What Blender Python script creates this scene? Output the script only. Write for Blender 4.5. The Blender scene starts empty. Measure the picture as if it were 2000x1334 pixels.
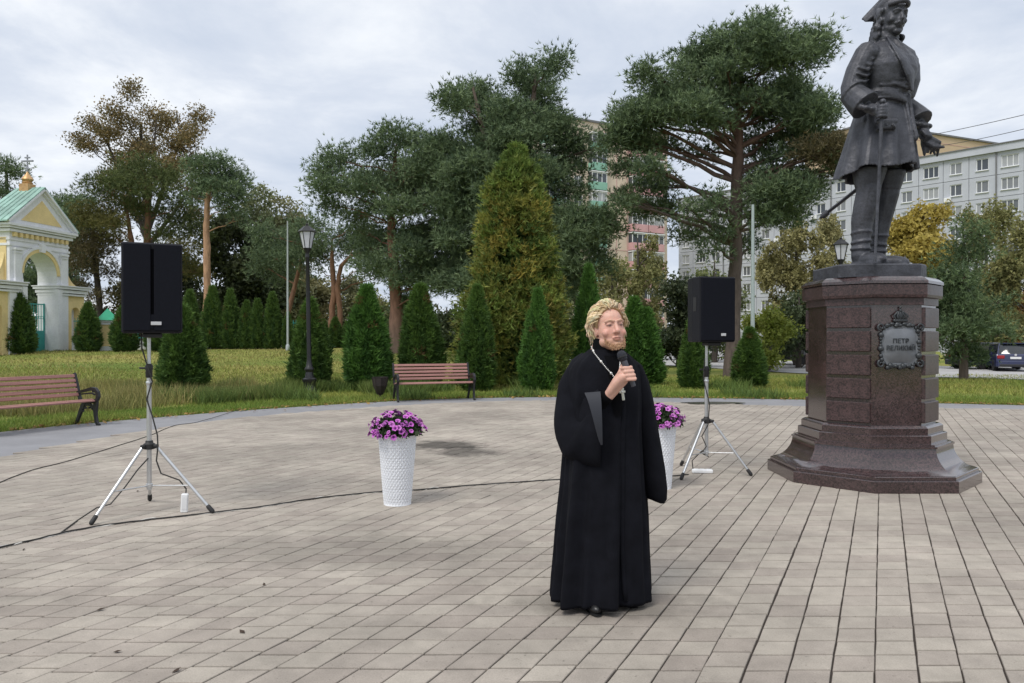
import bpy, bmesh, math, random
import numpy as np
from mathutils import Vector, Matrix, Euler, Quaternion
R = math.radians
sc = bpy.context.scene
col = sc.collection
random.seed(7)
rng = np.random.default_rng(11)

# ------------------------------------------------------------------ camera, sky, sun, exposure
F, CX, H0, HC = 1500.0, 1000.0, 660.0, 1.58        # focal length in photo pixels, centre, horizon row, eye height
cam_d = bpy.data.cameras.new('camera'); cam = bpy.data.objects.new('camera', cam_d); col.objects.link(cam)
cam_d.sensor_width = 36; cam_d.lens = 27.0; cam_d.clip_start = 0.05; cam_d.clip_end = 3000
cam.location = (0, 0, HC); cam.rotation_euler = (R(90 - 0.267), 0, 0)
sc.camera = cam

SUN_EL, SUN_AZ = R(56), R(215)                       # azimuth clockwise from +Y
world = bpy.data.worlds.new('World'); sc.world = world; world.use_nodes = True
def build_world():
    nt = world.node_tree; N = nt.nodes; L = nt.links
    N.clear()
    out = N.new('ShaderNodeOutputWorld'); bg = N.new('ShaderNodeBackground'); bg.inputs['Strength'].default_value = 0.1
    L.new(bg.outputs[0], out.inputs[0])
    sky = N.new('ShaderNodeTexSky'); sky.sky_type = 'NISHITA'; sky.sun_disc = False
    sky.sun_elevation = SUN_EL; sky.sun_rotation = SUN_AZ
    tc = N.new('ShaderNodeTexCoord'); sep = N.new('ShaderNodeSeparateXYZ'); L.new(tc.outputs['Generated'], sep.inputs[0])
    mx = N.new('ShaderNodeMath'); mx.operation = 'MAXIMUM'; L.new(sep.outputs[2], mx.inputs[0]); mx.inputs[1].default_value = 0
    ad = N.new('ShaderNodeMath'); ad.operation = 'ADD'; L.new(mx.outputs[0], ad.inputs[0]); ad.inputs[1].default_value = 0.16
    comb = N.new('ShaderNodeCombineXYZ')
    for i in (0, 1):
        d = N.new('ShaderNodeMath'); d.operation = 'DIVIDE'; L.new(sep.outputs[i], d.inputs[0]); L.new(ad.outputs[0], d.inputs[1]); L.new(d.outputs[0], comb.inputs[i])
    def noise(scale, detail, rough, off, dist=0.0):
        m = N.new('ShaderNodeMapping'); m.inputs['Location'].default_value = off; L.new(comb.outputs[0], m.inputs[0])
        n = N.new('ShaderNodeTexNoise'); n.inputs['Scale'].default_value = scale; n.inputs['Detail'].default_value = detail
        n.inputs['Roughness'].default_value = rough; n.inputs['Distortion'].default_value = dist
        L.new(m.outputs[0], n.inputs['Vector']); return n
    n1 = noise(1.7, 9, 0.60, (3.1, 0.4, 0.0), 0.25)
    n2 = noise(0.42, 3, 0.5, (0.6, 2.2, 1.0))
    add = N.new('ShaderNodeMath'); add.operation = 'MULTIPLY_ADD'; L.new(n1.outputs[0], add.inputs[0]); add.inputs[1].default_value = 0.6
    m2 = N.new('ShaderNodeMath'); m2.operation = 'MULTIPLY'; L.new(n2.outputs[0], m2.inputs[0]); m2.inputs[1].default_value = 0.45
    L.new(m2.outputs[0], add.inputs[2])
    ramp = N.new('ShaderNodeValToRGB'); L.new(add.outputs[0], ramp.inputs[0])
    e = ramp.color_ramp.elements
    e[0].position = 0.38; e[0].color = (0.385, 0.44, 0.535, 1)
    e[1].position = 0.68; e[1].color = (0.735, 0.75, 0.765, 1)
    k = e.new(0.52); k.color = (0.505, 0.545, 0.615, 1)
    sc10 = N.new('ShaderNodeMix'); sc10.data_type = 'RGBA'; sc10.blend_type = 'MULTIPLY'; sc10.inputs[0].default_value = 1
    sc10.clamp_result = False
    L.new(ramp.outputs[0], sc10.inputs[6]); sc10.inputs[7].default_value = (10, 10, 10, 1)
    mix = N.new('ShaderNodeMix'); mix.data_type = 'RGBA'; mix.inputs[0].default_value = 0.95
    L.new(sky.outputs[0], mix.inputs[6]); L.new(sc10.outputs[2], mix.inputs[7])
    L.new(mix.outputs[2], bg.inputs['Color'])
build_world()
sun_d = bpy.data.lights.new('sun', 'SUN'); sun_d.energy = 1.5; sun_d.angle = R(22); sun_d.color = (1.0, 0.96, 0.90)
sun = bpy.data.objects.new('sun', sun_d); col.objects.link(sun)
sd = Vector((math.sin(SUN_AZ) * math.cos(SUN_EL), math.cos(SUN_AZ) * math.cos(SUN_EL), math.sin(SUN_EL)))
sun.rotation_euler = sd.to_track_quat('Z', 'Y').to_euler()
sc.view_settings.view_transform = 'Standard'; sc.view_settings.look = 'None'
sc.view_settings.exposure = 0.55; sc.view_settings.gamma = 1.0; sc.view_settings.use_curve_mapping = False

# ------------------------------------------------------------------ helpers
def G(px, py, z=0.0):
    d = F * (HC - z) / (py - H0)
    return Vector(((px - CX) * d / F, d, z))
def W(px, py, d):
    return Vector(((px - CX) * d / F, d, HC + (H0 - py) * d / F))
def sstep(a, b, x):
    t = np.clip((x - a) / (b - a), 0, 1); return t * t * (3 - 2 * t)
def gz(x, y):
    """height of the lawn and road: rises gently on the left, dips slightly on the right"""
    x = np.asarray(x, float); y = np.asarray(y, float)
    r = x / np.maximum(y, 1.0)
    wl = 1 - sstep(-0.16, 0.12, r)
    return sstep(21, 46, y) * 1.02 * wl - 0.22 * sstep(24, 42, y) * (1 - wl)
def gzf(x, y): return float(gz(x, y))

def tag(o, label=None, cat=None, group=None, kind=None):
    if label: o['label'] = label
    if cat: o['category'] = cat
    if group: o['group'] = group
    if kind: o['kind'] = kind
    return o
def empty(name, loc=(0, 0, 0), rz=0.0, label=None, cat=None, group=None):
    o = bpy.data.objects.new(name, None); o.empty_display_size = 0.2
    o.location = loc; o.rotation_euler = (0, 0, rz); col.objects.link(o)
    tag(o, label, cat, group); return o
def link(name, me, parent=None, loc=None, rot=None):
    o = bpy.data.objects.new(name, me); col.objects.link(o)
    if parent is not None: o.parent = parent
    if loc is not None: o.location = loc
    if rot is not None: o.rotation_euler = rot
    return o
def copy_tree(o, parent=None):
    c = o.copy(); col.objects.link(c)
    if parent is not None: c.parent = parent
    for ch in list(o.children): copy_tree(ch, c)
    return c

class MB:
    """collects shapes in plain lists, then links them as ONE mesh object"""
    def __init__(s): s.v = []; s.f = []; s.m = []; s.c = []; s.cur = 0; s.tint = (1, 1, 1); s.xf = None
    def add(s, vs, fs):
        if s.xf is not None: vs = [s.xf @ Vector(v) for v in vs]
        b = len(s.v); s.v += [tuple(v) for v in vs]; s.c += [s.tint] * len(vs)
        s.f += [tuple(i + b for i in f) for f in fs]; s.m += [s.cur] * len(fs)
    def box(s, c, size, rot=None, taper=1.0):
        hx, hy, hz = size[0] / 2, size[1] / 2, size[2] / 2
        vs = []
        for z, t in ((-hz, 1.0), (hz, taper)):
            for x, y in ((-hx, -hy), (hx, -hy), (hx, hy), (-hx, hy)): vs.append(Vector((x * t, y * t, z)))
        if rot is not None: vs = [rot @ v for v in vs]
        c = Vector(c); s.add([v + c for v in vs], [(3, 2, 1, 0), (4, 5, 6, 7), (0, 1, 5, 4), (1, 2, 6, 5), (2, 3, 7, 6), (3, 0, 4, 7)])
    def bbox(s, c, size, b=0.005, rot=None):
        """box with bevelled edges"""
        hx, hy, hz = size[0] / 2, size[1] / 2, size[2] / 2; b = min(b, hx * .45, hy * .45, hz * .45)
        rings = []
        for z, i in ((-hz, b), (-hz + b, 0), (hz - b, 0), (hz, b)):
            x, y = hx - i, hy - i; k = b if i == 0 else b * .6
            rings.append([(-x + k, -y, z), (x - k, -y, z), (x, -y + k, z), (x, y - k, z), (x - k, y, z), (-x + k, y, z), (-x, y - k, z), (-x, -y + k, z)])
        vs = [Vector(p) for r in rings for p in r]
        if rot is not None: vs = [rot @ v for v in vs]
        fs = [tuple(range(7, -1, -1)), tuple(range(24, 32))]
        for r in range(3):
            for i in range(8): j = (i + 1) % 8; fs.append((r * 8 + i, r * 8 + j, r * 8 + 8 + j, r * 8 + 8 + i))
        c = Vector(c); s.add([v + c for v in vs], fs)
    def rings(s, rr, caps=True, closed=True):
        n = len(rr[0]); vs = [p for r in rr for p in r]; fs = []
        for k in range(len(rr) - 1):
            for i in range(n if closed else n - 1):
                j = (i + 1) % n; fs.append((k * n + i, k * n + j, (k + 1) * n + j, (k + 1) * n + i))
        if caps: fs.append(tuple(range(n - 1, -1, -1))); fs.append(tuple(range((len(rr) - 1) * n, len(rr) * n)))
        s.add(vs, fs)
    def tube(s, path, rad, n=8, caps=True, flat=1.0, up=None, round_ends=False):
        path = [Vector(p) for p in path]
        if not isinstance(rad, (list, tuple)): rad = [rad] * len(path)
        rad = list(rad)
        if round_ends:
            d0 = (path[0] - path[1]).normalized(); d1 = (path[-1] - path[-2]).normalized(); r0, r1 = rad[0], rad[-1]
            path = [path[0] + d0 * r0 * .95, path[0] + d0 * r0 * .6] + path + [path[-1] + d1 * r1 * .6, path[-1] + d1 * r1 * .95]
            rad = [r0 * .3, r0 * .8] + rad + [r1 * .8, r1 * .3]
        rr = []; u = Vector(up) if up is not None else None
        for i, p in enumerate(path):
            a = path[max(i - 1, 0)]; b = path[min(i + 1, len(path) - 1)]; t = (b - a)
            t = t.normalized() if t.length > 1e-9 else Vector((0, 0, 1))
            if u is None: u = Vector((0, 0, 1)) if abs(t.z) < .9 else Vector((1, 0, 0))
            x = t.cross(u)
            if x.length < 1e-6: x = t.orthogonal()
            x.normalize(); y = x.cross(t).normalized()
            if up is None: u = y
            rr.append([p + x * (rad[i] * math.cos(2 * math.pi * k / n)) + y * (rad[i] * flat * math.sin(2 * math.pi * k / n)) for k in range(n)])
        s.rings(rr, caps)
    def lathe(s, prof, n=16, c=(0, 0, 0), caps=True, ph=0.0):
        c = Vector(c)
        s.rings([[c + Vector((r * math.cos(2 * math.pi * k / n + ph), r * math.sin(2 * math.pi * k / n + ph), z)) for k in range(n)] for r, z in prof], caps)
    def ell(s, c, r, rot=None, nu=12, nv=8):
        c = Vector(c); rr = []
        if not isinstance(r, (list, tuple)): r = (r, r, r)
        for j in range(nv + 1):
            ph = -math.pi / 2 + math.pi * (0.04 + 0.92 * j / nv); ring = []
            for k in range(nu):
                th = 2 * math.pi * k / nu
                v = Vector((r[0] * math.cos(ph) * math.cos(th), r[1] * math.cos(ph) * math.sin(th), r[2] * math.sin(ph)))
                if rot is not None: v = rot @ v
                ring.append(c + v)
            rr.append(ring)
        s.rings(rr)
    def prism(s, poly, h0, h1, frame=None):
        """polygon (2D, counter-clockwise) extruded along the third axis of frame(u, v, w)"""
        fr = frame or (lambda u, v, w: (u, v, w)); n = len(poly)
        s.add([fr(u, v, h0) for u, v in poly] + [fr(u, v, h1) for u, v in poly],
              [tuple(range(n - 1, -1, -1)), tuple(range(n, 2 * n))] + [(i, (i + 1) % n, n + (i + 1) % n, n + i) for i in range(n)])
    def quad(s, a, b, c, d): s.add([a, b, c, d], [(0, 1, 2, 3)])
    def mesh(s, name, mats, smooth=None, tint=False):
        me = bpy.data.meshes.new(name); me.from_pydata(s.v, [], s.f)
        for m in (mats if isinstance(mats, (list, tuple)) else [mats]): me.materials.append(m)
        if len(me.materials) > 1: me.polygons.foreach_set('material_index', s.m)
        if tint:
            at = me.color_attributes.new('tint', 'FLOAT_COLOR', 'POINT')
            at.data.foreach_set('color', np.hstack([np.array(s.c, float), np.ones((len(s.c), 1))]).ravel())
        if smooth is not None:
            me.polygons.foreach_set('use_smooth', [True] * len(me.polygons))
            if smooth < 180: me.set_sharp_from_angle(angle=R(smooth))
        me.update(); return me
    def build(s, name, mats, parent=None, smooth=None, loc=None, rot=None, tint=False):
        return link(name, s.mesh(name, mats, smooth, tint), parent, loc, rot)

def remeshed(mb, name, mat, voxel, smooth_it=4, parent=None, fac=0.5):
    """fuse overlapping closed shapes into one continuous skin"""
    o = mb.build(name, mat); me0 = o.data
    m = o.modifiers.new('r', 'REMESH'); m.mode = 'VOXEL'; m.voxel_size = voxel
    if smooth_it:
        k = o.modifiers.new('s', 'SMOOTH'); k.iterations = smooth_it; k.factor = fac
    dg = bpy.context.evaluated_depsgraph_get()
    me = bpy.data.meshes.new_from_object(o.evaluated_get(dg)); me.name = name
    o.modifiers.clear(); o.data = me; bpy.data.meshes.remove(me0)
    me.materials.clear(); me.materials.append(mat)
    me.polygons.foreach_set('use_smooth', [True] * len(me.polygons))
    if parent is not None: o.parent = parent
    return o
def set_tint(me, fn):
    n = len(me.vertices); co = np.empty(n * 3); me.vertices.foreach_get('co', co); co = co.reshape(-1, 3)
    c = np.ones((n, 4)); c[:, :3] = fn(co)
    at = me.color_attributes.new('tint', 'FLOAT_COLOR', 'POINT'); at.data.foreach_set('color', c.ravel())
def np_mesh(name, V, k, cols, mat, smooth=False):
    """triangle (k=3) or quad (k=4) soup straight from arrays; V is (n*k,3), cols (n*k,3)"""
    me = bpy.data.meshes.new(name); nv = len(V); nf = nv // k
    me.vertices.add(nv); me.vertices.foreach_set('co', np.ascontiguousarray(V, dtype=np.float32).ravel())
    me.loops.add(nv); me.loops.foreach_set('vertex_index', np.arange(nv, dtype=np.int32))
    me.polygons.add(nf); me.polygons.foreach_set('loop_start', np.arange(0, nv, k, dtype=np.int32))
    try: me.polygons.foreach_set('loop_total', np.full(nf, k, dtype=np.int32))
    except Exception: pass
    me.update(calc_edges=True)
    if cols is not None:
        at = me.color_attributes.new('tint', 'FLOAT_COLOR', 'POINT')
        at.data.foreach_set('color', np.hstack([np.asarray(cols, float), np.ones((nv, 1))]).ravel())
    me.materials.append(mat); return me

# ------------------------------------------------------------------ materials
def new_mat(name):
    m = bpy.data.materials.new(name); m.use_nodes = True; nt = m.node_tree
    return m, nt.nodes, nt.links, nt.nodes['Principled BSDF']
def mat(name, c, rough=0.6, var=0.12, scale=6.0, bump=0.0, bscale=40.0, metal=0.0, tint=False, spec=None, fine=0.0, fscale=120.0, sheen=0.0, coat=0.0, detail=5, stretch=None, bdist=.01):
    m, N, L, b = new_mat(name)
    tc = N.new('ShaderNodeTexCoord'); vec = tc.outputs['Object']
    if stretch:
        mp = N.new('ShaderNodeMapping'); mp.inputs['Scale'].default_value = stretch; L.new(vec, mp.inputs[0]); vec = mp.outputs[0]
    n = N.new('ShaderNodeTexNoise'); n.inputs['Scale'].default_value = scale; n.inputs['Detail'].default_value = detail; n.inputs['Roughness'].default_value = .6
    L.new(vec, n.inputs['Vector'])
    mr = N.new('ShaderNodeMapRange'); L.new(n.outputs[0], mr.inputs[0]); mr.inputs[1].default_value = .3; mr.inputs[2].default_value = .7
    mr.inputs[3].default_value = 1 - var; mr.inputs[4].default_value = 1 + var
    val = mr.outputs[0]
    if fine:
        n2 = N.new('ShaderNodeTexNoise'); n2.inputs['Scale'].default_value = fscale; n2.inputs['Detail'].default_value = 2; L.new(tc.outputs['Object'], n2.inputs['Vector'])
        m2 = N.new('ShaderNodeMapRange'); L.new(n2.outputs[0], m2.inputs[0]); m2.inputs[1].default_value = .3; m2.inputs[2].default_value = .7
        m2.inputs[3].default_value = 1 - fine; m2.inputs[4].default_value = 1 + fine
        mm = N.new('ShaderNodeMath'); mm.operation = 'MULTIPLY'; L.new(val, mm.inputs[0]); L.new(m2.outputs[0], mm.inputs[1]); val = mm.outputs[0]
    mx = N.new('ShaderNodeVectorMath'); mx.operation = 'SCALE'; L.new(val, mx.inputs['Scale'])
    if tint:
        a = N.new('ShaderNodeAttribute'); a.attribute_name = 'tint'; L.new(a.outputs['Color'], mx.inputs[0])
    else: mx.inputs[0].default_value = c[:3]
    L.new(mx.outputs[0], b.inputs['Base Color'])
    b.inputs['Roughness'].default_value = rough; b.inputs['Metallic'].default_value = metal
    if spec is not None: b.inputs['Specular IOR Level'].default_value = spec
    if sheen: b.inputs['Sheen Weight'].default_value = sheen; b.inputs['Sheen Roughness'].default_value = .4
    if coat: b.inputs['Coat Weight'].default_value = coat; b.inputs['Coat Roughness'].default_value = .05
    if bump:
        n3 = N.new('ShaderNodeTexNoise'); n3.inputs['Scale'].default_value = bscale; n3.inputs['Detail'].default_value = 4; L.new(vec, n3.inputs['Vector'])
        bp = N.new('ShaderNodeBump'); bp.inputs['Strength'].default_value = bump; bp.inputs['Distance'].default_value = bdist
        L.new(n3.outputs[0], bp.inputs['Height']); L.new(bp.outputs[0], b.inputs['Normal'])
    return m
def leaf_mat(name, trans=0.3, rough=0.55):
    m, N, L, b = new_mat(name)
    a = N.new('ShaderNodeAttribute'); a.attribute_name = 'tint'
    L.new(a.outputs['Color'], b.inputs['Base Color']); b.inputs['Roughness'].default_value = rough; b.inputs['Specular IOR Level'].default_value = .25
    t = N.new('ShaderNodeBsdfTranslucent'); L.new(a.outputs['Color'], t.inputs[0])
    mx = N.new('ShaderNodeMixShader'); mx.inputs[0].default_value = trans
    L.new(b.outputs[0], mx.inputs[1]); L.new(t.outputs[0], mx.inputs[2]); L.new(mx.outputs[0], N['Material Output'].inputs[0])
    return m
M = {}
M['leaf'] = leaf_mat('foliage')
M['needle'] = leaf_mat('needles', 0.2, 0.6)
M['bark'] = mat('bark', (1, 1, 1), .9, .3, 7, .9, 22, tint=True, stretch=(1, 1, .35))
M['grass'] = leaf_mat('grass_blades', 0.35, 0.6)
M['asphalt'] = mat('grey_asphalt', (.235, .235, .25), .85, .12, 1.3, .25, 160, fine=.1, fscale=220)
M['road'] = mat('pale_road', (.40, .395, .40), .85, .1, .5, .1, 60)

M['black_paint'] = mat('black_iron', (.012, .012, .014), .42, .2, 20, .15, 60)
M['aluminium'] = mat('aluminium', (.62, .63, .64), .34, .06, 14, metal=.85)
M['rubber'] = mat('black_rubber', (.018, .018, .019), .6, .2, 20)
M['cable'] = mat('black_cable', (.03, .028, .026), .6, .2, 20)
M['white_cable'] = mat('white_cable', (.62, .60, .56), .6, .1, 20)
M['white_plastic'] = mat('white_plastic', (.78, .79, .80), .38, .04, 8)
M['cab'] = mat('loudspeaker_case', (.0075, .008, .012), .6, .2, 30, .3, 220, spec=.25)
M['badge'] = mat('silver_badge', (.6, .6, .62), .35, .05, 20, metal=.3)
# ------------------------------------------------------------------ the ground
def joint_mat():
    """dark dirty joints where people walk, pale sand-filled ones towards the far side"""
    m, N, L, b = new_mat('joint_sand'); g = N.new('ShaderNodeNewGeometry')
    sp = N.new('ShaderNodeSeparateXYZ'); L.new(g.outputs['Position'], sp.inputs[0])
    n = N.new('ShaderNodeTexNoise'); n.inputs['Scale'].default_value = .45; n.inputs['Detail'].default_value = 5; L.new(g.outputs['Position'], n.inputs['Vector'])
    a = N.new('ShaderNodeMath'); a.operation = 'MULTIPLY_ADD'; L.new(n.outputs[0], a.inputs[0]); a.inputs[1].default_value = 7.0; L.new(sp.outputs[1], a.inputs[2])
    r = N.new('ShaderNodeMapRange'); L.new(a.outputs[0], r.inputs[0]); r.inputs[1].default_value = 10.0; r.inputs[2].default_value = 15.5
    mx = N.new('ShaderNodeMix'); mx.data_type = 'RGBA'; L.new(r.outputs[0], mx.inputs[0]); mx.inputs[6].default_value = (.040, .031, .026, 1); mx.inputs[7].default_value = (.22, .195, .165, 1)
    L.new(mx.outputs[2], b.inputs['Base Color']); b.inputs['Roughness'].default_value = .95; return m
M['joint'] = joint_mat()
def V2(l): return [Vector((p[0], p[1])) for p in l]
PAVE_EDGE = [(-6.9, -6), (-6.9, 4), (-6.85, 8.0), (-6.72, 10.0), (-6.62, 11.1), (-6.4, 12.2), (-5.85, 14.2), (-4.9, 15.7), (-3.6, 17.0), (-1.9, 18.4), (-0.3, 19.1), (1.2, 19.3),
             (2.8, 19.1), (4.4, 18.5), (6.0, 17.8), (7.6, 17.3), (9.7, 17.15), (12.5, 16.6), (18, 15.6), (30, 13.0), (30, -6)]
ASPH_EDGE = [(-9.2, -6), (-9.2, 4), (-9.1, 9), (-8.75, 12.6), (-8.2, 13.7), (-7.5, 14.7), (-6.0, 16.6), (-3.7, 18.7), (-2.0, 19.8), (0.0, 20.4), (1.6, 20.55),
             (3.9, 20.3), (5.8, 20.0), (7.8, 19.6), (10.4, 18.5), (12.5, 17.9), (18, 17.0), (30, 14.5), (30, -6)]
def inside(poly, x, y):
    x = np.asarray(x, float); y = np.asarray(y, float); res = np.zeros(x.shape, bool); n = len(poly)
    for i in range(n):
        x0, y0 = poly[i]; x1, y1 = poly[(i + 1) % n]
        if y0 == y1: continue
        c = ((y0 > y) != (y1 > y)) & (x < (x1 - x0) * (y - y0) / (y1 - y0) + x0); res ^= c
    return res
def smooth_poly(poly, it=2):
    """round the corners of the far side of an outline"""
    for _ in range(it):
        out = []
        for i in range(len(poly) - 1):
            a, b = poly[i], poly[i + 1]
            if i == 0: out.append(a)
            out.append((a[0] * .75 + b[0] * .25, a[1] * .75 + b[1] * .25)); out.append((a[0] * .25 + b[0] * .75, a[1] * .25 + b[1] * .75))
        out.append(poly[-1]); poly = out
    return poly
PAVE = smooth_poly(PAVE_EDGE); ASPH = smooth_poly(ASPH_EDGE)

def lawn_mat():
    m, N, L, b = new_mat('lawn')
    g = N.new('ShaderNodeNewGeometry')
    def noise(sc_, det, st=(1, 1, 1)):
        mp = N.new('ShaderNodeMapping'); mp.inputs['Scale'].default_value = st; L.new(g.outputs['Position'], mp.inputs[0])
        n = N.new('ShaderNodeTexNoise'); n.inputs['Scale'].default_value = sc_; n.inputs['Detail'].default_value = det; n.inputs['Roughness'].default_value = .65
        L.new(mp.outputs[0], n.inputs['Vector']); return n.outputs[0]
    r = N.new('ShaderNodeValToRGB'); L.new(noise(.16, 8, (.5, 1.4, 1)), r.inputs[0]); e = r.color_ramp.elements
    e[0].position = .38; e[0].color = (.14, .20, .045, 1); e[1].position = .66; e[1].color = (.36, .31, .115, 1)
    k = e.new(.52); k.color = (.25, .265, .07, 1)
    r2 = N.new('ShaderNodeMapRange'); L.new(noise(9, 6), r2.inputs[0]); r2.inputs[1].default_value = .3; r2.inputs[2].default_value = .7; r2.inputs[3].default_value = .6; r2.inputs[4].default_value = 1.35
    mx = N.new('ShaderNodeVectorMath'); mx.operation = 'SCALE'; L.new(r.outputs[0], mx.inputs[0]); L.new(r2.outputs[0], mx.inputs['Scale'])
    L.new(mx.outputs[0], b.inputs['Base Color']); b.inputs['Roughness'].default_value = .9; b.inputs['Specular IOR Level'].default_value = .1
    bp = N.new('ShaderNodeBump'); bp.inputs['Strength'].default_value = .8; bp.inputs['Distance'].default_value = .06; L.new(noise(22, 4), bp.inputs['Height']); L.new(bp.outputs[0], b.inputs['Normal'])
    return m
def terrain():
    xs = np.concatenate([np.linspace(-900, -70, 12), np.linspace(-60, 60, 81), np.linspace(70, 900, 12)])
    ys = np.concatenate([np.linspace(-300, -20, 5), np.linspace(-10, 70, 65), np.linspace(80, 140, 9), np.linspace(170, 1400, 8)])
    X, Y = np.meshgrid(xs, ys); Z = gz(X, Y)
    far = sstep(90, 160, Y); Z = Z * (1 - far)
    Z = Z - 0.045 * inside(ASPH, X, Y) - 0.02
    nx, ny = len(xs), len(ys)
    V = np.stack([X, Y, Z], -1).reshape(-1, 3)
    fs = [(j * nx + i, j * nx + i + 1, (j + 1) * nx + i + 1, (j + 1) * nx + i) for j in range(ny - 1) for i in range(nx - 1)]
    me = bpy.data.meshes.new('lawn_ground'); me.from_pydata(V.tolist(), [], fs); me.materials.append(lawn_mat())
    me.polygons.foreach_set('use_smooth', [True] * len(fs))
    tag(link('lawn_ground', me), kind='structure')
terrain()
def sheet(name, poly, z, m, parent=None):
    bm = bmesh.new(); vs = [bm.verts.new((p[0], p[1], z)) for p in poly]; f = bm.faces.new(vs)
    bmesh.ops.triangulate(bm, faces=[f]); bmesh.ops.recalc_face_normals(bm, faces=bm.faces)
    if sum(f.normal.z for f in bm.faces) < 0: bmesh.ops.reverse_faces(bm, faces=bm.faces)
    me = bpy.data.meshes.new(name); bm.to_mesh(me); bm.free(); me.materials.append(m)
    return link(name, me, parent)
tag(sheet('asphalt_path', ASPH, 0.0, M['asphalt']), kind='structure')
PAVE_OBJ = tag(sheet('plaza_paving', PAVE, 0.006, M['joint']), kind='structure')

def tile_mat():
    m, N, L, b = new_mat('paving_tile')
    g = N.new('ShaderNodeNewGeometry'); P = g.outputs['Position']
    at = N.new('ShaderNodeAttribute'); at.attribute_name = 'tint'; oi = N.new('ShaderNodeObjectInfo')
    sp = N.new('ShaderNodeSeparateColor'); L.new(at.outputs['Color'], sp.inputs[0])
    def math_(op, a, c, clamp=False):
        n = N.new('ShaderNodeMath'); n.operation = op; n.use_clamp = clamp
        for i, v in enumerate((a, c)):
            if isinstance(v, (int, float)): n.inputs[i].default_value = v
            else: L.new(v, n.inputs[i])
        return n.outputs[0]
    inv = math_('SUBTRACT', 1.0, sp.outputs[1]); rnd = math_('ADD', sp.outputs[0], math_('MULTIPLY', oi.outputs['Random'], inv))
    r = N.new('ShaderNodeValToRGB'); L.new(rnd, r.inputs[0]); e = r.color_ramp.elements
    e[0].position = 0; e[0].color = (.350, .305, .266, 1); e[1].position = 1; e[1].color = (.428, .384, .330, 1)
    k = e.new(.35); k.color = (.380, .336, .292, 1); k = e.new(.7); k.color = (.402, .360, .310, 1)
    def noise(sc_, det, rough=.6):
        n = N.new('ShaderNodeTexNoise'); n.inputs['Scale'].default_value = sc_; n.inputs['Detail'].default_value = det; n.inputs['Roughness'].default_value = rough
        L.new(P, n.inputs['Vector']); return n.outputs[0]
    def mr(v, a, c, lo, hi):
        n = N.new('ShaderNodeMapRange'); L.new(v, n.inputs[0]); n.inputs[1].default_value = a; n.inputs[2].default_value = c; n.inputs[3].default_value = lo; n.inputs[4].default_value = hi; return n.outputs[0]
    k = math_('MULTIPLY', mr(noise(.55, 5, .65), .35, .68, .72, 1.10), mr(noise(7, 5), .3, .7, .88, 1.08))
    k = math_('MULTIPLY', k, mr(noise(150, 3), .3, .7, .86, 1.12))
    k = math_('MULTIPLY', k, mr(noise(38, 3), .66, .74, 1.0, .62))
    # worn dark stains: an oil patch behind the planter, a damp patch by the far edge; plus contact shadow painted at the priest's feet
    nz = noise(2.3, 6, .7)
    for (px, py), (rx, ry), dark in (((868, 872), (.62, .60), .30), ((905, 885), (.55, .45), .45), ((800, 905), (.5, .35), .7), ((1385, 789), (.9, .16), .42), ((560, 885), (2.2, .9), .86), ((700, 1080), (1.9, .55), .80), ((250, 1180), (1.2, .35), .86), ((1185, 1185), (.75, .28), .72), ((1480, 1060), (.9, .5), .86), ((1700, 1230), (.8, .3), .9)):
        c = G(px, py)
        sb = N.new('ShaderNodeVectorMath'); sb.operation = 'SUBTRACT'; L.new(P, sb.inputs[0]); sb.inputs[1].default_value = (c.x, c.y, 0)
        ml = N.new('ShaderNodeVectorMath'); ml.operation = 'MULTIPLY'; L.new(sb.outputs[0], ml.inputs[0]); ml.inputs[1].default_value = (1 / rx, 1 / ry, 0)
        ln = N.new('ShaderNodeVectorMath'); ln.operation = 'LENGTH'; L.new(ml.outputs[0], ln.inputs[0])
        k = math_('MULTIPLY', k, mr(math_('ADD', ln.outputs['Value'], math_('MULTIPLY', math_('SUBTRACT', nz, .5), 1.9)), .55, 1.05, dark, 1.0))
    mx = N.new('ShaderNodeVectorMath'); mx.operation = 'SCALE'; L.new(r.outputs[0], mx.inputs[0]); L.new(k, mx.inputs['Scale'])
    L.new(mx.outputs[0], b.inputs['Base Color']); b.inputs['Roughness'].default_value = .82; b.inputs['Specular IOR Level'].default_value = .3
    bp = N.new('ShaderNodeBump'); bp.inputs['Strength'].default_value = .35; bp.inputs['Distance'].default_value = .004
    L.new(noise(120, 4), bp.inputs['Height']); L.new(bp.outputs[0], b.inputs['Normal'])
    return m
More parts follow.
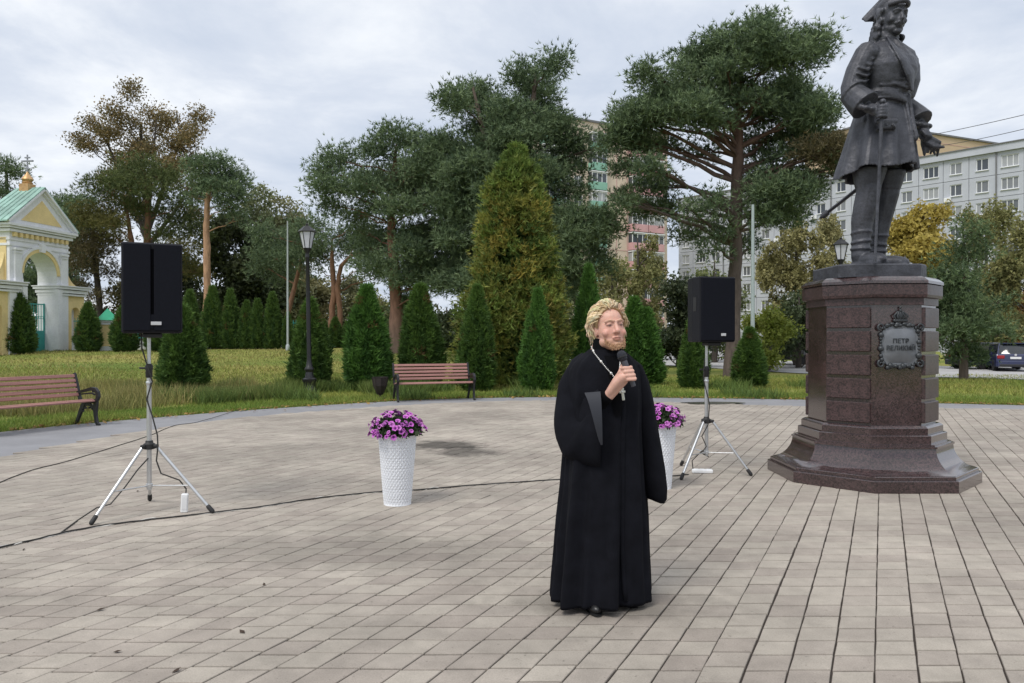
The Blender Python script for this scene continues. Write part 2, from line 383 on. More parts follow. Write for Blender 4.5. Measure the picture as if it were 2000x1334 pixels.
def paving():
    SK, SW, SV = 723 / 1500, .203, .1745
    u0, v0 = -.031, 3.777
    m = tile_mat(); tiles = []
    off = 0.0
    for i in range(-75, 75):
        off = off * .55 + random.gauss(0, .022)
        jx = random.gauss(0, .0014)
        for k in range(-14, 100):
            v = v0 + SV * (k + .5) + off; u = u0 + SW * (i + .5) + jx
            x = u + SK * v
            if abs(x) > .72 * v + 2.6 or v < 1.2: continue
            tiles.append((x, v))
    A = np.array(tiles); A = A[inside(PAVE, A[:, 0], A[:, 1])]
    px = CX + F * A[:, 0] / A[:, 1]; py = H0 + F * HC / A[:, 1]
    vis = (px > 10) & (px < 1990) & (py < 1320)
    order = np.argsort(np.where(vis, A[:, 1], 1e9)); near = order[:300]; rest = order[300:]
    hw, hh = (SW - .0095) / 2, (SV - .0135) / 2
    def corners(hw, hh, z): return [(-hw - SK * hh, -hh, z), (hw - SK * hh, -hh, z), (hw + SK * hh, hh, z), (-hw + SK * hh, hh, z)]
    def shape(jit):
        o = MB(); r = lambda: random.uniform(-jit, jit)
        a = [Vector(c) + Vector((r(), r() * .5, 0)) for c in corners(hw, hh, -.022)]
        b_ = [p + Vector((0, 0, .0185)) for p in a]
        t = [p * .972 + Vector((0, 0, .0005 if 0 else 0)) for p in a]; t = [Vector((p.x, p.y, 0.0)) for p in t]
        o.add(a + b_ + t, [(i, (i + 1) % 4, 4 + (i + 1) % 4, 4 + i) for i in range(4)] + [(4 + i, 4 + (i + 1) % 4, 8 + (i + 1) % 4, 8 + i) for i in range(4)] + [(8, 9, 10, 11)])
        return o
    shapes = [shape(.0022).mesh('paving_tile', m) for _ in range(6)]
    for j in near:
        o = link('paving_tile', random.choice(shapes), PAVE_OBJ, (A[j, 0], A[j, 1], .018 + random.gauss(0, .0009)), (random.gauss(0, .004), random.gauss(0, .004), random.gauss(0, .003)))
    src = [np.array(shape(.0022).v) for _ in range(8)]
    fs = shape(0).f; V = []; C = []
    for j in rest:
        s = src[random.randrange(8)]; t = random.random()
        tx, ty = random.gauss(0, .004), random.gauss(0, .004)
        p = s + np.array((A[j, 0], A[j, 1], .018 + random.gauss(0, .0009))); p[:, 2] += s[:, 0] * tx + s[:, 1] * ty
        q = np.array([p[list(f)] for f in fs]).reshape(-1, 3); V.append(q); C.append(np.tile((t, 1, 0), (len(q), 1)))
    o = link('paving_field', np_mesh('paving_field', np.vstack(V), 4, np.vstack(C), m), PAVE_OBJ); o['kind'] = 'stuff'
paving()
def puddle():
    c = G(1388, 789); mb = MB(); r_ = random.Random(6); n = 26
    P = [(c.x + .72 * math.cos(a) * (1 + .18 * math.sin(3 * a + 1) + r_.uniform(-.05, .05)), c.y + .34 * math.sin(a) * (1 + .2 * math.sin(2 * a)) , .0255) for a in np.linspace(0, 2 * math.pi, n, endpoint=False)]
    mb.add(P, [tuple(range(n))]); tag(mb.build('puddle', mat('wet_patch', (.10, .09, .085), .16, .15, 4, spec=.4)), kind='structure')
puddle()
def road():
    near = [(60, 17), (30, 25.5), (20, 30.2), (15.0, 37), (12.5, 44), (9.5, 52), (4, 60)]; far = [(60, 48), (44, 43), (28, 48), (20, 62), (13, 88), (5, 92), (-2, 90)]
    mb = MB(); n = 24
    def lerp(pts, t):
        t *= len(pts) - 1; i = min(int(t), len(pts) - 2); f = t - i
        return pts[i][0] * (1 - f) + pts[i + 1][0] * f, pts[i][1] * (1 - f) + pts[i + 1][1] * f
    rows = []
    for i in range(n + 1):
        a = lerp(near, i / n); b = lerp(far, i / n)
        rows.append([(a[0] + (b[0] - a[0]) * t, a[1] + (b[1] - a[1]) * t) for t in np.linspace(0, 1, 9)])
    mb.rings([[(x, y, gzf(x, y) + .015) for x, y in r] for r in rows], caps=False, closed=False)
    tag(mb.build('parking_road', M['road'], smooth=180), kind='structure')
road()

# ------------------------------------------------------------------ apartment blocks behind the trees
M['panel'] = mat('grey_panel', (.47, .49, .545), .85, .10, .35, .1, 12, fine=.06, fscale=30)
M['panel_joint'] = mat('panel_joint', (.18, .18, .19), .9, .1, 2)
M['white_frame'] = mat('white_window_frame', (.78, .79, .80), .5, .04, 3)
M['beige'] = mat('beige_panel', (.70, .58, .47), .85, .07, .3, .1, 8)
M['beige2'] = mat('orange_beige_panel', (.58, .44, .29), .85, .07, .3)
M['pink'] = mat('pink_balcony', (.62, .36, .37), .8, .1, .5)
M['green_b'] = mat('green_balcony', (.24, .45, .36), .8, .12, .5)
def glass_mat():
    m, N, L, b = new_mat('window_glass')
    oi = N.new('ShaderNodeObjectInfo'); r = N.new('ShaderNodeValToRGB'); L.new(oi.outputs['Random'], r.inputs[0]); e = r.color_ramp.elements
    e[0].position = .25; e[0].color = (.045, .055, .07, 1); e[1].position = .9; e[1].color = (.36, .37, .38, 1)
    L.new(r.outputs[0], b.inputs['Base Color']); b.inputs['Roughness'].default_value = .12; b.inputs['Specular IOR Level'].default_value = .7
    return m
M['glass'] = glass_mat()
def panel_block():
    A = Vector((57.87, 100, -0.4)); t = Vector((.64, -.77, 0)).normalized(); n = Vector((-.77, -.64, 0)).normalized()   # facade faces the plaza
    ang = math.atan2(t.y, t.x)
    root = empty('apartment_block', A, ang, 'long grey panel apartment block with rows of white windows behind the yellow tree', 'apartment building')
    PW, PH, NF = 3.08, 2.8, 9
    cols = list(range(-14, 10)); pat = {0: 1.45, 1: 1.95, 2: 1.45}
    # local: x along the facade, -y towards the plaza
    core = MB(); x0, x1 = cols[0] * PW - PW / 2, cols[-1] * PW + PW / 2
    core.box(((x0 + x1) / 2, 6.3, NF * PH / 2), (x1 - x0, 12, NF * PH)); core.build('wall', M['panel_joint'], root)
    rf = MB(); rf.box(((x0 + x1) / 2, 5.9, NF * PH + .45), (x1 - x0 + .4, 13.2, .9)); rf.build('roof_parapet', M['panel'], root)
    hd = MB(); hd.box(((x0 + x1) / 2, 5.9, NF * PH + .96), (x1 - x0 + .6, 13.5, .12)); hd.build('roof_edge', M['panel_joint'], root)
    shapes = {}
    for w in (1.45, 1.95):
        h = 1.5; mb = MB(); g = .03; T = .32
        X, Z = PW / 2 - g, PH / 2 - g
        fr = [(-X, -Z), (X, -Z), (X, Z), (-X, Z)]; ho = [(-w / 2, -h / 2 + .15), (w / 2, -h / 2 + .15), (w / 2, h / 2 + .15), (-w / 2, h / 2 + .15)]
        vs = [(a, -T, b) for a, b in fr] + [(a, -T, b) for a, b in ho] + [(a, -.06, b) for a, b in ho] + [(a, 0, b) for a, b in fr]
        fs = []
        for i in range(4):
            j = (i + 1) % 4; fs += [(i, j, 4 + j, 4 + i), (4 + i, 4 + j, 8 + j, 8 + i), (12 + i, 12 + j, j, i)]
        mb.add(vs, fs)
        wd = MB(); z0 = .15
        for (cx_, cz, sx, sz) in ((0, -h / 2 + .05, w, .1), (0, h / 2 - .05, w, .1), (-w / 2 + .05, 0, .1, h - .2), (w / 2 - .05, 0, .1, h - .2)) + (((-.1, 0, .09, h - .2),) if w < 1.6 else ((-w / 6, 0, .09, h - .2), (w / 6, 0, .09, h - .2))):
            wd.box((cx_, -.16, cz + z0), (sx - .004, .09, sz - .004))
        wd.box((0, -T - .06, -h / 2 + z0 - .04), (w + .1, .2, .05))
        pn = MB(); pn.box((0, -.13, z0), (w - .1, .03, h - .1))
        shapes[w] = (mb.mesh('wall_panel', M['panel']), wd.mesh('window', M['white_frame']), pn.mesh('pane', M['glass']))
    for ci, c in enumerate(cols):
        w = pat[ci % 3]
        for f in range(NF):
            loc = (c * PW, 0, f * PH + PH / 2); a, b_, p = shapes[w]
            link('wall_panel', a, root, loc); q = link('window', b_, root, loc); link('pane', p, q)
    for (c, f) in ((0, 7), (-1, 5), (2, 6), (-6, 7), (-8, 6)):
        mb = MB(); mb.bbox((c * PW - .9, -.62, f * PH + .35), (.85, .34, .6), .04); mb.lathe([(.22, 0), (.22, .02)], 12, (0, 0, 0))
        for i in range(len(mb.v) - 24, len(mb.v)):
            x, y, z = mb.v[i]; mb.v[i] = (c * PW - .9 + x, -.80 - z, f * PH + .35 + y)
        mb.build('air_conditioner', M['white_frame'], root)
    for c in (1.52, -5.48, -11.5):
        pp = MB(); pp.tube([(c * PW, -.42, 0), (c * PW, -.42, NF * PH + .3)], .09, 8); pp.build('drain_pipe', M['panel_joint'], root)
panel_block()
def tower():
    A = Vector((7.3, 110, -.5)); ang = math.atan2(.5, .866)
    root = empty('apartment_tower', A, ang, 'tall beige apartment tower with pink and green balconies behind the pines', 'apartment building')
    H = 33.6; NF = 12; PH = 2.8
    w = MB(); w.box((6.5, 7, H / 2), (26, 14, H)); w.build('wall', M['beige'], root)
    r = MB(); r.box((6.5, 6.9, H + .12), (26.5, 14.6, .25)); r.build('roof_edge', M['panel_joint'], root)
    v = MB(); v.lathe([(.8, H + .26), (.8, H + 1.3), (1.0, H + 1.35), (.3, H + 1.8)], 12, (5.4, 6, 0)); v.build('roof_vent', M['panel'], root)
    a = MB(); a.tube([(2.6, 5, H + .2), (2.6, 5, H + 5.6)], .06, 6)
    for z in (3.2, 3.9, 4.6): a.tube([(1.9, 5, H + z), (3.3, 5, H + z)], .04, 5)
    a.build('roof_aerial', M['panel_joint'], root)
    def bay(x0, x1, m):
        bm_ = MB(); gm = MB(); fm = MB(); W_ = x1 - x0
        bm_.bbox(((x0 + x1) / 2, -.55, .55), (W_, 1.1, 1.1), .03)
        gm.box(((x0 + x1) / 2, -.5, 1.75), (W_ - .1, .9, 1.25))
        k = max(3, int(W_ / 1.1))
        for i in range(k + 1): fm.box((x0 + .06 + (W_ - .12) * i / k, -.97, 1.75), (.11, .08, 1.25))
        fm.box(((x0 + x1) / 2, -.98, 2.42), (W_, .1, .1)); fm.box(((x0 + x1) / 2, -.55, 2.6), (W_ + .1, 1.2, .16))
        bs = (bm_.mesh('balcony', m), gm.mesh('balcony_glazing', M['glass']), fm.mesh('balcony_frame', M['white_frame']))
        for f in range(NF - 1):
            b_ = link('balcony', bs[0], root, (0, 0, f * PH + 1.3)); link('balcony_glazing', bs[1], b_); link('balcony_frame', bs[2], b_)
    bay(4.4, 7.1, M['green_b']); bay(11.8, 14.8, M['pink']); bay(15.0, 18.0, M['pink']); bay(-4.0, -1.0, M['green_b'])
    s = MB()
    for f in range(NF): s.box((9.5, -.02, f * PH + 1.2), (4.4, .06, .05))
    for x in (7.4, 9.6, 11.6): s.box((x, -.02, H / 2), (.06, .064, H - 1))
    s.build('panel_seam', M['pink'], root)
    wn = MB()
    for (cx_, cz, sx, sz) in ((0, -.7, 1.5, .1), (0, .7, 1.5, .1), (-.7, 0, .1, 1.3), (.7, 0, .1, 1.3), (.1, 0, .08, 1.3)): wn.box((cx_, -.04, cz), (sx, .1, sz))
    pn = MB(); pn.box((0, -.015, 0), (1.4, .04, 1.35)); a_, b_ = wn.mesh('window', M['white_frame']), pn.mesh('pane', M['glass'])
    for f in range(NF - 1):
        for x in (2.6, .4): q = link('window', a_, root, (x, 0, f * PH + 2.4)); link('pane', b_, q)
tower()
def far_block():
    A = Vector((76.0, 140, -.5)); root = empty('apartment_block', A, R(24), 'orange-beige building whose roof shows above the grey apartment block', 'apartment building')
    H = 39.2; w = MB(); w.box((9, 7, H / 2), (50, 14, H), taper=1.0)
    w2 = MB(); w2.box((9, 7, H / 2 + .3), (50.3, 14.3, H - 3)); w.build('wall', M['beige2'], root)
    r = MB(); r.box((9, 7, H + .15), (50.6, 14.6, .3)); r.build('roof_edge', M['panel_joint'], root)
    s = MB()
    for f in range(14): s.box((9, -.02, f * 2.8 + 1.4), (49.9, .05, .06))
    s.build('panel_seam', M['pink'], root)
far_block()

# ------------------------------------------------------------------ the gate with its arch
M['plaster_w'] = mat('white_plaster', (.74, .75, .78), .8, .07, 1.6, .15, 30, fine=.05, fscale=14)
M['plaster_y'] = mat('yellow_plaster', (.75, .59, .29), .8, .10, 1.2, .15, 30, fine=.05, fscale=14)
M['roof_green'] = mat('green_roof_metal', (.27, .43, .37), .5, .3, 1.1, .15, 9, fine=.1, fscale=6)
M['roof_green2'] = mat('bright_green_roof', (.03, .36, .20), .45, .12, 2)
M['teal'] = mat('teal_gate_paint', (.05, .33, .30), .5, .12, 3)
M['gold'] = mat('gilded_metal', (.55, .34, .16), .45, .2, 5, metal=.4)
M['cross_m'] = mat('cross_metal', (.35, .36, .40), .5, .1, 5, metal=.5)
def arch_wall(mb, x0, x1, z0, z1, cx_, hf, spring, y0, y1, n=14):
    def box_(xa, xb, za, zb): mb.box(((xa + xb) / 2, (y0 + y1) / 2, (za + zb) / 2), (xb - xa, y1 - y0, zb - za))
    box_(x0, cx_ - hf, z0, z1); box_(cx_ + hf, x1, z0, z1)
    pts = [(cx_ - hf * math.cos(math.pi * k / n), spring + hf * math.sin(math.pi * k / n)) for k in range(n + 1)]
    for k in range(n):
        a, b = pts[k], pts[k + 1]
        vs = [(a[0], y0, a[1]), (b[0], y0, b[1]), (b[0], y0, z1), (a[0], y0, z1), (a[0], y1, a[1]), (b[0], y1, b[1]), (b[0], y1, z1), (a[0], y1, z1)]
        mb.add(vs, [(0, 1, 2, 3), (5, 4, 7, 6), (4, 5, 1, 0), (3, 2, 6, 7)])
def arch_band(mb, cx_, r0, r1, spring, y0, y1, n=16):
    rr = []
    for k in range(n + 1):
        a = math.pi * k / n; c_, s_ = -math.cos(a), math.sin(a)
        rr.append([(cx_ + r0 * c_, y0, spring + r0 * s_), (cx_ + r1 * c_, y0, spring + r1 * s_), (cx_ + r1 * c_, y1, spring + r1 * s_), (cx_ + r0 * c_, y1, spring + r0 * s_)])
    mb.rings(rr)
def gate():
    x0, y0 = -24.43, 39.8; th = R(80)
    root = empty('church_gate', (x0, y0, gzf(x0, y0)), th, 'yellow and white arched gateway with green roof and a cross on top', 'gate')
    D = 1.17; HWD = 1.95
    w = MB(); arch_wall(w, -HWD, HWD, -.4, 6.3, 0, 1.12, 4.0, 0, D)
    w.build('wall', M['plaster_w'], root)
    ys = MB()                                                       # yellow flanks of the upper block
    for s in (-1, 1): ys.box((s * (HWD + .015), D / 2 + .02, 4.6), (.05, D - .3, 2.2))
    ys.build('side_panel', M['plaster_y'], root)
    c = MB()
    for z, p, h in ((5.35, .06, .12), (5.62, .04, .1), (6.05, .16, .14), (6.2, .26, .1), (6.32, .34, .12)):
        c.box((0, D / 2, z), (2 * HWD + 2 * p, D + 2 * p, h))
    c.build('cornice', M['plaster_w'], root)
    for i in range(11):
        dm = MB(); dm.box((-1.7 + i * .34, -.08, 5.86), (.17, .16, .2)); dm.build('dentil', M['plaster_y'], root)
    ped = MB(); A = [(-HWD - .3, 6.38), (HWD + .3, 6.38), (0, 8.3)]
    ped.prism(A, -.1, D + .1, lambda u, v, q: (u, q, v)); ped.build('pediment', M['plaster_w'], root)
    tp = MB(); tp.prism([(-1.35, 6.62), (1.35, 6.62), (0, 7.8)], -.125, -.09, lambda u, v, q: (u, q, v)); tp.build('tympanum', M['plaster_y'], root)
    rk = MB()
    for s in (-1, 1):
        d = Vector((-s * 2.25, 0, 1.92)).normalized(); nrm = Vector((s * 1.92, 0, 2.25)).normalized(); L_ = math.hypot(2.25, 1.92)
        for off, p, hh in ((-.10, .1, .14), (.0, .22, .1)):
            a = Vector((s * 2.25, 0, 6.40)) + nrm * off; b = a + d * L_
            q = nrm * hh
            vs = [a + Vector((0, -.1 - p, 0)), b + Vector((0, -.1 - p, 0)), b + q + Vector((0, -.1 - p, 0)), a + q + Vector((0, -.1 - p, 0))]
            vs += [v + Vector((0, p + .03, 0)) for v in vs]
            rk.add(vs, [(0, 1, 2, 3), (7, 6, 5, 4), (0, 4, 5, 1), (1, 5, 6, 2), (2, 6, 7, 3), (3, 7, 4, 0)])
    rk.build('raking_cornice', M['plaster_w'], root)
    rf = MB()
    for s in (-1, 1):
        e0, e1 = Vector((s * 2.42, -.30, 6.42)), Vector((s * 2.42, D + .5, 6.42)); r0, r1 = Vector((0, -.30, 8.46)), Vector((0, D + .25, 8.46))
        up = Vector((0, 0, .06)); vs = [e0, e1, r1, r0, e0 + up, e1 + up, r1 + up, r0 + up]
        rf.add(vs, [(4, 5, 6, 7), (3, 2, 1, 0), (0, 1, 5, 4), (1, 2, 6, 5), (2, 3, 7, 6), (3, 0, 4, 7)])
        for k in range(1, 6):
            t = k / 6; rf.tube([e0.lerp(e1, t) + Vector((0, 0, .08)), r0.lerp(r1, t) + Vector((0, 0, .08))], .02, 4)
    rf.build('roof', M['roof_green'], root)
    for s in (-1, 1):
        pi = MB(); pi.box((s * 1.52, -.06, 4.35), (.42, .12, 1.75)); pi.box((s * 1.52, -.09, 5.15), (.54, .2, .12)); pi.box((s * 1.52, -.08, 4.98), (.48, .16, .06)); pi.box((s * 1.52, -.08, 3.6), (.5, .16, .18))
        pi.build('pilaster', M['plaster_w'], root)
    ab = MB(); arch_band(ab, 0, 1.12, 1.30, 4.0, -.06, .0); ab.build('arch_moulding', M['plaster_y'], root)
    ab = MB(); arch_band(ab, 0, 1.30, 1.42, 4.0, -.1, -.0); ab.box((0, -.1, 5.34), (.3, .2, .42)); ab.build('archivolt', M['plaster_w'], root)
    for s in (-1, 1):
        W0, W1 = HWD, 3.25
        wg = MB(); xm = s * (W0 + W1) / 2
        xa, xb = sorted((s * W0 + s * .002, s * W1)); arch_wall(wg, xa, xb, -.4, 3.0, xm, .30, 2.1, .1, .55, 10); wg.box((xm, .86, 1.3), (W1 - W0 - .01, .6, 3.4))
        wing = wg.build('wing', M['plaster_y'], root)
        nb = MB(); nb.box((xm, .5, 1.1), (.58, .1, 2.9)); nb.build('niche', M['plaster_w'], wing)
        cr = MB()
        for z, p, h in ((3.05, .06, .1), (3.22, .12, .16), (3.4, .22, .12), (3.5, .28, .06)): cr.box((s * (1.14 + W1) / 2, D / 2, z), (W1 - 1.14 + p, D + 2 * p, h))
        cr.build('wing_cornice', M['plaster_w'], root)
        qs = MB(); qs.bbox((0, 0, 0), (.30, .1, .40), .02); qme = qs.mesh('rusticated_block', M['plaster_w'])
        for k in range(5):
            for e in (-1, 1): qs.bbox((xm + e * .48, .07, .62 + k * .52 + (0 if k < 4 else .05)), (.30, .1, .40), .02)
        bt = MB(); pts = [(s * HWD, 3.54), (s * 3.1, 3.54)] + [(s * (HWD + .02 + 1.1 * (1 - math.sin(a))), 3.54 + 1.75 * (1 - math.cos(a))) for a in np.linspace(.25, math.pi / 2, 8)]
        if s < 0: pts = pts[::-1]
        bt.prism(pts, .25, 1.2, lambda u, v, q: (u, q, v)); bt.build('curved_buttress', M['plaster_y'], root)
        rr = MB(); rr.prism([(s * HWD, 4.85), (s * HWD, 3.56), (s * 3.45, 3.56)][::s], .9, 1.9, lambda u, v, q: (u, q, v)); rr.build('wing_roof', M['roof_green2'], root)
        jb = MB(); jb.box((s * 1.17, -.03, 1.7), (.28, .3, 3.2)); jb.build('pier', M['plaster_w'], root)
    # gate leaves
    for s in (-1, 1):
        lf = MB(); q = 1.1
        lf.box((s * .56, .75, .55), (1.06, .05, 1.1)); gl = lf.build('gate_leaf', M['teal'], root)
        br = MB()
        for k in range(7): br.tube([(s * (.06 + k * .165), .75, 1.1), (s * (.06 + k * .165), .75, 2.5)], .018, 5)
        br.box((s * .56, .75, 2.5), (1.1, .05, .06)); br.box((s * .03, .75, 1.3), (.05, .06, 2.5)); br.box((s * 1.08, .75, 1.3), (.05, .06, 2.5))
        for k in range(6): br.lathe([(.06, -.01), (.08, -.01), (.08, .01), (.06, .01), (.06, -.01)], 10, (0, 0, 0), caps=False)
        nn = 10 * 5
        for k in range(6):
            b0 = len(br.v) - nn * (6 - k)
            for i in range(b0, b0 + nn): x, y, z = br.v[i]; br.v[i] = (s * (.14 + k * .165) + x, .75 + z, 1.8 + y)
        br.build('gate_bars', M['teal'], gl)
    # gilded drum, dome and cross over the ridge
    dz = 8.48; dy = .75
    dd = MB(); dd.box((0, dy, dz + .0), (.52, .52, .44)); dd.lathe([(.22, dz + .22), (.26, dz + .29), (.20, dz + .34), (.29, dz + .46), (.24, dz + .56), (.14, dz + .68), (.06, dz + .78), (.03, dz + .9)], 14, (0, dy, 0)); dd.build('gilded_dome', M['gold'], root, 35)
    cr = MB(); cr.tube([(0, dy, dz + .75), (0, dy, dz + 1.75)], .04, 6); cr.box((0, dy, dz + 1.42), (.10, .66, .08)); cr.box((0, dy, dz + 1.60), (.09, .28, .06)); cr.box((0, dy, dz + 1.08), (.09, .34, .06), Euler((.45, 0, 0)).to_matrix())
    cr.build('roof_cross', M['cross_m'], root)
gate()
def fence_pillar():
    x, y = (210 - CX) * 41.5 / F, 41.5; z = gzf(x, y)
    root = empty('fence_pillar', (x, y, z), R(35), 'yellow fence pillar with pointed green roof beside the gate', 'fence pillar')
    b = MB(); b.box((0, 0, .62), (.62, .62, 1.9)); b.build('shaft', M['plaster_y'], root)
    c = MB(); c.box((0, 0, -.1), (.86, .86, .6)); c.box((0, 0, 1.42), (.74, .74, .12)); c.box((0, 0, 1.55), (.84, .84, .1)); c.build('base_and_cap', M['plaster_w'], root)
    r = MB(); r.add([(-.52, -.52, 1.6), (.52, -.52, 1.6), (.52, .52, 1.6), (-.52, .52, 1.6), (0, 0, 2.25)], [(3, 2, 1, 0), (0, 1, 4), (1, 2, 4), (2, 3, 4), (3, 0, 4)]); r.build('roof', M['roof_green2'], root)
    def fence(name, ax, ay, bx, by, lab):
        a, b_ = Vector((ax, ay, gzf(ax, ay))), Vector((bx, by, gzf(bx, by)))
        rt = empty(name, a, math.atan2(by - ay, bx - ax), lab, 'fence'); L_ = (b_ - a).length
        p = MB(); p.box((L_ / 2, 0, .15), (L_, .3, .7)); p.build('plinth', M['plaster_w'], rt)
        ra = MB()
        for zz in (.65, 1.55): ra.box((L_ / 2, 0, zz), (L_, .05, .05))
        ra.build('rail', M['teal'], rt)
        n = int(L_ / .16)
        bar = MB(); bar.tube([(0, 0, .5), (0, 0, 1.72)], .016, 5); bar.lathe([(.04, 1.05), (.055, 1.1), (.04, 1.15)], 6); bm_ = bar.mesh('bar', M['teal'])
        for i in range(n): link('bar', bm_, rt, (.08 + i * .16, 0, 0))
    fence('metal_fence', x - 2.0, y + .3, x - .45, y + .05, 'short teal railing between the gate and the fence pillar')
    fence('metal_fence', x + .45, y + .1, x + 9.5, y + 5.5, 'long teal railing running behind the row of far thujas')
fence_pillar()
# ------------------------------------------------------------------ vegetation
def unit(a): return a / np.maximum(np.linalg.norm(a, axis=-1, keepdims=True), 1e-9)
class Fol:
    def __init__(s): s.V = []; s.C = []
    def tris(s, T, c):
        s.V.append(T.reshape(-1, 3)); s.C.append(np.repeat(np.clip(c, 0, 1), 3, axis=0))
    def needles(s, C, D, k, L, w, spread, col, cvar=.14):
        n = len(C); C = np.repeat(C, k, 0); D = np.repeat(D, k, 0); col = np.repeat(col, k, 0)
        d = unit(D + rng.normal(0, spread, D.shape)); L_ = L * rng.uniform(.65, 1.2, (n * k, 1))
        p = unit(np.cross(d, rng.normal(0, 1, d.shape)))
        T = np.stack([C - p * w / 2, C + p * w / 2, C + d * L_], 1)
        s.tris(T, col * rng.uniform(1 - cvar, 1 + cvar, (n * k, 1)))
    def leaves(s, C, size, col, cvar=.18, droop=0.0):
        n = len(C); a = unit(rng.normal(0, 1, (n, 3)) + np.array((0, 0, -droop))); b = unit(np.cross(a, rng.normal(0, 1, (n, 3))))
        z = size * rng.uniform(.6, 1.3, (n, 1))
        T = np.stack([C - b * z * .42, C + b * z * .42, C + a * z], 1)
        s.tris(T, col * rng.uniform(1 - cvar, 1 + cvar, (n, 1)))
    def build(s, name, mat_, parent=None):
        return link(name, np_mesh(name, np.vstack(s.V), 3, np.vstack(s.C), mat_), parent)
def in_ell(n, r, shell=.45):
    d = unit(rng.normal(0, 1, (n, 3))); return d * (rng.uniform(0, 1, (n, 1)) ** shell) * np.array(r), d

def bez(a, b, c, n=6): return [a * ((1 - t) ** 2) + b * (2 * t * (1 - t)) + c * t * t for t in [i / n for i in range(n + 1)]]
def curve_r(pts, rads): return pts, rads
BARK_LO, BARK_HI, BARK_G = (.115, .085, .068), (.235, .125, .075), (.075, .062, .052)

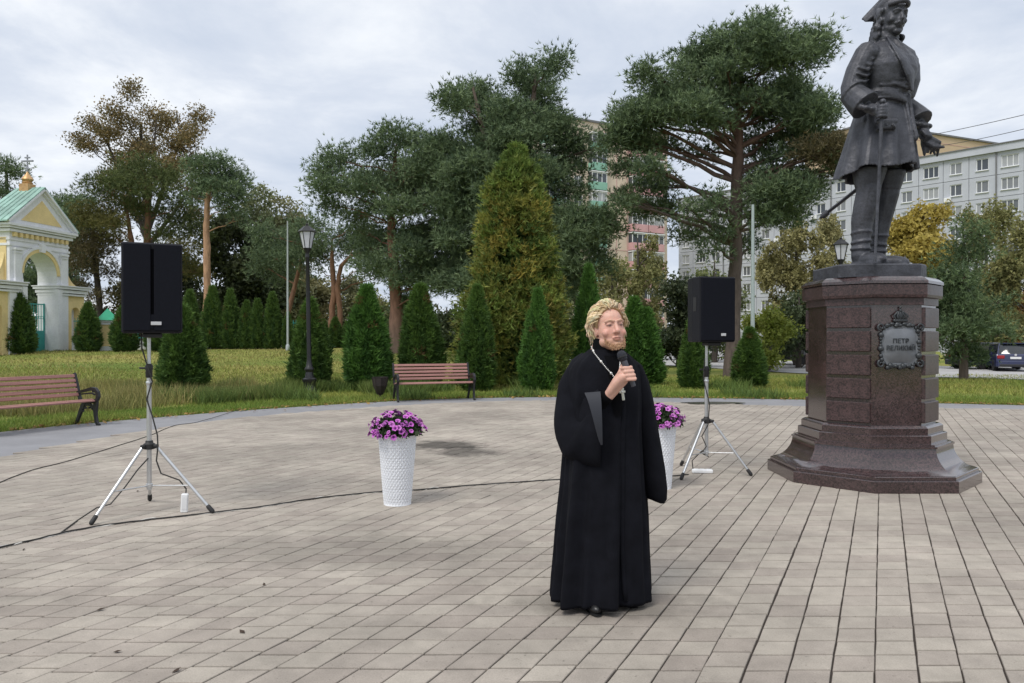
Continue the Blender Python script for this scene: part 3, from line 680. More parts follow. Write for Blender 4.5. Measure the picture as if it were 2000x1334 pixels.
def tree(name, label, d, trunk, pads, kind='pine', tint=((.045, .080, .042), (.085, .120, .055)), dens=1.0, L=.23, hi_from=.45, depth=2.0, cat='tree', group=None,
         trunks2=(), limb_r=.05, limbs=True, bark=(BARK_LO, BARK_HI), seed=1, drop=.35):
    """trunk and crown pads are measured in photo pixels at distance d, then built at their real size and place"""
    rnd = random.Random(seed); s = d / F
    bx, by = trunk[0][0], trunk[0][1]
    X0 = (bx - CX) * s; base = Vector((X0, d, gzf(X0, d)))
    root = empty(name, base, 0, label, cat, group)
    tm = MB(); top = max(W(p[0], p[1], d).z for p in trunk) - base.z
    def tcol(z):
        t = min(1, max(0, (z / max(top, .1) - hi_from + .12) / .24)); return tuple(a * (1 - t) + b * t for a, b in zip(bark[0], bark[1]))
    def trunk_tube(tr, dy0=0.0, dy1=0.0):
        P = []; r_ = []
        for i, (px, py, rp) in enumerate(tr):
            p = W(px, py, d) - base; p.y += dy0 + (dy1 - dy0) * i / max(1, len(tr) - 1)
            P.append(p); r_.append(rp * s)
        if tr is trunk: P[0].z = -.15; r_[0] *= 1.25
        Q = []; q = []
        for i in range(len(P) - 1):
            for k in range(4):
                t = k / 4; Q.append(P[i].lerp(P[i + 1], t) + Vector((rnd.gauss(0, .02), rnd.gauss(0, .02), 0)) * (1 if k else 0)); q.append((r_[i] * (1 - t) + r_[i + 1] * t) * rnd.uniform(.93, 1.07))
        Q.append(P[-1]); q.append(r_[-1])
        b0 = len(tm.v); tm.tube(Q, q, 9)
        for i in range(b0, len(tm.v)): tm.c[i] = tcol(tm.v[i][2])
        return Q, q
    main = trunk_tube(trunk); spines = [main]
    for tr in trunks2: spines.append(trunk_tube(tr, 0, rnd.uniform(-.6, .6)))
    fo = Fol(); lm = MB(); t0, t1 = np.array(tint[0]), np.array(tint[1])
    for pad in pads:
        px, py, rx, ry = pad[:4]; dm = pad[4] if len(pad) > 4 else 1.0; tc = pad[5] if len(pad) > 5 else None
        dy = rnd.uniform(-1, 1) * depth
        c = W(px, py, d) - base; c.y += dy
        if kind == 'pine': ry *= 1.3
        r = np.array((rx * s, rx * s * .95, ry * s))
        a_, b_ = (t0, t1) if tc is None else (np.array(tc[0]), np.array(tc[1]))
        if limbs:
            # attach the limb to the nearest stem, lower than the pad
            best = None
            for Q, q in spines:
                hd = [math.hypot(p.x - c.x, p.y - c.y) for p in Q]
                for p, rr, h in zip(Q, q, hd):
                    want = c.z - drop * h; sc_ = abs(p.z - want) + .35 * h
                    if best is None or sc_ < best[0]: best = (sc_, p, rr)
            a = best[1]; mid = a.lerp(c, .55) + Vector((rnd.uniform(-.15, .15), rnd.uniform(-.15, .15), rnd.uniform(.0, .25))) * (a - c).length * .5
            pts = bez(a, mid, c, 7); pts = [p + Vector((rnd.gauss(0, .05), rnd.gauss(0, .05), rnd.gauss(0, .05))) if 0 < i < 7 else p for i, p in enumerate(pts)]
            r0 = min(best[2] * .5, (limb_r + .010 * (a - c).length) * .62)
            b0 = len(lm.v); lm.tube(pts, [r0 * (1 - .75 * i / 7) for i in range(8)], 6)
            for _ in range(5):
                q_, _d = in_ell(1, r * .85); e = c + Vector(q_[0]); k = rnd.randrange(4, 7); st = pts[k]
                lm.tube(bez(st, st.lerp(e, .5) + Vector((0, 0, .12)), e, 3), [r0 * .32, r0 * .22, r0 * .14, r0 * .06], 4)
            for i in range(b0, len(lm.v)): lm.c[i] = tcol(lm.v[i][2])
        n = max(30, int(dens * dm * rx * ry / (1.75 if kind == 'pine' else .95)))
        cc = np.array(c)
        if kind == 'pine':
            nc = max(5, int(n / 9)); sub, sd_ = in_ell(nc, r, .5); sub[:, 2] = np.where(sub[:, 2] < 0, sub[:, 2] * .65, sub[:, 2])
            idx = rng.integers(0, nc, n); off = np.clip(rng.normal(0, 1, (n, 3)), -1.7, 1.7) * np.array((.30, .30, .21)) * (d / 36) ** .5
            P = sub[idx] + off
            D = unit(P / r * .8 + np.array((0, 0, .75)) + off * 1.2)
            shade = rng.uniform(0, 1, (nc, 1))[idx]
            colr = a_ + (b_ - a_) * np.clip(shade + rng.normal(0, .12, (n, 1)), 0, 1.15)
            fo.needles(P + cc, D, 5, L, L * .20, .70, colr)
        elif kind == 'weep':
            ns = max(8, n // 7); sub, _ = in_ell(ns, r * np.array((1, 1, .9)), .5)
            k = 9; ln = rng.uniform(.25, 1.0, (ns, 1)) * r[2] * .9
            t = rng.uniform(0, 1, (ns, k)); P = np.repeat(sub[:, None, :], k, 1); P[:, :, 2] -= t * ln; P[:, :, :2] += rng.normal(0, .05, (ns, k, 2)) + (t[..., None] * rng.normal(0, .12, (ns, 1, 2)))
            colr = a_ + (b_ - a_) * np.repeat(rng.uniform(0, 1, (ns, 1)), k, 0)
            fo.leaves(P.reshape(-1, 3) + cc, L, colr, droop=1.1)
        else:
            nc = max(5, n // 16); sub, _ = in_ell(nc, r, .5); idx = rng.integers(0, nc, n)
            P = sub[idx] + np.clip(rng.normal(0, 1, (n, 3)), -1.8, 1.8) * np.array((.24, .24, .18)) * (d / 40)
            colr = a_ + (b_ - a_) * np.clip(rng.uniform(0, 1, (nc, 1))[idx] + rng.normal(0, .15, (n, 1)), 0, 1.2)
            fo.leaves(P + cc, L, colr)
    tm.build('trunk', M['bark'], root, 60, tint=True)
    if lm.v: lm.build('limbs', M['bark'], root, 60, tint=True)
    fo.build('crown', M['needle'] if kind == 'pine' else M['leaf'], root)
    return root
def fill(px0, px1, py0, py1, n, rx, ry, seed, shape=None):
    r_ = random.Random(seed); out = []
    while len(out) < n:
        x, y = r_.uniform(px0, px1), r_.uniform(py0, py1)
        if shape is None or shape(x, y): out.append((x, y, rx * r_.uniform(.75, 1.25), ry * r_.uniform(.75, 1.25)))
    return out
PINE_D = ((.082, .128, .072), (.22, .29, .15))       # dark blue-green needles
PINE_B = ((.090, .080, .044), (.17, .14, .068))        # browned needles
PINE_Y = ((.10, .105, .036), (.18, .165, .055))

# the big spreading pine beside the statue
T1 = [(1472, 66, 36, 18), (1430, 86, 50, 22), (1395, 100, 44, 22), (1510, 100, 46, 24), (1545, 124, 46, 24), (1352, 122, 42, 26), (1450, 118, 70, 30), (1400, 140, 60, 26, .8), (1575, 152, 46, 26), (1500, 150, 70, 28),
      (1335, 152, 34, 20), (1440, 178, 64, 24, .8), (1545, 190, 60, 28), (1600, 198, 42, 26), (1490, 205, 50, 22, .7), (1250, 172, 30, 20), (1275, 195, 46, 24), (1238, 215, 40, 26), (1305, 212, 44, 24), (1345, 205, 40, 22, .8),
      (1225, 248, 38, 24), (1270, 245, 52, 22), (1330, 240, 50, 20, .8), (1200, 275, 38, 22), (1248, 282, 46, 20), (1308, 272, 44, 18, .8), (1375, 250, 44, 18, .6), (1610, 240, 46, 24), (1560, 238, 54, 22), (1635, 262, 26, 16),
      (1590, 278, 48, 20), (1530, 262, 46, 16, .8), (1500, 285, 40, 16, .6), (1222, 318, 28, 13), (1250, 345, 34, 14), (1285, 360, 36, 18), (1228, 382, 32, 13), (1275, 395, 38, 15), (1215, 402, 20, 10), (1312, 395, 26, 18, .7),
      (1615, 305, 40, 16, 1, PINE_B), (1575, 318, 56, 20, 1, PINE_B), (1635, 330, 20, 14, .8, PINE_B), (1540, 345, 46, 22, 1, PINE_B), (1595, 350, 44, 20), (1500, 352, 48, 24), (1480, 385, 46, 24), (1530, 385, 50, 22), (1570, 385, 34, 16, .8),
      (1500, 420, 46, 18, .9), (1545, 425, 44, 14, .8), (1465, 430, 30, 20, .6), (1370, 410, 34, 26, .38), (1350, 450, 38, 24, .42), (1395, 450, 26, 26, .4), (1385, 490, 34, 20, .35), (1330, 425, 24, 20, .4), (1470, 470, 30, 16, .4), (1500, 478, 20, 12, .4)] + [(x, y, 46, 20, .42) for x, y in ((1400, 188), (1365, 200), (1460, 215), (1530, 222), (1580, 232), (1420, 225), (1300, 180), (1320, 170), (1390, 165), (1480, 250), (1545, 255), (1350, 262), (1390, 280), (1600, 320), (1520, 310), (1510, 190), (1560, 180))]
tree('scots_pine', 'tall spreading pine with bare reddish limbs standing left of the statue', 34, [(1428, 722, 13.5), (1434, 600, 12.5), (1437, 480, 12), (1438, 380, 11.5), (1440, 330, 11), (1441, 250, 8), (1442, 170, 5.5), (1455, 80, 2.5)], T1,
     tint=PINE_D, depth=2.3, dens=1.05, seed=3, hi_from=.6, bark=((.105, .080, .068), (.13, .075, .055)), limb_r=.13)
# the largest pine in the middle
def t2s(x, y):
    w = np.interp(y, [110, 150, 190, 240, 290, 400, 520, 560], [40, 90, 110, 100, 130, 140, 150, 110]); c = np.interp(y, [110, 200, 240, 300, 560], [1045, 1005, 975, 1010, 1035]); return abs(x - c) < w
T2 = [(1045, 132, 44, 22), (1075, 150, 32, 22), (1012, 150, 30, 22), (1055, 175, 46, 22), (1025, 195, 56, 22), (930, 165, 40, 20), (905, 195, 40, 22), (955, 190, 44, 22), (895, 228, 34, 22), (940, 235, 50, 22), (1000, 235, 56, 22), (1060, 225, 40, 24), (1075, 252, 26, 18)] + [p for p in fill(870, 1185, 240, 575, 90, 42, 20, 5, t2s) if not (p[0] > 1118 and p[1] < 430)] + [(1105, 285, 34, 13), (1140, 296, 30, 11), (1172, 302, 22, 9), (1120, 330, 34, 16), (1115, 375, 40, 16), (1120, 415, 40, 16), (1180, 500, 22, 14), (1165, 440, 28, 18), (1170, 530, 24, 12)]
tree('scots_pine', 'largest dark pine with dense layered crown rising behind the yellowing thuja', 37, [(1030, 715, 12), (1030, 450, 11), (1032, 300, 8), (1040, 200, 5), (1046, 130, 2)], T2, tint=PINE_D, depth=2.6, dens=1.0, seed=5, hi_from=1.5, trunks2=[[(1028, 520, 8), (960, 330, 6), (925, 180, 2.5)]])
T3 = [(660, 312, 34, 22), (640, 340, 30, 22), (690, 345, 34, 22), (650, 375, 38, 20), (770, 282, 42, 22), (735, 300, 36, 20), (810, 275, 26, 20), (830, 300, 30, 26), (780, 320, 54, 22), (730, 340, 46, 22), (830, 345, 40, 26), (785, 365, 54, 22), (715, 375, 46, 18, .8), (640, 405, 30, 18, .8), (680, 410, 40, 16, .8),
      (740, 405, 50, 18, .9), (830, 395, 44, 22), (800, 420, 50, 20), (850, 440, 50, 24), (860, 480, 46, 22), (880, 400, 40, 26), (825, 475, 48, 20), (890, 350, 36, 26), (870, 310, 30, 22), (800, 510, 50, 20), (855, 525, 46, 20), (740, 450, 34, 20, .6), (715, 480, 34, 18, .6), (740, 520, 44, 18), (800, 550, 46, 16, .9), (870, 560, 40, 18), (900, 530, 40, 22), (690, 445, 26, 14, .5)] + fill(790, 905, 330, 600, 12, 36, 18, 77)
tree('scots_pine', 'dark pine with reddish trunk and open crown right of the lamp post', 39, [(776, 690, 15), (774, 600, 13), (768, 500, 10), (764, 420, 8), (768, 340, 5), (775, 280, 2)], T3, tint=PINE_D, depth=2.3, dens=1.0, seed=8, hi_from=.15, bark=((.12, .085, .065), (.20, .10, .065)))
T4 = [(700, 440, 40, 22, .9, ((.05, .085, .035), (.095, .13, .05))), (665, 460, 36, 20, .9), (715, 470, 36, 20), (680, 490, 40, 16), (640, 480, 26, 18, .8), (625, 500, 24, 20, .8), (735, 505, 34, 18), (755, 480, 30, 20), (625, 445, 22, 20, .7), (615, 525, 18, 12, .7), (760, 530, 40, 16), (720, 530, 26, 12, .7)]
tree('forked_pine', 'low pine with two twisted orange trunks behind the thuja row', 46, [(651, 690, 7), (647, 630, 6), (653, 570, 6), (649, 520, 4.5), (648, 470, 2.5)], T4, tint=PINE_D, depth=1.6, dens=1.0, seed=9, hi_from=-.2, trunks2=[[(657, 690, 6), (665, 620, 5), (660, 560, 5), (668, 520, 4), (688, 500, 3), (720, 495, 2)]])
tree('scots_pine', 'slim leaning pine with reddish trunk behind the thin white pole', 47, [(550, 690, 5.5), (560, 625, 5), (573, 570, 4.5), (588, 510, 3.5), (600, 450, 2)], [(560, 470, 40, 22), (600, 450, 34, 22), (530, 500, 36, 20), (575, 510, 36, 16), (610, 490, 26, 20), (520, 460, 30, 20), (505, 520, 30, 18), (545, 545, 30, 12)], tint=PINE_D, depth=1.6, dens=1.0, seed=10, hi_from=-.1)
# left group
DEC_B = ((.135, .125, .062), (.29, .205, .088)); DEC_O = ((.075, .080, .034), (.12, .115, .05))
def t5s(x, y):
    w = np.interp(y, [180, 220, 280, 330, 420], [70, 112, 128, 110, 100]); c = np.interp(y, [180, 260, 420], [275, 285, 300]); return abs(x - c) < w
tree('autumn_tree', 'tall thinning tree with brown autumn leaves above the left loudspeaker', 62, [(292, 690, 9), (290, 500, 8), (285, 420, 6), (280, 330, 4), (275, 240, 1.5)], fill(160, 415, 195, 415, 44, 26, 17, 12, t5s), kind='leaf', tint=DEC_B, dens=1.55, L=.17, depth=3.0, seed=12, limb_r=.06, bark=(BARK_G, BARK_G), drop=.9,
     trunks2=[[(290, 470, 5), (250, 380, 3.5), (215, 300, 2.5), (190, 250, 1)], [(290, 450, 5), (325, 350, 3.5), (350, 270, 2), (340, 215, 1)], [(288, 430, 4), (300, 330, 3), (310, 230, 1)], [(290, 480, 5), (350, 400, 3), (390, 320, 1.5)]])
T6 = [(230, 345, 34, 16), (280, 330, 40, 18), (330, 350, 40, 16), (215, 375, 30, 16), (265, 370, 44, 16), (320, 385, 44, 16), (365, 400, 34, 16), (250, 400, 40, 14), (300, 415, 46, 14), (350, 430, 40, 16), (380, 450, 30, 16), (215, 425, 34, 18, 1, PINE_Y), (245, 445, 34, 16, .8, PINE_Y), (330, 460, 40, 14), (185, 430, 28, 20, 1, PINE_Y), (200, 460, 30, 14, 1, PINE_Y), (370, 490, 34, 16, 1, PINE_Y), (385, 530, 26, 16, .9, PINE_Y)]
tree('scots_pine', 'broad pine with layered olive crown directly behind the left loudspeaker', 52, [(284, 690, 7), (286, 560, 7), (288, 470, 6.5), (290, 420, 5), (284, 340, 2)], T6, tint=((.070, .098, .038), (.155, .185, .066)), depth=2.0, dens=1.0, L=.26, seed=13, hi_from=.3, trunks2=[[(262, 690, 6), (259, 560, 5.5), (260, 470, 5), (250, 400, 2)]])
T7 = [(410, 332, 34, 14), (440, 325, 34, 14), (390, 350, 30, 14), (430, 350, 46, 14), (460, 350, 24, 16), (400, 370, 30, 12), (445, 375, 36, 14), (465, 385, 20, 14), (455, 405, 26, 14, .8), (470, 425, 18, 12, .6), (380, 385, 18, 10, .6)]
tree('scots_pine', 'slim pine with long bare orange trunk and flat top', 48, [(398, 700, 3), (398, 640, 4), (404, 590, 6.5), (404, 500, 7), (403, 440, 6), (407, 380, 5), (420, 340, 2)], T7, tint=PINE_D, depth=1.2, dens=1.15, L=.26, seed=14, hi_from=-.3, bark=((.40, .25, .16), (.42, .25, .15)))
for i, (bx, tp, w_, lab, tn, dd) in enumerate(((505, 375, 55, 'pale green thinning tree between the slim pine and the lamp post', ((.13, .165, .085), (.24, .26, .13)), 66), (565, 400, 44, 'pale yellowish tree behind the thin white pole', ((.17, .185, .095), (.29, .28, .14)), 70),
                                      (455, 430, 46, 'dark leafy tree behind the far row of thujas', ((.045, .06, .03), (.085, .10, .045)), 56), (520, 470, 46, 'dark bushy tree behind the bushy far thujas', ((.04, .06, .03), (.08, .10, .045)), 58))):
    def sh(x, y, bx=bx, tp=tp, w_=w_): return abs(x - bx) < w_ * np.interp(y, [tp, tp + 50, tp + 120, 600], [.3, .8, 1, .9])
    tree('leafy_tree', lab, dd, [(bx, 690, 6), (bx + 4, 560, 4), (bx, tp + 120, 2.5), (bx + 3, tp + 60, 1)], fill(bx - w_, bx + w_, tp, 630, 36, 24, 18, 30 + i, sh), kind='leaf', tint=tn, dens=.75, L=.26, depth=2.2, seed=20 + i, bark=(BARK_G, BARK_G), drop=.8)
T8 = [(150, 400, 34, 14), (185, 405, 28, 14), (135, 425, 30, 16), (170, 430, 40, 14), (200, 435, 26, 14), (150, 455, 36, 14), (190, 465, 34, 14, 1, PINE_B), (160, 485, 34, 14, 1, PINE_B), (200, 495, 34, 16, 1, PINE_B), (170, 520, 36, 16, .8, PINE_B), (215, 530, 30, 16, .7, PINE_B), (145, 510, 22, 14), (165, 560, 24, 18, .5, PINE_B), (205, 580, 30, 14, .5, PINE_B)]
tree('scots_pine', 'dark pine with browned lower branches right behind the gateway', 54, [(192, 690, 6), (195, 600, 6), (188, 520, 5), (180, 440, 3), (170, 400, 1.5)], T8, tint=PINE_D, depth=1.6, dens=.95, L=.28, seed=15, hi_from=.9, bark=((.05, .04, .035), (.09, .06, .045)))
for i, (bx, tp, w_, lab, dd) in enumerate(((14, 300, 38, 'dark pine at the left edge behind the gateway roof', 64), (95, 370, 40, 'dark pine just behind the pediment of the gateway', 60), (75, 520, 46, 'dark conifer seen through the arch of the gateway', 58), (128, 385, 30, 'small dark pine top right of the roof cross', 62))):
    def sh(x, y, bx=bx, tp=tp, w_=w_): return abs(x - bx) < w_ * np.interp(y, [tp, tp + 50, tp + 120, 600], [.25, .8, 1, .9])
    tree('scots_pine', lab, dd, [(bx + 20, 690, 5), (bx + 10, 560, 5), (bx, tp + 60, 3), (bx, tp + 5, 1)], fill(bx - w_, bx + w_, tp + 8, 600, 20, 26, 16, 50 + i, sh), tint=PINE_D, dens=.9, L=.3, depth=1.8, seed=40 + i, hi_from=.9, bark=(BARK_G, BARK_G))
# right side
YEL = ((.34, .27, .065), (.52, .42, .105)); OLV = ((.18, .19, .072), (.32, .305, .125)); WIL = ((.22, .22, .10), (.38, .34, .16)); PIN2 = ((.075, .12, .062), (.18, .245, .115))
def sil(bx, tp, w_, k=.3):
    return lambda x, y: abs(x - bx) < w_ * np.interp(y, [tp, tp + 40, tp + 120, 720], [k, .75, 1, .95])
def bushy(name, lab, dd, bx, tp, bt, w_, n, rx, ry, tn, kind, seed, dens=.8, L=.2, k=.3, cat='tree', bark=(BARK_G, BARK_G), depth=1.6):
    tree(name, lab, dd, [(bx, 712, 5), (bx + 2, (tp + 712) / 2, 4), (bx, tp + 10, 1)], fill(bx - w_, bx + w_, tp, bt, n, rx, ry, seed, sil(bx, tp, w_, k)), kind=kind, tint=tn, dens=dens, L=L, depth=depth, seed=seed, bark=bark, drop=.8, cat=cat)
bushy('yellow_tree', 'bright yellow autumn tree just right of the boots of the statue', 44, 1800, 405, 560, 62, 24, 26, 20, YEL, 'leaf', 60, .9, .22)
bushy('weeping_birch', 'pale olive birch in front of the grey apartment block right of the yellow tree', 52, 1925, 400, 640, 52, 22, 20, 34, OLV, 'weep', 61, .8, .17)
bushy('weeping_birch', 'olive birch at the right edge of the picture', 46, 2005, 430, 640, 46, 18, 20, 34, OLV, 'weep', 62, .8, .17)
tree('young_pine', 'bushy young pine standing right of the pedestal', 30, [(1882, 735, 7), (1884, 600, 5), (1880, 428, 1.5)], [(1880, 432, 9, 12), (1878, 455, 16, 12), (1890, 470, 20, 12), (1865, 485, 22, 12), (1900, 500, 26, 13), (1855, 515, 28, 13)] + fill(1800, 1965, 525, 700, 44, 24, 12, 63, lambda x, y: abs(x - 1884) < np.interp(y, [420, 520, 600, 660, 715], [8, 36, 62, 74, 60])), tint=PIN2, dens=.75, L=.19, depth=1.3, seed=63, bark=(BARK_LO, BARK_LO), drop=.1)
bushy('rusty_shrub', 'orange-brown leafy tree behind the blue car', 54, 1985, 560, 690, 48, 16, 24, 18, ((.20, .11, .035), (.28, .17, .05)), 'leaf', 64, .8, .22)
bushy('leafy_tree', 'mid green tree between the young pine and the blue car', 60, 1945, 590, 700, 40, 14, 26, 18, OLV, 'leaf', 65, .9, .24)
bushy('weeping_birch', 'yellowish weeping birch right of the grey lamp pole', 50, 1555, 428, 640, 62, 26, 22, 30, ((.22, .21, .085), (.38, .345, .155)), 'weep', 66, .9, .17)
bushy('weeping_birch', 'pale weeping birch left of the lamp beside the statue', 54, 1622, 440, 650, 44, 22, 18, 30, WIL, 'weep', 67, .9, .17)
bushy('weeping_birch', 'weeping birch hanging in front of the beige tower', 62, 1245, 455, 640, 50, 24, 18, 30, OLV, 'weep', 68, .85, .2)
bushy('leafy_tree', 'olive tree between the beige tower and the large thuja', 58, 1195, 520, 680, 40, 16, 22, 18, OLV, 'leaf', 69, .9, .24)
bushy('leafy_tree', 'dark bush left of the right loudspeaker', 48, 1325, 545, 690, 48, 20, 26, 20, ((.04, .06, .035), (.085, .105, .05)), 'leaf', 70, .95, .2)
bushy('leafy_tree', 'pale green tree behind the trunk of the spreading pine', 56, 1395, 500, 690, 46, 18, 24, 20, ((.12, .155, .06), (.21, .235, .095)), 'leaf', 71, .7, .22)
bushy('leafy_tree', 'bright yellow-green bush right of the grey lamp pole', 42, 1500, 590, 700, 34, 14, 22, 18, ((.19, .24, .045), (.31, .34, .07)), 'leaf', 72, .9, .18)
bushy('leafy_tree', 'dark green bushy tree left of the pedestal', 46, 1560, 570, 685, 52, 20, 26, 18, ((.045, .07, .035), (.09, .115, .05)), 'leaf', 73, .95, .2)
bushy('leafy_tree', 'pale grey-green tree behind the forked pine', 64, 690, 540, 680, 48, 18, 24, 18, ((.12, .13, .07), (.20, .20, .10)), 'leaf', 74, .7, .24)
bushy('leafy_tree', 'yellow-green tree behind the trunk of the open-crowned pine', 60, 735, 590, 685, 40, 14, 24, 16, OLV, 'leaf', 75, .75, .24)
bushy('leafy_tree', 'dark leafy tree behind the far thujas beside the slim pine', 62, 345, 500, 680, 44, 18, 26, 20, ((.045, .06, .03), (.085, .10, .045)), 'leaf', 76, .9, .26)
bushy('leafy_tree', 'dark leafy tree between the fence pillar and the left loudspeaker', 60, 235, 560, 680, 46, 16, 26, 18, ((.06, .06, .03), (.11, .10, .045)), 'leaf', 77, .8, .26)
bushy('leafy_tree', 'dark bush between the open-crowned pine and the large thuja', 50, 872, 590, 690, 34, 12, 24, 18, ((.045, .07, .035), (.09, .115, .05)), 'leaf', 78, .95, .22)
bushy('leafy_tree', 'pale thin tree between the lamp post and the broad pointed thuja', 66, 620, 560, 685, 40, 16, 26, 18, ((.13, .13, .065), (.24, .22, .10)), 'leaf', 79, .8, .26)
bushy('leafy_tree', 'dull green bush behind the second thuja of the middle bench', 56, 800, 600, 690, 44, 16, 26, 16, ((.07, .095, .045), (.14, .165, .07)), 'leaf', 80, .9, .24)
bushy('leafy_tree', 'olive bush behind the far thujas left of the thin white pole', 58, 440, 580, 685, 50, 16, 26, 18, ((.06, .08, .035), (.12, .14, .055)), 'leaf', 81, .9, .26)
bushy('leafy_tree', 'dark olive bush behind the thin white pole', 58, 575, 560, 685, 40, 16, 26, 18, ((.075, .085, .04), (.15, .15, .065)), 'leaf', 82, .9, .26)
bushy('leafy_tree', 'dull bush behind the neck of the priest', 52, 1105, 580, 695, 50, 16, 26, 18, ((.07, .09, .04), (.14, .16, .065)), 'leaf', 83, .9, .24)
# far-off wood closing the horizon
def far_wood():
    fo = Fol(); xs = np.linspace(-190, 150, 90)
    for x in xs:
        y = 135 + rng.uniform(-12, 12); h = rng.uniform(5, 9); r = np.array((3.2, 3.2, h / 2)); n = 150
        P, _ = in_ell(n, r, .5); c = np.array((.07, .085, .045)) * rng.uniform(.7, 1.5) + np.array((.03, .01, 0)) * rng.uniform(0, 1)
        fo.leaves(P + np.array((x, y, h / 2)), .75, np.tile(c, (n, 1)))
    tag(fo.build('far_wood', M['leaf']), kind='stuff')
far_wood()

# thujas: a few different shapes, copied round the lawn
def thuja_mesh(h, w, n, seed, tops=1, tint=((.055, .110, .030), (.125, .215, .045)), L=.19):
    g = np.random.default_rng(seed); fo = Fol()
    t = g.uniform(0, 1, n) ** 1.25
    prof = np.interp(t, [0, .06, .2, .45, .7, .88, 1], [.70, .90, 1, .86, .56, .26, .03])
    th = g.uniform(0, 2 * math.pi, n); lob = 1 + .10 * np.sin(3 * th + 5 * t + seed) + .07 * np.sin(5 * th - 9 * t) + .05 * np.sin(11 * th + 23 * t)
    rr = w / 2 * prof * lob * g.uniform(.72, 1.04, n)
    cx_ = np.zeros(n)
    if tops > 1:
        side = g.integers(0, tops, n) - (tops - 1) / 2; cx_ = side * w * .42 * (1 - .25 * t); t = t * (1 - .13 * (side > 0)); rr *= .78
    P = np.stack([cx_ + rr * np.cos(th), rr * np.sin(th), .03 + t * h * .97], -1)
    D = unit(np.stack([np.cos(th) * .75, np.sin(th) * .75, .85 + 0 * th], -1))
    st = g.uniform(0, 1, n) < .05; P[st] += (D * g.uniform(.02, .10, (n, 1)) * w)[st]
    lo, hi = np.array(tint[0]), np.array(tint[1]); c = lo + (hi - lo) * np.clip(g.uniform(0, 1, (n, 1)) * .7 + .35 * t[:, None] ** 2 + .30 * np.sin(7 * th + 11 * t + 2 * np.sin(9 * t))[:, None], -.1, 1.2)
    bc = in_ell(5, (w * .5, w * .5, h * .45), .3)[0] + np.array((0, 0, h * .45)); near_b = (np.linalg.norm(P[:, None, :] - bc[None], axis=2).min(1) < .13 * w) & (g.uniform(0, 1, n) < .6)
    c[near_b] = np.array((.20, .135, .055)) * g.uniform(.6, 1.2, (near_b.sum(), 1))
    fo.needles(P, D, 4, L, L * .30, .50, c)
    # a few stray tips
    V = np.vstack(fo.V); C = np.vstack(fo.C)
    core = MB(); core.lathe([(w * .5 * p * .74, z * h) for z, p in ((.02, .65), (.08, .88), (.2, 1), (.45, .84), (.7, .52), (.88, .2), (.95, .02))], 12)
    if tops > 1: core = MB(); [core.lathe([(w * .38 * p * .75, z * h * (1 if s < 0 else .87)) for z, p in ((.02, .65), (.08, .88), (.2, 1), (.45, .84), (.7, .52), (.88, .2), (.95, .02))], 12, (s * w * .21, 0, 0)) for s in (-1, 1)]
    tv = []
    for f in core.f:
        if len(f) == 4: tv += [core.v[f[0]], core.v[f[1]], core.v[f[2]], core.v[f[0]], core.v[f[2]], core.v[f[3]]]
    V = np.vstack([V, np.array(tv)]); C = np.vstack([C, np.tile(lo * 1.1, (len(tv), 1))])
    return np_mesh('crown', V, 3, C, M['leaf'])
def thuja_root(name, h, w, n, seed, **k):
    root = empty(name); link('crown', thuja_mesh(h, w, n, seed, **k), root)
    tb = MB(); tb.tint = BARK_LO; tb.tube([(0, 0, -.1), (0, 0, .35)], [.06, .05], 7); tb.build('trunk', M['bark'], root, tint=True); return root
BR = ((.060, .135, .034), (.125, .255, .050))
near_protos = [thuja_root('thuja', 3.0, 1.25, 5200, 101), thuja_root('thuja', 3.1, 1.25, 5200, 102, tint=BR), thuja_root('thuja', 3.2, 1.15, 5200, 103), thuja_root('thuja', 2.6, 1.05, 5000, 104, tops=2, tint=BR)]
PH_ = (3.0, 3.1, 3.2, 2.6); PW_ = (1.25, 1.25, 1.15, 1.05)
used = [False] * 4
def put_thuja(i, px, top, base, wpx, lab, d=None, group='clipped thujas along the lawn edge', name='thuja'):
    if d is None: d = F * HC / (base - H0)
    x = (px - CX) * d / F; z = gzf(x, d)
    h = HC + (H0 - top) * d / F - z
    o = near_protos[i] if not used[i] else copy_tree(near_protos[i]); used[i] = True
    o.location = (x, d, z); o.rotation_euler = (0, 0, random.uniform(0, 6.28) if i != 3 else .2); s = wpx * d / F / PW_[i]; o.scale = (s, s, h / PH_[i]); tag(o, lab, 'thuja', group); return o
put_thuja(0, 357, 598, 768, 84, 'squat rounded thuja just right of the left loudspeaker stand', 21.4)
put_thuja(0, 605, 585, 765, 74, 'thuja directly behind the black lamp post', 23.4)
put_thuja(1, 717, 558, 765, 86, 'broad pointed thuja behind the litter bin', 23.5)
put_thuja(2, 821, 556, 765, 80, 'pointed thuja behind the left half of the middle bench', 24)
put_thuja(2, 932, 558, 765, 66, 'slim thuja behind the right end of the middle bench', 23.2)
put_thuja(1, 1050, 566, 765, 62, 'thuja in front of the large yellowing thuja, left of the priest', 22.8)
put_thuja(1, 1150, 520, 745, 62, 'tall bright thuja rising behind the head of the priest', 27.5)
put_thuja(3, 1250, 582, 748, 74, 'twin-topped thuja right of the shoulder of the priest', 26.5)
put_thuja(0, 1354, 615, 757, 54, 'small thuja beneath the right loudspeaker', 24.4)
put_thuja(2, 1464, 640, 757, 60, 'low thuja between the right loudspeaker and the pedestal', 24.6)
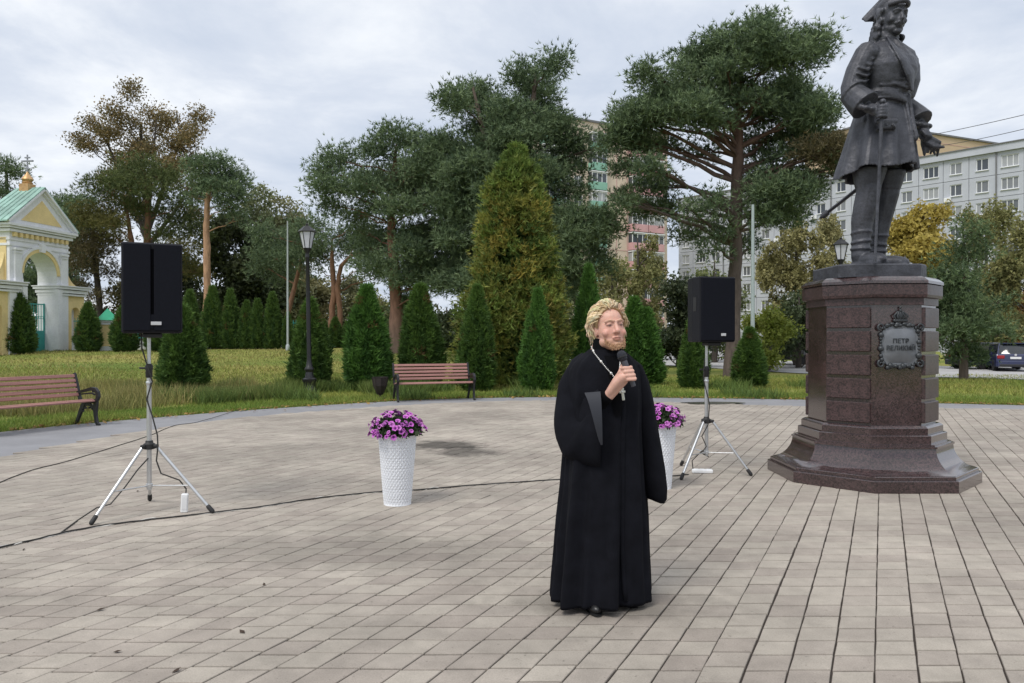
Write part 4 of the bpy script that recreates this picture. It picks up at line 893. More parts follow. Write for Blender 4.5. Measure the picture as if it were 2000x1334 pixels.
FARS = ((4, 590, 30, 'clipped thuja cut by the left edge of the picture'), (38, 574, 54, 'thuja in front of the arch of the gateway'), (172, 592, 42, 'thuja between the gateway and the fence pillar'), (242, 598, 46, 'far thuja half hidden by the left edge of the left loudspeaker'), (310, 600, 44, 'far thuja under the left loudspeaker'),
        (371, 568, 40, 'far thuja peeking out at the right edge of the left loudspeaker'), (415, 560, 40, 'far thuja right beside the bare orange trunk'), (450, 566, 36, 'second far thuja right of the bare orange trunk'), (482, 588, 32, 'far thuja left end of the bushy cluster'), (503, 585, 34, 'far thuja in the middle of the bushy cluster'),
        (532, 572, 36, 'tallest far thuja of the bushy cluster'), (562, 610, 24, 'far thuja at the foot of the thin white pole'), (632, 624, 24, 'small far thuja right of the lamp post'), (655, 620, 30, 'small far thuja in front of the forked pine'), (678, 628, 26, 'small far thuja left of the broad pointed thuja'), (785, 640, 24, 'small far thuja beside the open-crowned pine'))
fu = thuja_root('thuja', 3.0, 1.25, 2200, 131, L=.24, tint=((.055, .110, .034), (.135, .220, .052)))
for q, (px, top, wpx, lab) in enumerate(FARS):
    d = 43 if px > 100 else 38.5
    if px > 620: d = 45
    if 100 < px < 330: d = 40.4
    x = (px - CX) * d / F; z = gzf(x, d); h = HC + (H0 - top) * d / F - z
    o = fu if q == 0 else copy_tree(fu)
    o.location = (x, d, z); o.rotation_euler = (0, 0, q * 1.3); s = wpx * d / F / 1.25; o.scale = (s, s, h / 3.0); tag(o, lab, 'thuja', 'far row of thujas by the fence')
# the large yellowing thuja in the middle
def big_thuja():
    d = 26.0; s = d / F; bx = (1000 - CX) * s; base = Vector((bx, d, gzf(bx, d)))
    root = empty('large_thuja', base, 0, 'large yellowing cone-shaped thuja in the middle behind the bench', 'thuja')
    h = HC + (H0 - 278) * s - base.z; w = 196 * s; g = rng; nc = 620; per = 46
    t = g.uniform(0, 1, nc) ** 1.15; th = g.uniform(0, 2 * math.pi, nc)
    prof = np.interp(t, [0, .1, .3, .55, .75, .9, 1], [.93, 1.0, .93, .72, .55, .33, .04])
    rr = w / 2 * prof * (1 + .12 * np.sin(4 * th + 9 * t)) * g.uniform(.66, 1.02, nc)
    C0 = np.stack([rr * np.cos(th) + .15 * t, rr * np.sin(th), t * h * .975], -1)
    yel = np.clip(g.normal(.32, .34, nc) * np.interp(t, [0, .2, .45, .75, .86, 1], [.45, .65, 1.05, 1.1, .25, .0]) , 0, 1)
    ga, gb, ya = np.array((.095, .155, .042)), np.array((.20, .29, .065)), np.array((.40, .315, .075))
    br = g.uniform(0, 1, nc)
    n = nc * per; idx = np.repeat(np.arange(nc), per); sg = np.interp(t, [0, .8, 1], [.21, .15, .07])[idx][:, None]
    P = C0[idx] + g.normal(0, 1, (n, 3)) * sg * np.array((1, 1, .85)); P[:, 2] = np.clip(P[:, 2], .03, h)
    D = unit(np.stack([np.cos(th)[idx] * .7, np.sin(th)[idx] * .7, .55 + .5 * t[idx]], -1) + (P - C0[idx]) * 1.2)
    y_ = (yel[idx] + g.normal(0, .12, n))[:, None].clip(0, 1)
    c = (ga + (gb - ga) * np.clip(br[idx] + g.normal(0, .15, n), 0, 1)[:, None]) * (1 - y_ * .85) + ya * y_ * .85 * (.7 + .5 * br[idx])[:, None]
    fo = Fol(); fo.needles(P, D, 4, .19, .050, .6, c, .2); fo.build('crown', M['leaf'], root)
    tb = MB(); tb.tint = BARK_LO; tb.tube([(0, 0, -.1), (0, 0, h * .5), (0, 0, h * .85)], [.16, .1, .03], 8); tb.build('trunk', M['bark'], root, tint=True)
    co = Fol(); m_ = 9000; t = g.uniform(0, .95, m_); th = g.uniform(0, 6.28, m_); r_ = w / 2 * np.interp(t, [0, .3, .75, 1], [.9, .85, .45, .0]) * g.uniform(.2, .7, m_)
    co.leaves(np.stack([r_ * np.cos(th), r_ * np.sin(th), t * h], -1), .3, np.tile(ga * 1.1, (m_, 1))); q = co.build('inner_foliage', M['leaf'], root); q['kind'] = 'stuff'
big_thuja()

# grass and weeds
def scatter(n, xr, yr, keep, near=2.0):
    out = []; tot = 0
    while tot < n:
        y = yr[0] + (yr[1] - yr[0]) * rng.uniform(0, 1, n * 2) ** 1.3; x = rng.uniform(xr[0], xr[1], n * 2)
        m = (np.abs(x) < .70 * y + 1.5) & ~inside(ASPH, x, y) & keep(x, y); out.append(np.stack([x[m], y[m]], -1)); tot += m.sum()
    return np.vstack(out)[:n]
def blades(name, P, h, w, lean, c0, c1, patch=.5):
    n = len(P); x, y = P[:, 0], P[:, 1]; z = gz(x, y) - .03
    nz = .5 + .35 * np.sin(.9 * x + 1.7 * np.sin(.6 * y)) + .3 * np.sin(1.3 * y + 2.1 * np.sin(.8 * x + 1))
    hh = h * rng.uniform(.5, 1.3, n) * (1 - patch * .5 + patch * np.clip(nz, 0, 1))
    a = rng.uniform(0, 6.28, n); ln = rng.normal(0, lean, (n, 2)) * hh[:, None]
    b = np.stack([np.cos(a), np.sin(a), 0 * a], -1) * (w * rng.uniform(.6, 1.3, n))[:, None] / 2
    B = np.stack([x, y, z], -1); T = B + np.stack([ln[:, 0], ln[:, 1], hh], -1)
    c = np.array(c0) + (np.array(c1) - np.array(c0)) * np.clip(nz[:, None] * .7 + rng.normal(.15, .3, (n, 1)), 0, 1)
    V = np.stack([B - b, B + b, T], 1).reshape(-1, 3)
    return tag(link(name, np_mesh(name, V, 3, np.repeat(c * rng.uniform(.5, 1.35, (n, 1)), 3, 0), M['grass'])), kind='stuff')
def near_edge(x, y):                      # distance band just beyond the asphalt
    return inside([(p[0] * 1.0 + (.0 if abs(p[0]) < 1 else math.copysign(1.1, p[0])), p[1] + 1.6) for p in ASPH], x, y)
blades('lawn_grass', scatter(70000, (-22, 26), (12.5, 31), lambda x, y: np.ones(x.shape, bool)), .11, .020, .45, (.16, .24, .048), (.33, .34, .085))
blades('verge_grass', scatter(42000, (-16, 22), (12, 24), near_edge), .13, .018, .5, (.15, .25, .045), (.31, .34, .08))
blades('verge_weeds', scatter(16000, (-8.5, -2.2), (16, 23), lambda x, y: (np.sin(1.7 * x) + np.sin(1.1 * y + x) > .0) & (y > 15.6 - .5 * x * 0) & ~near_edge(x, y)), .34, .030, .35, (.10, .165, .045), (.21, .26, .07))
blades('green_weeds', scatter(9000, (-12, 10), (19, 25), lambda x, y: np.sin(2.1 * x + .5) + np.sin(1.6 * y + 2 * x) > 1.0), .30, .035, .4, (.10, .17, .045), (.19, .26, .07))
blades('tall_dry_grass', scatter(15000, (-18, -6.2), (15.5, 24), lambda x, y: (x < -6.2) & ~near_edge(x, y) & (np.sin(1.2 * x) + np.sin(.9 * y + .6 * x) > -.7)), .40, .022, .30, (.21, .225, .075), (.40, .34, .14))
blades('far_dry_grass', scatter(30000, (-30, 6), (24, 42), lambda x, y: x < .12 * y), .10, .05, .6, (.24, .27, .075), (.42, .37, .14))
blades('far_green_grass', scatter(16000, (3, 26), (24, 36), lambda x, y: x > .05 * y), .10, .04, .6, (.18, .26, .05), (.37, .35, .11))
def litter_leaves():
    P = []
    for i in range(len(ASPH) - 1):
        a, b = Vector(ASPH[i]), Vector(ASPH[i + 1])
        if a.y < 8 and b.y < 8: continue
        for _ in range(int((b - a).length * 46)):
            p = a.lerp(b, random.random()); q = Vector((0, 11)) - p; q.normalize(); p = p + q * abs(random.gauss(0, .26)) - q * .22; P.append((p.x, p.y))
    P = np.array(P); n = len(P); a = rng.uniform(0, 6.28, n); s = rng.uniform(.02, .055, n)
    u = np.stack([np.cos(a), np.sin(a), rng.normal(0, .25, n)], -1) * s[:, None]; v = np.stack([-np.sin(a), np.cos(a), rng.normal(0, .25, n)], -1) * s[:, None] * .7
    B = np.stack([P[:, 0], P[:, 1], np.full(n, .030)], -1); V = np.stack([B - u, B - v, B + u, B + v], 1).reshape(-1, 3); V[:, 2] = np.maximum(V[:, 2], .004)
    c = np.array((.34, .21, .07)) * rng.uniform(.4, 1.4, (n, 1)); tag(link('fallen_leaves', np_mesh('fallen_leaves', V, 4, np.repeat(c, 4, 0), M['leaf'])), kind='stuff')
litter_leaves()
# ------------------------------------------------------------------ the monument
def granite(name, c0, c1, rough, coat=.7):
    m, N, L, b = new_mat(name); tc = N.new('ShaderNodeTexCoord')
    v = N.new('ShaderNodeTexVoronoi'); v.inputs['Scale'].default_value = 75; L.new(tc.outputs['Object'], v.inputs['Vector'])
    n = N.new('ShaderNodeTexNoise'); n.inputs['Scale'].default_value = 60; n.inputs['Detail'].default_value = 4; n.inputs['Roughness'].default_value = .7; L.new(tc.outputs['Object'], n.inputs['Vector'])
    sp = N.new('ShaderNodeSeparateColor'); L.new(v.outputs['Color'], sp.inputs[0])
    a = N.new('ShaderNodeMath'); a.operation = 'MULTIPLY_ADD'; L.new(sp.outputs[0], a.inputs[0]); a.inputs[1].default_value = .45; 
    k = N.new('ShaderNodeMath'); k.operation = 'MULTIPLY'; L.new(n.outputs[0], k.inputs[0]); k.inputs[1].default_value = .6; L.new(k.outputs[0], a.inputs[2])
    r = N.new('ShaderNodeValToRGB'); L.new(a.outputs[0], r.inputs[0]); e = r.color_ramp.elements
    e[0].position = .22; e[0].color = c0 + (1,); e[1].position = .80; e[1].color = c1 + (1,)
    n4 = N.new('ShaderNodeTexNoise'); n4.inputs['Scale'].default_value = 2.2; n4.inputs['Detail'].default_value = 5; L.new(tc.outputs['Object'], n4.inputs['Vector'])
    mr = N.new('ShaderNodeMapRange'); L.new(n4.outputs[0], mr.inputs[0]); mr.inputs[1].default_value = .3; mr.inputs[2].default_value = .7; mr.inputs[3].default_value = .8; mr.inputs[4].default_value = 1.2
    mx = N.new('ShaderNodeVectorMath'); mx.operation = 'SCALE'; L.new(r.outputs[0], mx.inputs[0]); L.new(mr.outputs[0], mx.inputs['Scale']); L.new(mx.outputs[0], b.inputs['Base Color'])
    m2 = N.new('ShaderNodeMapRange'); L.new(n4.outputs[0], m2.inputs[0]); m2.inputs[1].default_value = .3; m2.inputs[2].default_value = .7; m2.inputs[3].default_value = rough - .05; m2.inputs[4].default_value = rough + .1
    L.new(m2.outputs[0], b.inputs['Roughness']); b.inputs['Specular IOR Level'].default_value = .5; b.inputs['Coat Weight'].default_value = coat; b.inputs['Coat Roughness'].default_value = .10; b.inputs['Coat IOR'].default_value = 1.6
    bp = N.new('ShaderNodeBump'); bp.inputs['Strength'].default_value = .22; bp.inputs['Distance'].default_value = .003; L.new(n.outputs[0], bp.inputs['Height']); L.new(bp.outputs[0], b.inputs['Normal'])
    return m
M['granite'] = granite('red_brown_granite', (.012, .008, .0088), (.078, .046, .047), .16)
M['granite_r'] = granite('red_brown_granite_rough', (.012, .0075, .008), (.088, .050, .049), .36, .1)
M['bronze'] = mat('dark_bronze', (.058, .060, .072), .50, .38, 4, .5, 11, metal=.3, fine=.18, fscale=60, bdist=.025)
M['bronze_plate'] = mat('bronze_plate', (.17, .18, .195), .40, .15, 9, .1, 60, metal=.35)
M['bronze_dk'] = mat('bronze_plate_frame', (.045, .05, .055), .42, .3, 9, .2, 60, metal=.3)
MC = Vector((4.06, 8.71, 0.016))
def octo(a, c, z): return [(a - c, -a, z), (a, -a + c, z), (a, a - c, z), (a - c, a, z), (-a + c, a, z), (-a, a - c, z), (-a, -a + c, z), (-a + c, -a, z)]
def monument():
    root = empty('monument_pedestal', MC, 0, 'octagonal polished red-brown granite pedestal with a crowned bronze plaque under the bronze statue', 'pedestal')
    def stack(name, prof, m, par=root, smooth=None):
        mb = MB(); mb.rings([octo(a, c, z) for a, c, z in prof]); return mb.build(name, m, par, smooth)
    stack('plinth', [(1.02, .60, 0), (1.02, .60, .118), (1.015, .598, .126)], M['granite'])
    stack('plinth_step', [(.99, .58, .127), (.99, .58, .158), (.98, .575, .165)], M['granite'])
    pr = []
    for k in range(9):
        t = k / 8; a = .96 - .205 * math.sin(t * math.pi / 2) ** .9; z = .166 + .245 * (1 - math.cos(t * math.pi / 2)) ** .8
        pr.append((a, a * .555, z))
    stack('flared_base', pr, M['granite'], smooth=25)
    stack('base_moulding', [(.765, .42, .412), (.765, .42, .432), (.735, .40, .436), (.735, .40, .448), (.70, .385, .452), (.70, .385, .535), (.69, .38, .542)], M['granite'])
    stack('base_moulding', [(.665, .365, .543), (.665, .365, .612), (.655, .36, .622), (.635, .35, .636)], M['granite'])
    stack('shaft', [(.60, .335, .637), (.60, .335, 1.912)], M['granite'])
    # rusticated blocks on the four cut corners
    n = 5; pit = (1.905 - .645) / n; h = pit - .036; w = .335 * math.sqrt(2) - .012
    bl = MB(); bl.bbox((0, 0, 0), (w, .07, h), .008); me = bl.mesh('stone_block', M['granite_r'])
    for q in range(4):
        a = R(45 + 90 * q); c = .60 - .335 / 2
        d = Vector((math.sin(a), -math.cos(a), 0)) * (c * math.sqrt(2))
        for k in range(n): link('stone_block', me, root, (d.x, d.y, .645 + pit * (k + .5)), (0, 0, a))
    stack('cornice', [(.622, .345, 1.913), (.622, .345, 1.985), (.635, .35, 1.99)], M['granite_r'])
    stack('cornice', [(.655, .362, 1.991), (.66, .365, 2.02), (.66, .365, 2.128), (.648, .36, 2.137)], M['granite_r'])
    stack('cornice', [(.668, .368, 2.138), (.668, .368, 2.168), (.63, .35, 2.20), (.60, .335, 2.216)], M['granite'])
    # plaque with scrolled frame and crown
    pc = Vector((.03, -.60, 1.485))
    pl = MB(); pts = []
    for k in range(40):
        a = 2 * math.pi * k / 40; c_, s_ = math.cos(a), math.sin(a)
        e = 4.0; r = (abs(c_) ** e + abs(s_) ** e) ** (-1 / e); pts.append((.195 * r * c_, .212 * r * s_))
    ring = lambda k, y, up=0: [(pc.x + u * k, pc.y + y, pc.z + v * k + up) for u, v in pts]
    pl.rings([ring(1.0, 0), ring(1.0, -.014), ring(.86, -.012), ring(.80, -.022), ring(.3, -.032), ring(.02, -.034)]); plate = pl.build('plaque', M['bronze_plate'], root, 40)
    fr = MB()
    for k in range(40):
        u, v = pts[k]; t = k / 40 * 2 * math.pi; rr = .020 + .009 * math.sin(k * 1.9) + .006 * math.sin(k * 3.1)
        fr.ell((pc.x + u * 1.03, pc.y - .012, pc.z + v * 1.03), (rr, rr * .9, rr), nu=8, nv=6)
    for sx, sz in ((-1, 1), (1, 1), (-1, -1), (1, -1)):
        p0 = Vector((pc.x + sx * .205, pc.y - .02, pc.z + sz * .195)); pp = [p0 + Vector((sx * math.cos(a) * .034 * (1 - a / 9), -.006, sz * math.sin(a) * .034 * (1 - a / 9))) for a in np.linspace(-1, 6.2, 16)]
        fr.tube(pp, [.013 - .0004 * i for i in range(16)], 6, round_ends=True)
    for k in range(7):
        x = pc.x - .13 + k * .26 / 6; fr.ell((x, pc.y - .018, pc.z + .215 + .012 * math.sin(k * 2)), (.028, .02, .018), nu=8, nv=6); fr.ell((x, pc.y - .016, pc.z - .225 - .01 * math.cos(k * 2)), (.026, .018, .022), nu=8, nv=6)
    fr.build('scroll_frame', M['bronze_dk'], root, 180)
    cr = MB(); cz = pc.z + .262
    cr.tube([(pc.x - .062, pc.y - .02, cz), (pc.x + .062, pc.y - .02, cz)], [.017, .017], 8, round_ends=True)
    for k, dx in enumerate((-.055, -.028, 0, .028, .055)): cr.tube([(pc.x + dx * .9, pc.y - .025, cz + .01), (pc.x + dx * 1.35, pc.y - .034, cz + .05), (pc.x + dx * .55, pc.y - .022, cz + .092)], .011, 6, round_ends=True)
    cr.ell((pc.x, pc.y - .015, cz + .05), (.055, .022, .045)); cr.ell((pc.x, pc.y - .022, cz + .105), .017, nu=8, nv=6)
    cr.tube([(pc.x, pc.y - .022, cz + .115), (pc.x, pc.y - .022, cz + .15)], .006, 5); cr.tube([(pc.x - .014, pc.y - .022, cz + .136), (pc.x + .014, pc.y - .022, cz + .136)], .006, 5)
    cr.build('crown', M['bronze_dk'], root, 180)
    def text(body, size, x, y, z, width):
        cu = bpy.data.curves.new('t', 'FONT'); cu.body = body; cu.size = size; cu.extrude = .004; cu.align_x = 'CENTER'; cu.align_y = 'CENTER'; cu.space_character = 1.06; cu.offset = .0008
        o = bpy.data.objects.new('t', cu); col.objects.link(o); dg = bpy.context.evaluated_depsgraph_get(); me = bpy.data.meshes.new_from_object(o.evaluated_get(dg)); bpy.data.objects.remove(o)
        xs = [v.co.x for v in me.vertices]; k = width / (max(xs) - min(xs))
        for v in me.vertices: v.co.x *= k
        me.materials.clear(); me.materials.append(M['bronze_dk']); me.name = 'lettering'
        link('lettering', me, plate, (x, y, z), (R(90), 0, 0))
    text('ПЕТР', .066, pc.x, pc.y - .036, pc.z + .045, .165); text('ВЕЛИКИЙ', .070, pc.x, pc.y - .036, pc.z - .03, .30)
monument()

def headblob(mb, hair=False):
    """a head around the local origin, looking along -y; fused later into one skin"""
    e = mb.ell
    e((0, .018, .045), (.076, .097, .083), nu=20, nv=14); e((0, -.022, -.015), (.069, .072, .088), nu=20, nv=14); e((0, -.036, -.075), (.058, .054, .044), nu=16, nv=10); e((0, -.078, -.098), (.028, .020, .021))
    mb.tube([(0, -.088, .028), (0, -.094, .008), (0, -.105, -.016), (0, -.108, -.023)], [.009, .010, .0125, .014], 8, round_ends=True)
    for s in (-1, 1):
        e((s * .0115, -.095, -.027), .0082, nu=8, nv=6)
        mb.tube([(s * .010, -.094, .031), (s * .030, -.090, .036), (s * .050, -.074, .030)], [.008, .009, .007], 8, round_ends=True)
        e((s * .044, -.060, -.026), (.023, .022, .022)); e((s * .031, -.077, .011), (.0125, .012, .0105), nu=8, nv=6)
        mb.tube([(s * .018, -.087, .016), (s * .031, -.090, .0185), (s * .045, -.080, .014)], .0042, 6, round_ends=True)
        e((s * .074, .014, -.008), (.010, .020, .031)); e((s * .079, .020, .004), (.008, .018, .016)); e((s * .050, -.010, -.070), (.019, .042, .030))
    mb.tube([(-.024, -.090, -.057), (-.008, -.1005, -.0525), (.008, -.1005, -.0525), (.024, -.090, -.057)], [.003, .0058, .0058, .003], 8, round_ends=True)
    mb.tube([(-.021, -.089, -.064), (0, -.098, -.0665), (.021, -.089, -.064)], [.003, .0066, .003], 8, round_ends=True)
    mb.tube([(0, .020, -.05), (0, .030, -.12), (0, .040, -.19)], [.056, .057, .066], 14)

def statue():
    S = 1.68; base = MC + Vector((-.04, -.02, 2.218))
    root = empty('statue', base, R(28), 'dark bronze statue of a man in frock coat, boots and hat with a cane', 'statue')
    pb = MB(); pb.rings([[(x * k, y * k, z) for x, y, z in octo(.47, .12, 0)] for k, z in ((1, 0), (1, .125), (.985, .14))]); 
    pb = MB(); pb.rings([octo(.48, .13, 0), octo(.48, .13, .128), octo(.47, .126, .142)]); pb.build('bronze_plinth', M['bronze'], root, None, (0, 0, 0), (0, 0, R(-28)))
    mb = MB(); X0 = Matrix.Translation((.005, -.01, .142)) @ Matrix.Scale(S, 4) @ Matrix(((1, 0, .075, 0), (0, 1, -.040, 0), (0, 0, 1, 0), (0, 0, 0, 1))); mb.xf = X0
    # legs and boots
    for s, path, fd in ((-1, [(-.085, .01, .95, .10), (-.09, .005, .72, .090), (-.09, -.012, .58, .076), (-.09, -.018, .50, .068), (-.09, -.004, .40, .067), (-.09, .010, .30, .062), (-.09, .004, .16, .050), (-.09, 0, .07, .052)], (-.12, -1)),
                        (1, [(.085, .03, .95, .10), (.10, .01, .72, .088), (.115, -.005, .58, .074), (.12, -.005, .50, .066), (.125, .02, .40, .065), (.13, .04, .30, .060), (.135, .05, .16, .050), (.135, .05, .07, .052)], (.62, -.8))):
        mb.tube([p[:3] for p in path], [p[3] * 1.14 for p in path], 14, round_ends=True)
        fd = Vector((fd[0], fd[1], 0)).normalized(); a = Vector(path[-1][:3])
        rot = Matrix.Rotation(math.atan2(fd.x, -fd.y), 3, 'Z')
        mb.ell((a.x + fd.x * .085, a.y + fd.y * .085, .042), (.050, .125, .046), rot); mb.ell((a.x + fd.x * .15, a.y + fd.y * .15, .036), (.046, .06, .036), rot); mb.ell((a.x, a.y, .05), (.05, .055, .055), rot); mb.box((a.x + fd.x * .075, a.y + fd.y * .075, .012), (.095, .24, .024), rot)
        for k, (z, r) in enumerate(((.118, .062), (.165, .060), (.225, .063))):
            c = None
            for p, q in zip(path, path[1:]):
                if p[2] >= z >= q[2]: t = (p[2] - z) / (p[2] - q[2]); c = Vector(p[:3]).lerp(Vector(q[:3]), t)
            tl = random.uniform(-.25, .25); mb.tube([c + Vector((r * .97 * math.cos(a_), r * .97 * math.sin(a_), tl * r * math.cos(a_ + k))) for a_ in np.linspace(0, 6.283, 17)], .0095, 6)
        c = Vector(path[2][:3]); mb.rings([[c + Vector((r * 1.1 * math.cos(a_), r * 1.1 * math.sin(a_), z)) for a_ in np.linspace(0, 6.283, 20, endpoint=False)] for r, z in ((.074, -.05), (.086, .0), (.098, .06), (.096, .075), (.08, .07), (.07, .02))])
    # skirt of the coat
    n = 72; th = np.linspace(0, 2 * math.pi, n, endpoint=False); rows = []
    prof = [(1.13, .160, .122, 0), (1.05, .178, .145, .004), (.97, .192, .166, .006), (.87, .208, .186, .011), (.77, .226, .205, .016), (.69, .243, .222, .020), (.630, .254, .232, .022)]
    def ringk(z, rx, ry, f, k=1.0, dz=0):
        rr = []
        for a in th:
            fold = f * (math.sin(9 * a + .6) + .6 * math.sin(5 * a + 2)); fr = math.exp(-((a - 4.9) / .30) ** 2)      # opening slightly left of the front
            r = 1 + fold / max(rx, .1) - .10 * fr * (f / .03)
            low = (.045 * math.sin(a + 2.5) + .02 * math.sin(4 * a)) * (f / .032)
            rr.append((rx * k * r * math.cos(a), ry * k * r * math.sin(a) + .01, z + low + dz))
        return rr
    rows = [ringk(*p) for p in prof] + [ringk(*prof[-1], k=.93, dz=.012), ringk(.75, .25, .22, .02, k=.86), ringk(.9, .16, .13, .0, k=.8)]
    mb.rings(rows)
    mb.tube([(-.175, -.120, .93), (-.135, -.150, .928), (-.09, -.170, .93)], .02, 6, round_ends=True); mb.box((-.135, -.150, .905), (.11, .035, .06), Euler((.1, 0, -.42)).to_matrix())
    for q in (-.19, -.15, -.115): mb.ell((q, -.20 + abs(q + .15) * .4, .89), .011, nu=6, nv=5)
    # open front edge hanging forward
    mb.tube([(.035, -.135, 1.10), (.048, -.168, .95), (.058, -.200, .78), (.064, -.225, .66)], [.018, .02, .022, .02], 6, flat=.6)
    mb.tube([(.085, -.11, 1.10), (.112, -.140, .95), (.140, -.165, .77), (.158, -.185, .64)], [.018, .02, .022, .022], 6, flat=.6)
    # torso
    tr = []
    for z, rx, ry, yo in ((1.06, .165, .125, 0), (1.14, .160, .125, -.01), (1.22, .178, .142, -.022), (1.31, .198, .152, -.026), (1.38, .205, .142, -.015), (1.43, .19, .12, 0), (1.47, .14, .09, .01), (1.50, .08, .075, .012), (1.54, .06, .062, .012)):
        tr.append([(rx * (abs(math.cos(a)) ** .85) * math.copysign(1, math.cos(a)), ry * math.sin(a) + yo, z) for a in th])
    mb.rings(tr)
    for k, z in enumerate((1.085, 1.108, 1.131, 1.15)): mb.tube([(.176 * math.cos(a), .140 * math.sin(a) - .006, z + .012 * math.sin(a * 2 + k)) for a in np.linspace(0, 6.283, 33)], [.0125 + .003 * math.sin(3 * a + k) for a in np.linspace(0, 6.283, 33)], 6)
    mb.tube([(.06, -.135, 1.12), (.075, -.148, 1.04), (.085, -.170, .93), (.092, -.190, .84)], [.025, .022, .024, .03], 8, flat=.6, round_ends=True)
    for z, d in ((1.18, .01), (1.205, -.012), (1.235, -.01), (1.262, .014), (1.29, .0)): mb.tube([(-.15, -.085, z), (-.08, -.142, z - .012 + d), (-.01, -.168, z - .02), (.06, -.165, z - .014 - d)], [.006, .010, .010, .005], 6, round_ends=True)
    # broad lapels
    mb.tube([(-.055, -.045, 1.50), (-.075, -.105, 1.43), (-.045, -.160, 1.34), (.005, -.178, 1.25), (.045, -.172, 1.17)], [.034, .058, .070, .068, .034], 10, flat=.26, up=(.3, -1, 0), round_ends=True)
    mb.tube([(.055, -.045, 1.50), (.105, -.100, 1.43), (.135, -.118, 1.34), (.150, -.120, 1.25), (.150, -.110, 1.17)], [.034, .056, .068, .066, .045], 10, flat=.24, up=(.2, -1, 0), round_ends=True)
    mb.tube([(-.085, .02, 1.485), (-.06, .085, 1.50), (0, .10, 1.505), (.06, .085, 1.50), (.085, .02, 1.485)], .026, 8, flat=1.3)
    # right arm down to the cane
    mb.ell((-.198, .0, 1.395), (.078, .085, .075)); mb.tube([(-.205, 0, 1.40), (-.245, .025, 1.29), (-.275, .035, 1.18), (-.285, .015, 1.12)], [.078, .076, .070, .070], 12, round_ends=True)
    mb.tube([(-.288, .02, 1.13), (-.285, -.04, 1.07), (-.275, -.085, 1.025)], [.076, .088, .098], 14); mb.tube([(-.29, .02, 1.145), (-.288, 0, 1.125)], [.084, .088], 14)
    for k in range(10):
        a = k * .628; mb.ell((-.272 + .06 * math.cos(a), -.10 + .045 * math.sin(a), 1.005 + .02 * math.sin(a) * 1), (.026, .026, .018), nu=8, nv=6)
    for q, (x, z) in enumerate(((-.21, 1.34), (-.225, 1.30), (-.245, 1.265), (-.255, 1.225), (-.265, 1.185))): mb.tube([(x - .06, -.03, z + .02), (x - .01, -.062, z), (x + .05, -.045, z + .03)], [.006, .013, .006], 6, round_ends=True)
    for q in (-.32, -.29, -.25): mb.ell((q, -.105 - (q + .3) * .3, 1.075), (.012, .010, .014), nu=6, nv=5)
    hc = Vector((-.255, -.150, .975)); mb.tube([(-.27, -.10, 1.01), (-.262, -.135, .99), hc], [.035, .036, .034], 10, round_ends=True)
    for k in range(4):
        z = 1.0 - k * .021; ang = np.linspace(2.6, 6.6, 8); mb.tube([(-.243 + .030 * math.cos(a), -.185 + .028 * math.sin(a), z - .006) for a in ang], [.0115] * 7 + [.009], 7, round_ends=True)
    mb.tube([hc + Vector((.0, -.02, .02)), hc + Vector((.02, -.045, .034)), hc + Vector((.022, -.06, .036))], [.014, .012, .010], 7, round_ends=True)
    # left arm with lace cuff, gloves hanging from the hand
    mb.ell((.198, .0, 1.395), (.078, .085, .075)); mb.tube([(.205, 0, 1.40), (.255, .04, 1.29), (.295, .07, 1.18), (.305, .05, 1.12)], [.078, .076, .070, .072], 12, round_ends=True)
    mb.tube([(.305, .06, 1.13), (.315, .0, 1.06), (.318, -.05, 1.00)], [.078, .09, .10], 14)
    for k in range(10): a = k * .628; mb.ell((.318 + .06 * math.cos(a), -.065 + .045 * math.sin(a), .985 + .02 * math.sin(a)), (.028, .028, .02), nu=8, nv=6)
    mb.tube([(.318, -.06, .99), (.32, -.09, .94), (.315, -.10, .90)], [.036, .04, .032], 10, round_ends=True)
    for k in range(4): mb.tube([(.30 + k * .012, -.125, .93 - k * .005), (.295 + k * .014, -.135, .895), (.30 + k * .014, -.115, .865)], [.012, .0115, .010], 7, round_ends=True)
    mb.tube([(.29, -.09, .94), (.275, -.12, .92), (.28, -.135, .895)], [.014, .012, .010], 7, round_ends=True)
    for k in range(7): mb.tube([(.325, -.09, .92), (.335 + .01 * k, -.09 - .012 * k, .85), (.34 + .016 * k, -.10 - .014 * (k % 4), .775 + .018 * (k % 3))], [.02, .022, .011], 7, flat=.7, round_ends=True)
    mb.tube([(.33, -.10, .86), (.37, -.15, .82), (.41, -.19, .815)], [.022, .02, .008], 7, round_ends=True)
    # head, neckcloth, curls
    mb.xf = X0 @ Matrix.Translation((0, -.012, 1.665)) @ Matrix.Rotation(R(-16), 4, 'Z') @ Matrix.Rotation(R(7), 4, 'X') @ Matrix.Scale(1.04, 4)
    headblob(mb)
    for s in (-1, 1): mb.tube([(s * .002, -.104, -.043), (s * .018, -.100, -.046), (s * .034, -.086, -.054)], [.005, .0075, .003], 6, round_ends=True)
    r_ = random.Random(4)
    for k in range(150):
        a = r_.uniform(-.35, math.pi + .35); z = r_.uniform(-.15, .05); rad = .078 + .012 * r_.random() + .012 * (z < -.05)
        mb.ell((rad * math.cos(a) * 1.0, .012 + rad * 1.02 * math.sin(a), z), (.015, .015, .019), nu=6, nv=5)
    for k in range(14): a = math.pi + .45 + k * (math.pi - .9) / 13; mb.ell((.073 * math.cos(a), -.012 + .088 * math.sin(a) * .98, .085 - .012 * abs(k - 6.5) / 6.5), (.016, .014, .016), nu=6, nv=5)
    # three-cornered hat, low at the back
    mb.xf = mb.xf @ Matrix.Translation((0, .038, .066)) @ Matrix.Rotation(R(-46), 4, 'X')
    mb.ell((0, 0, .01), (.086, .10, .055), nu=18, nv=10)
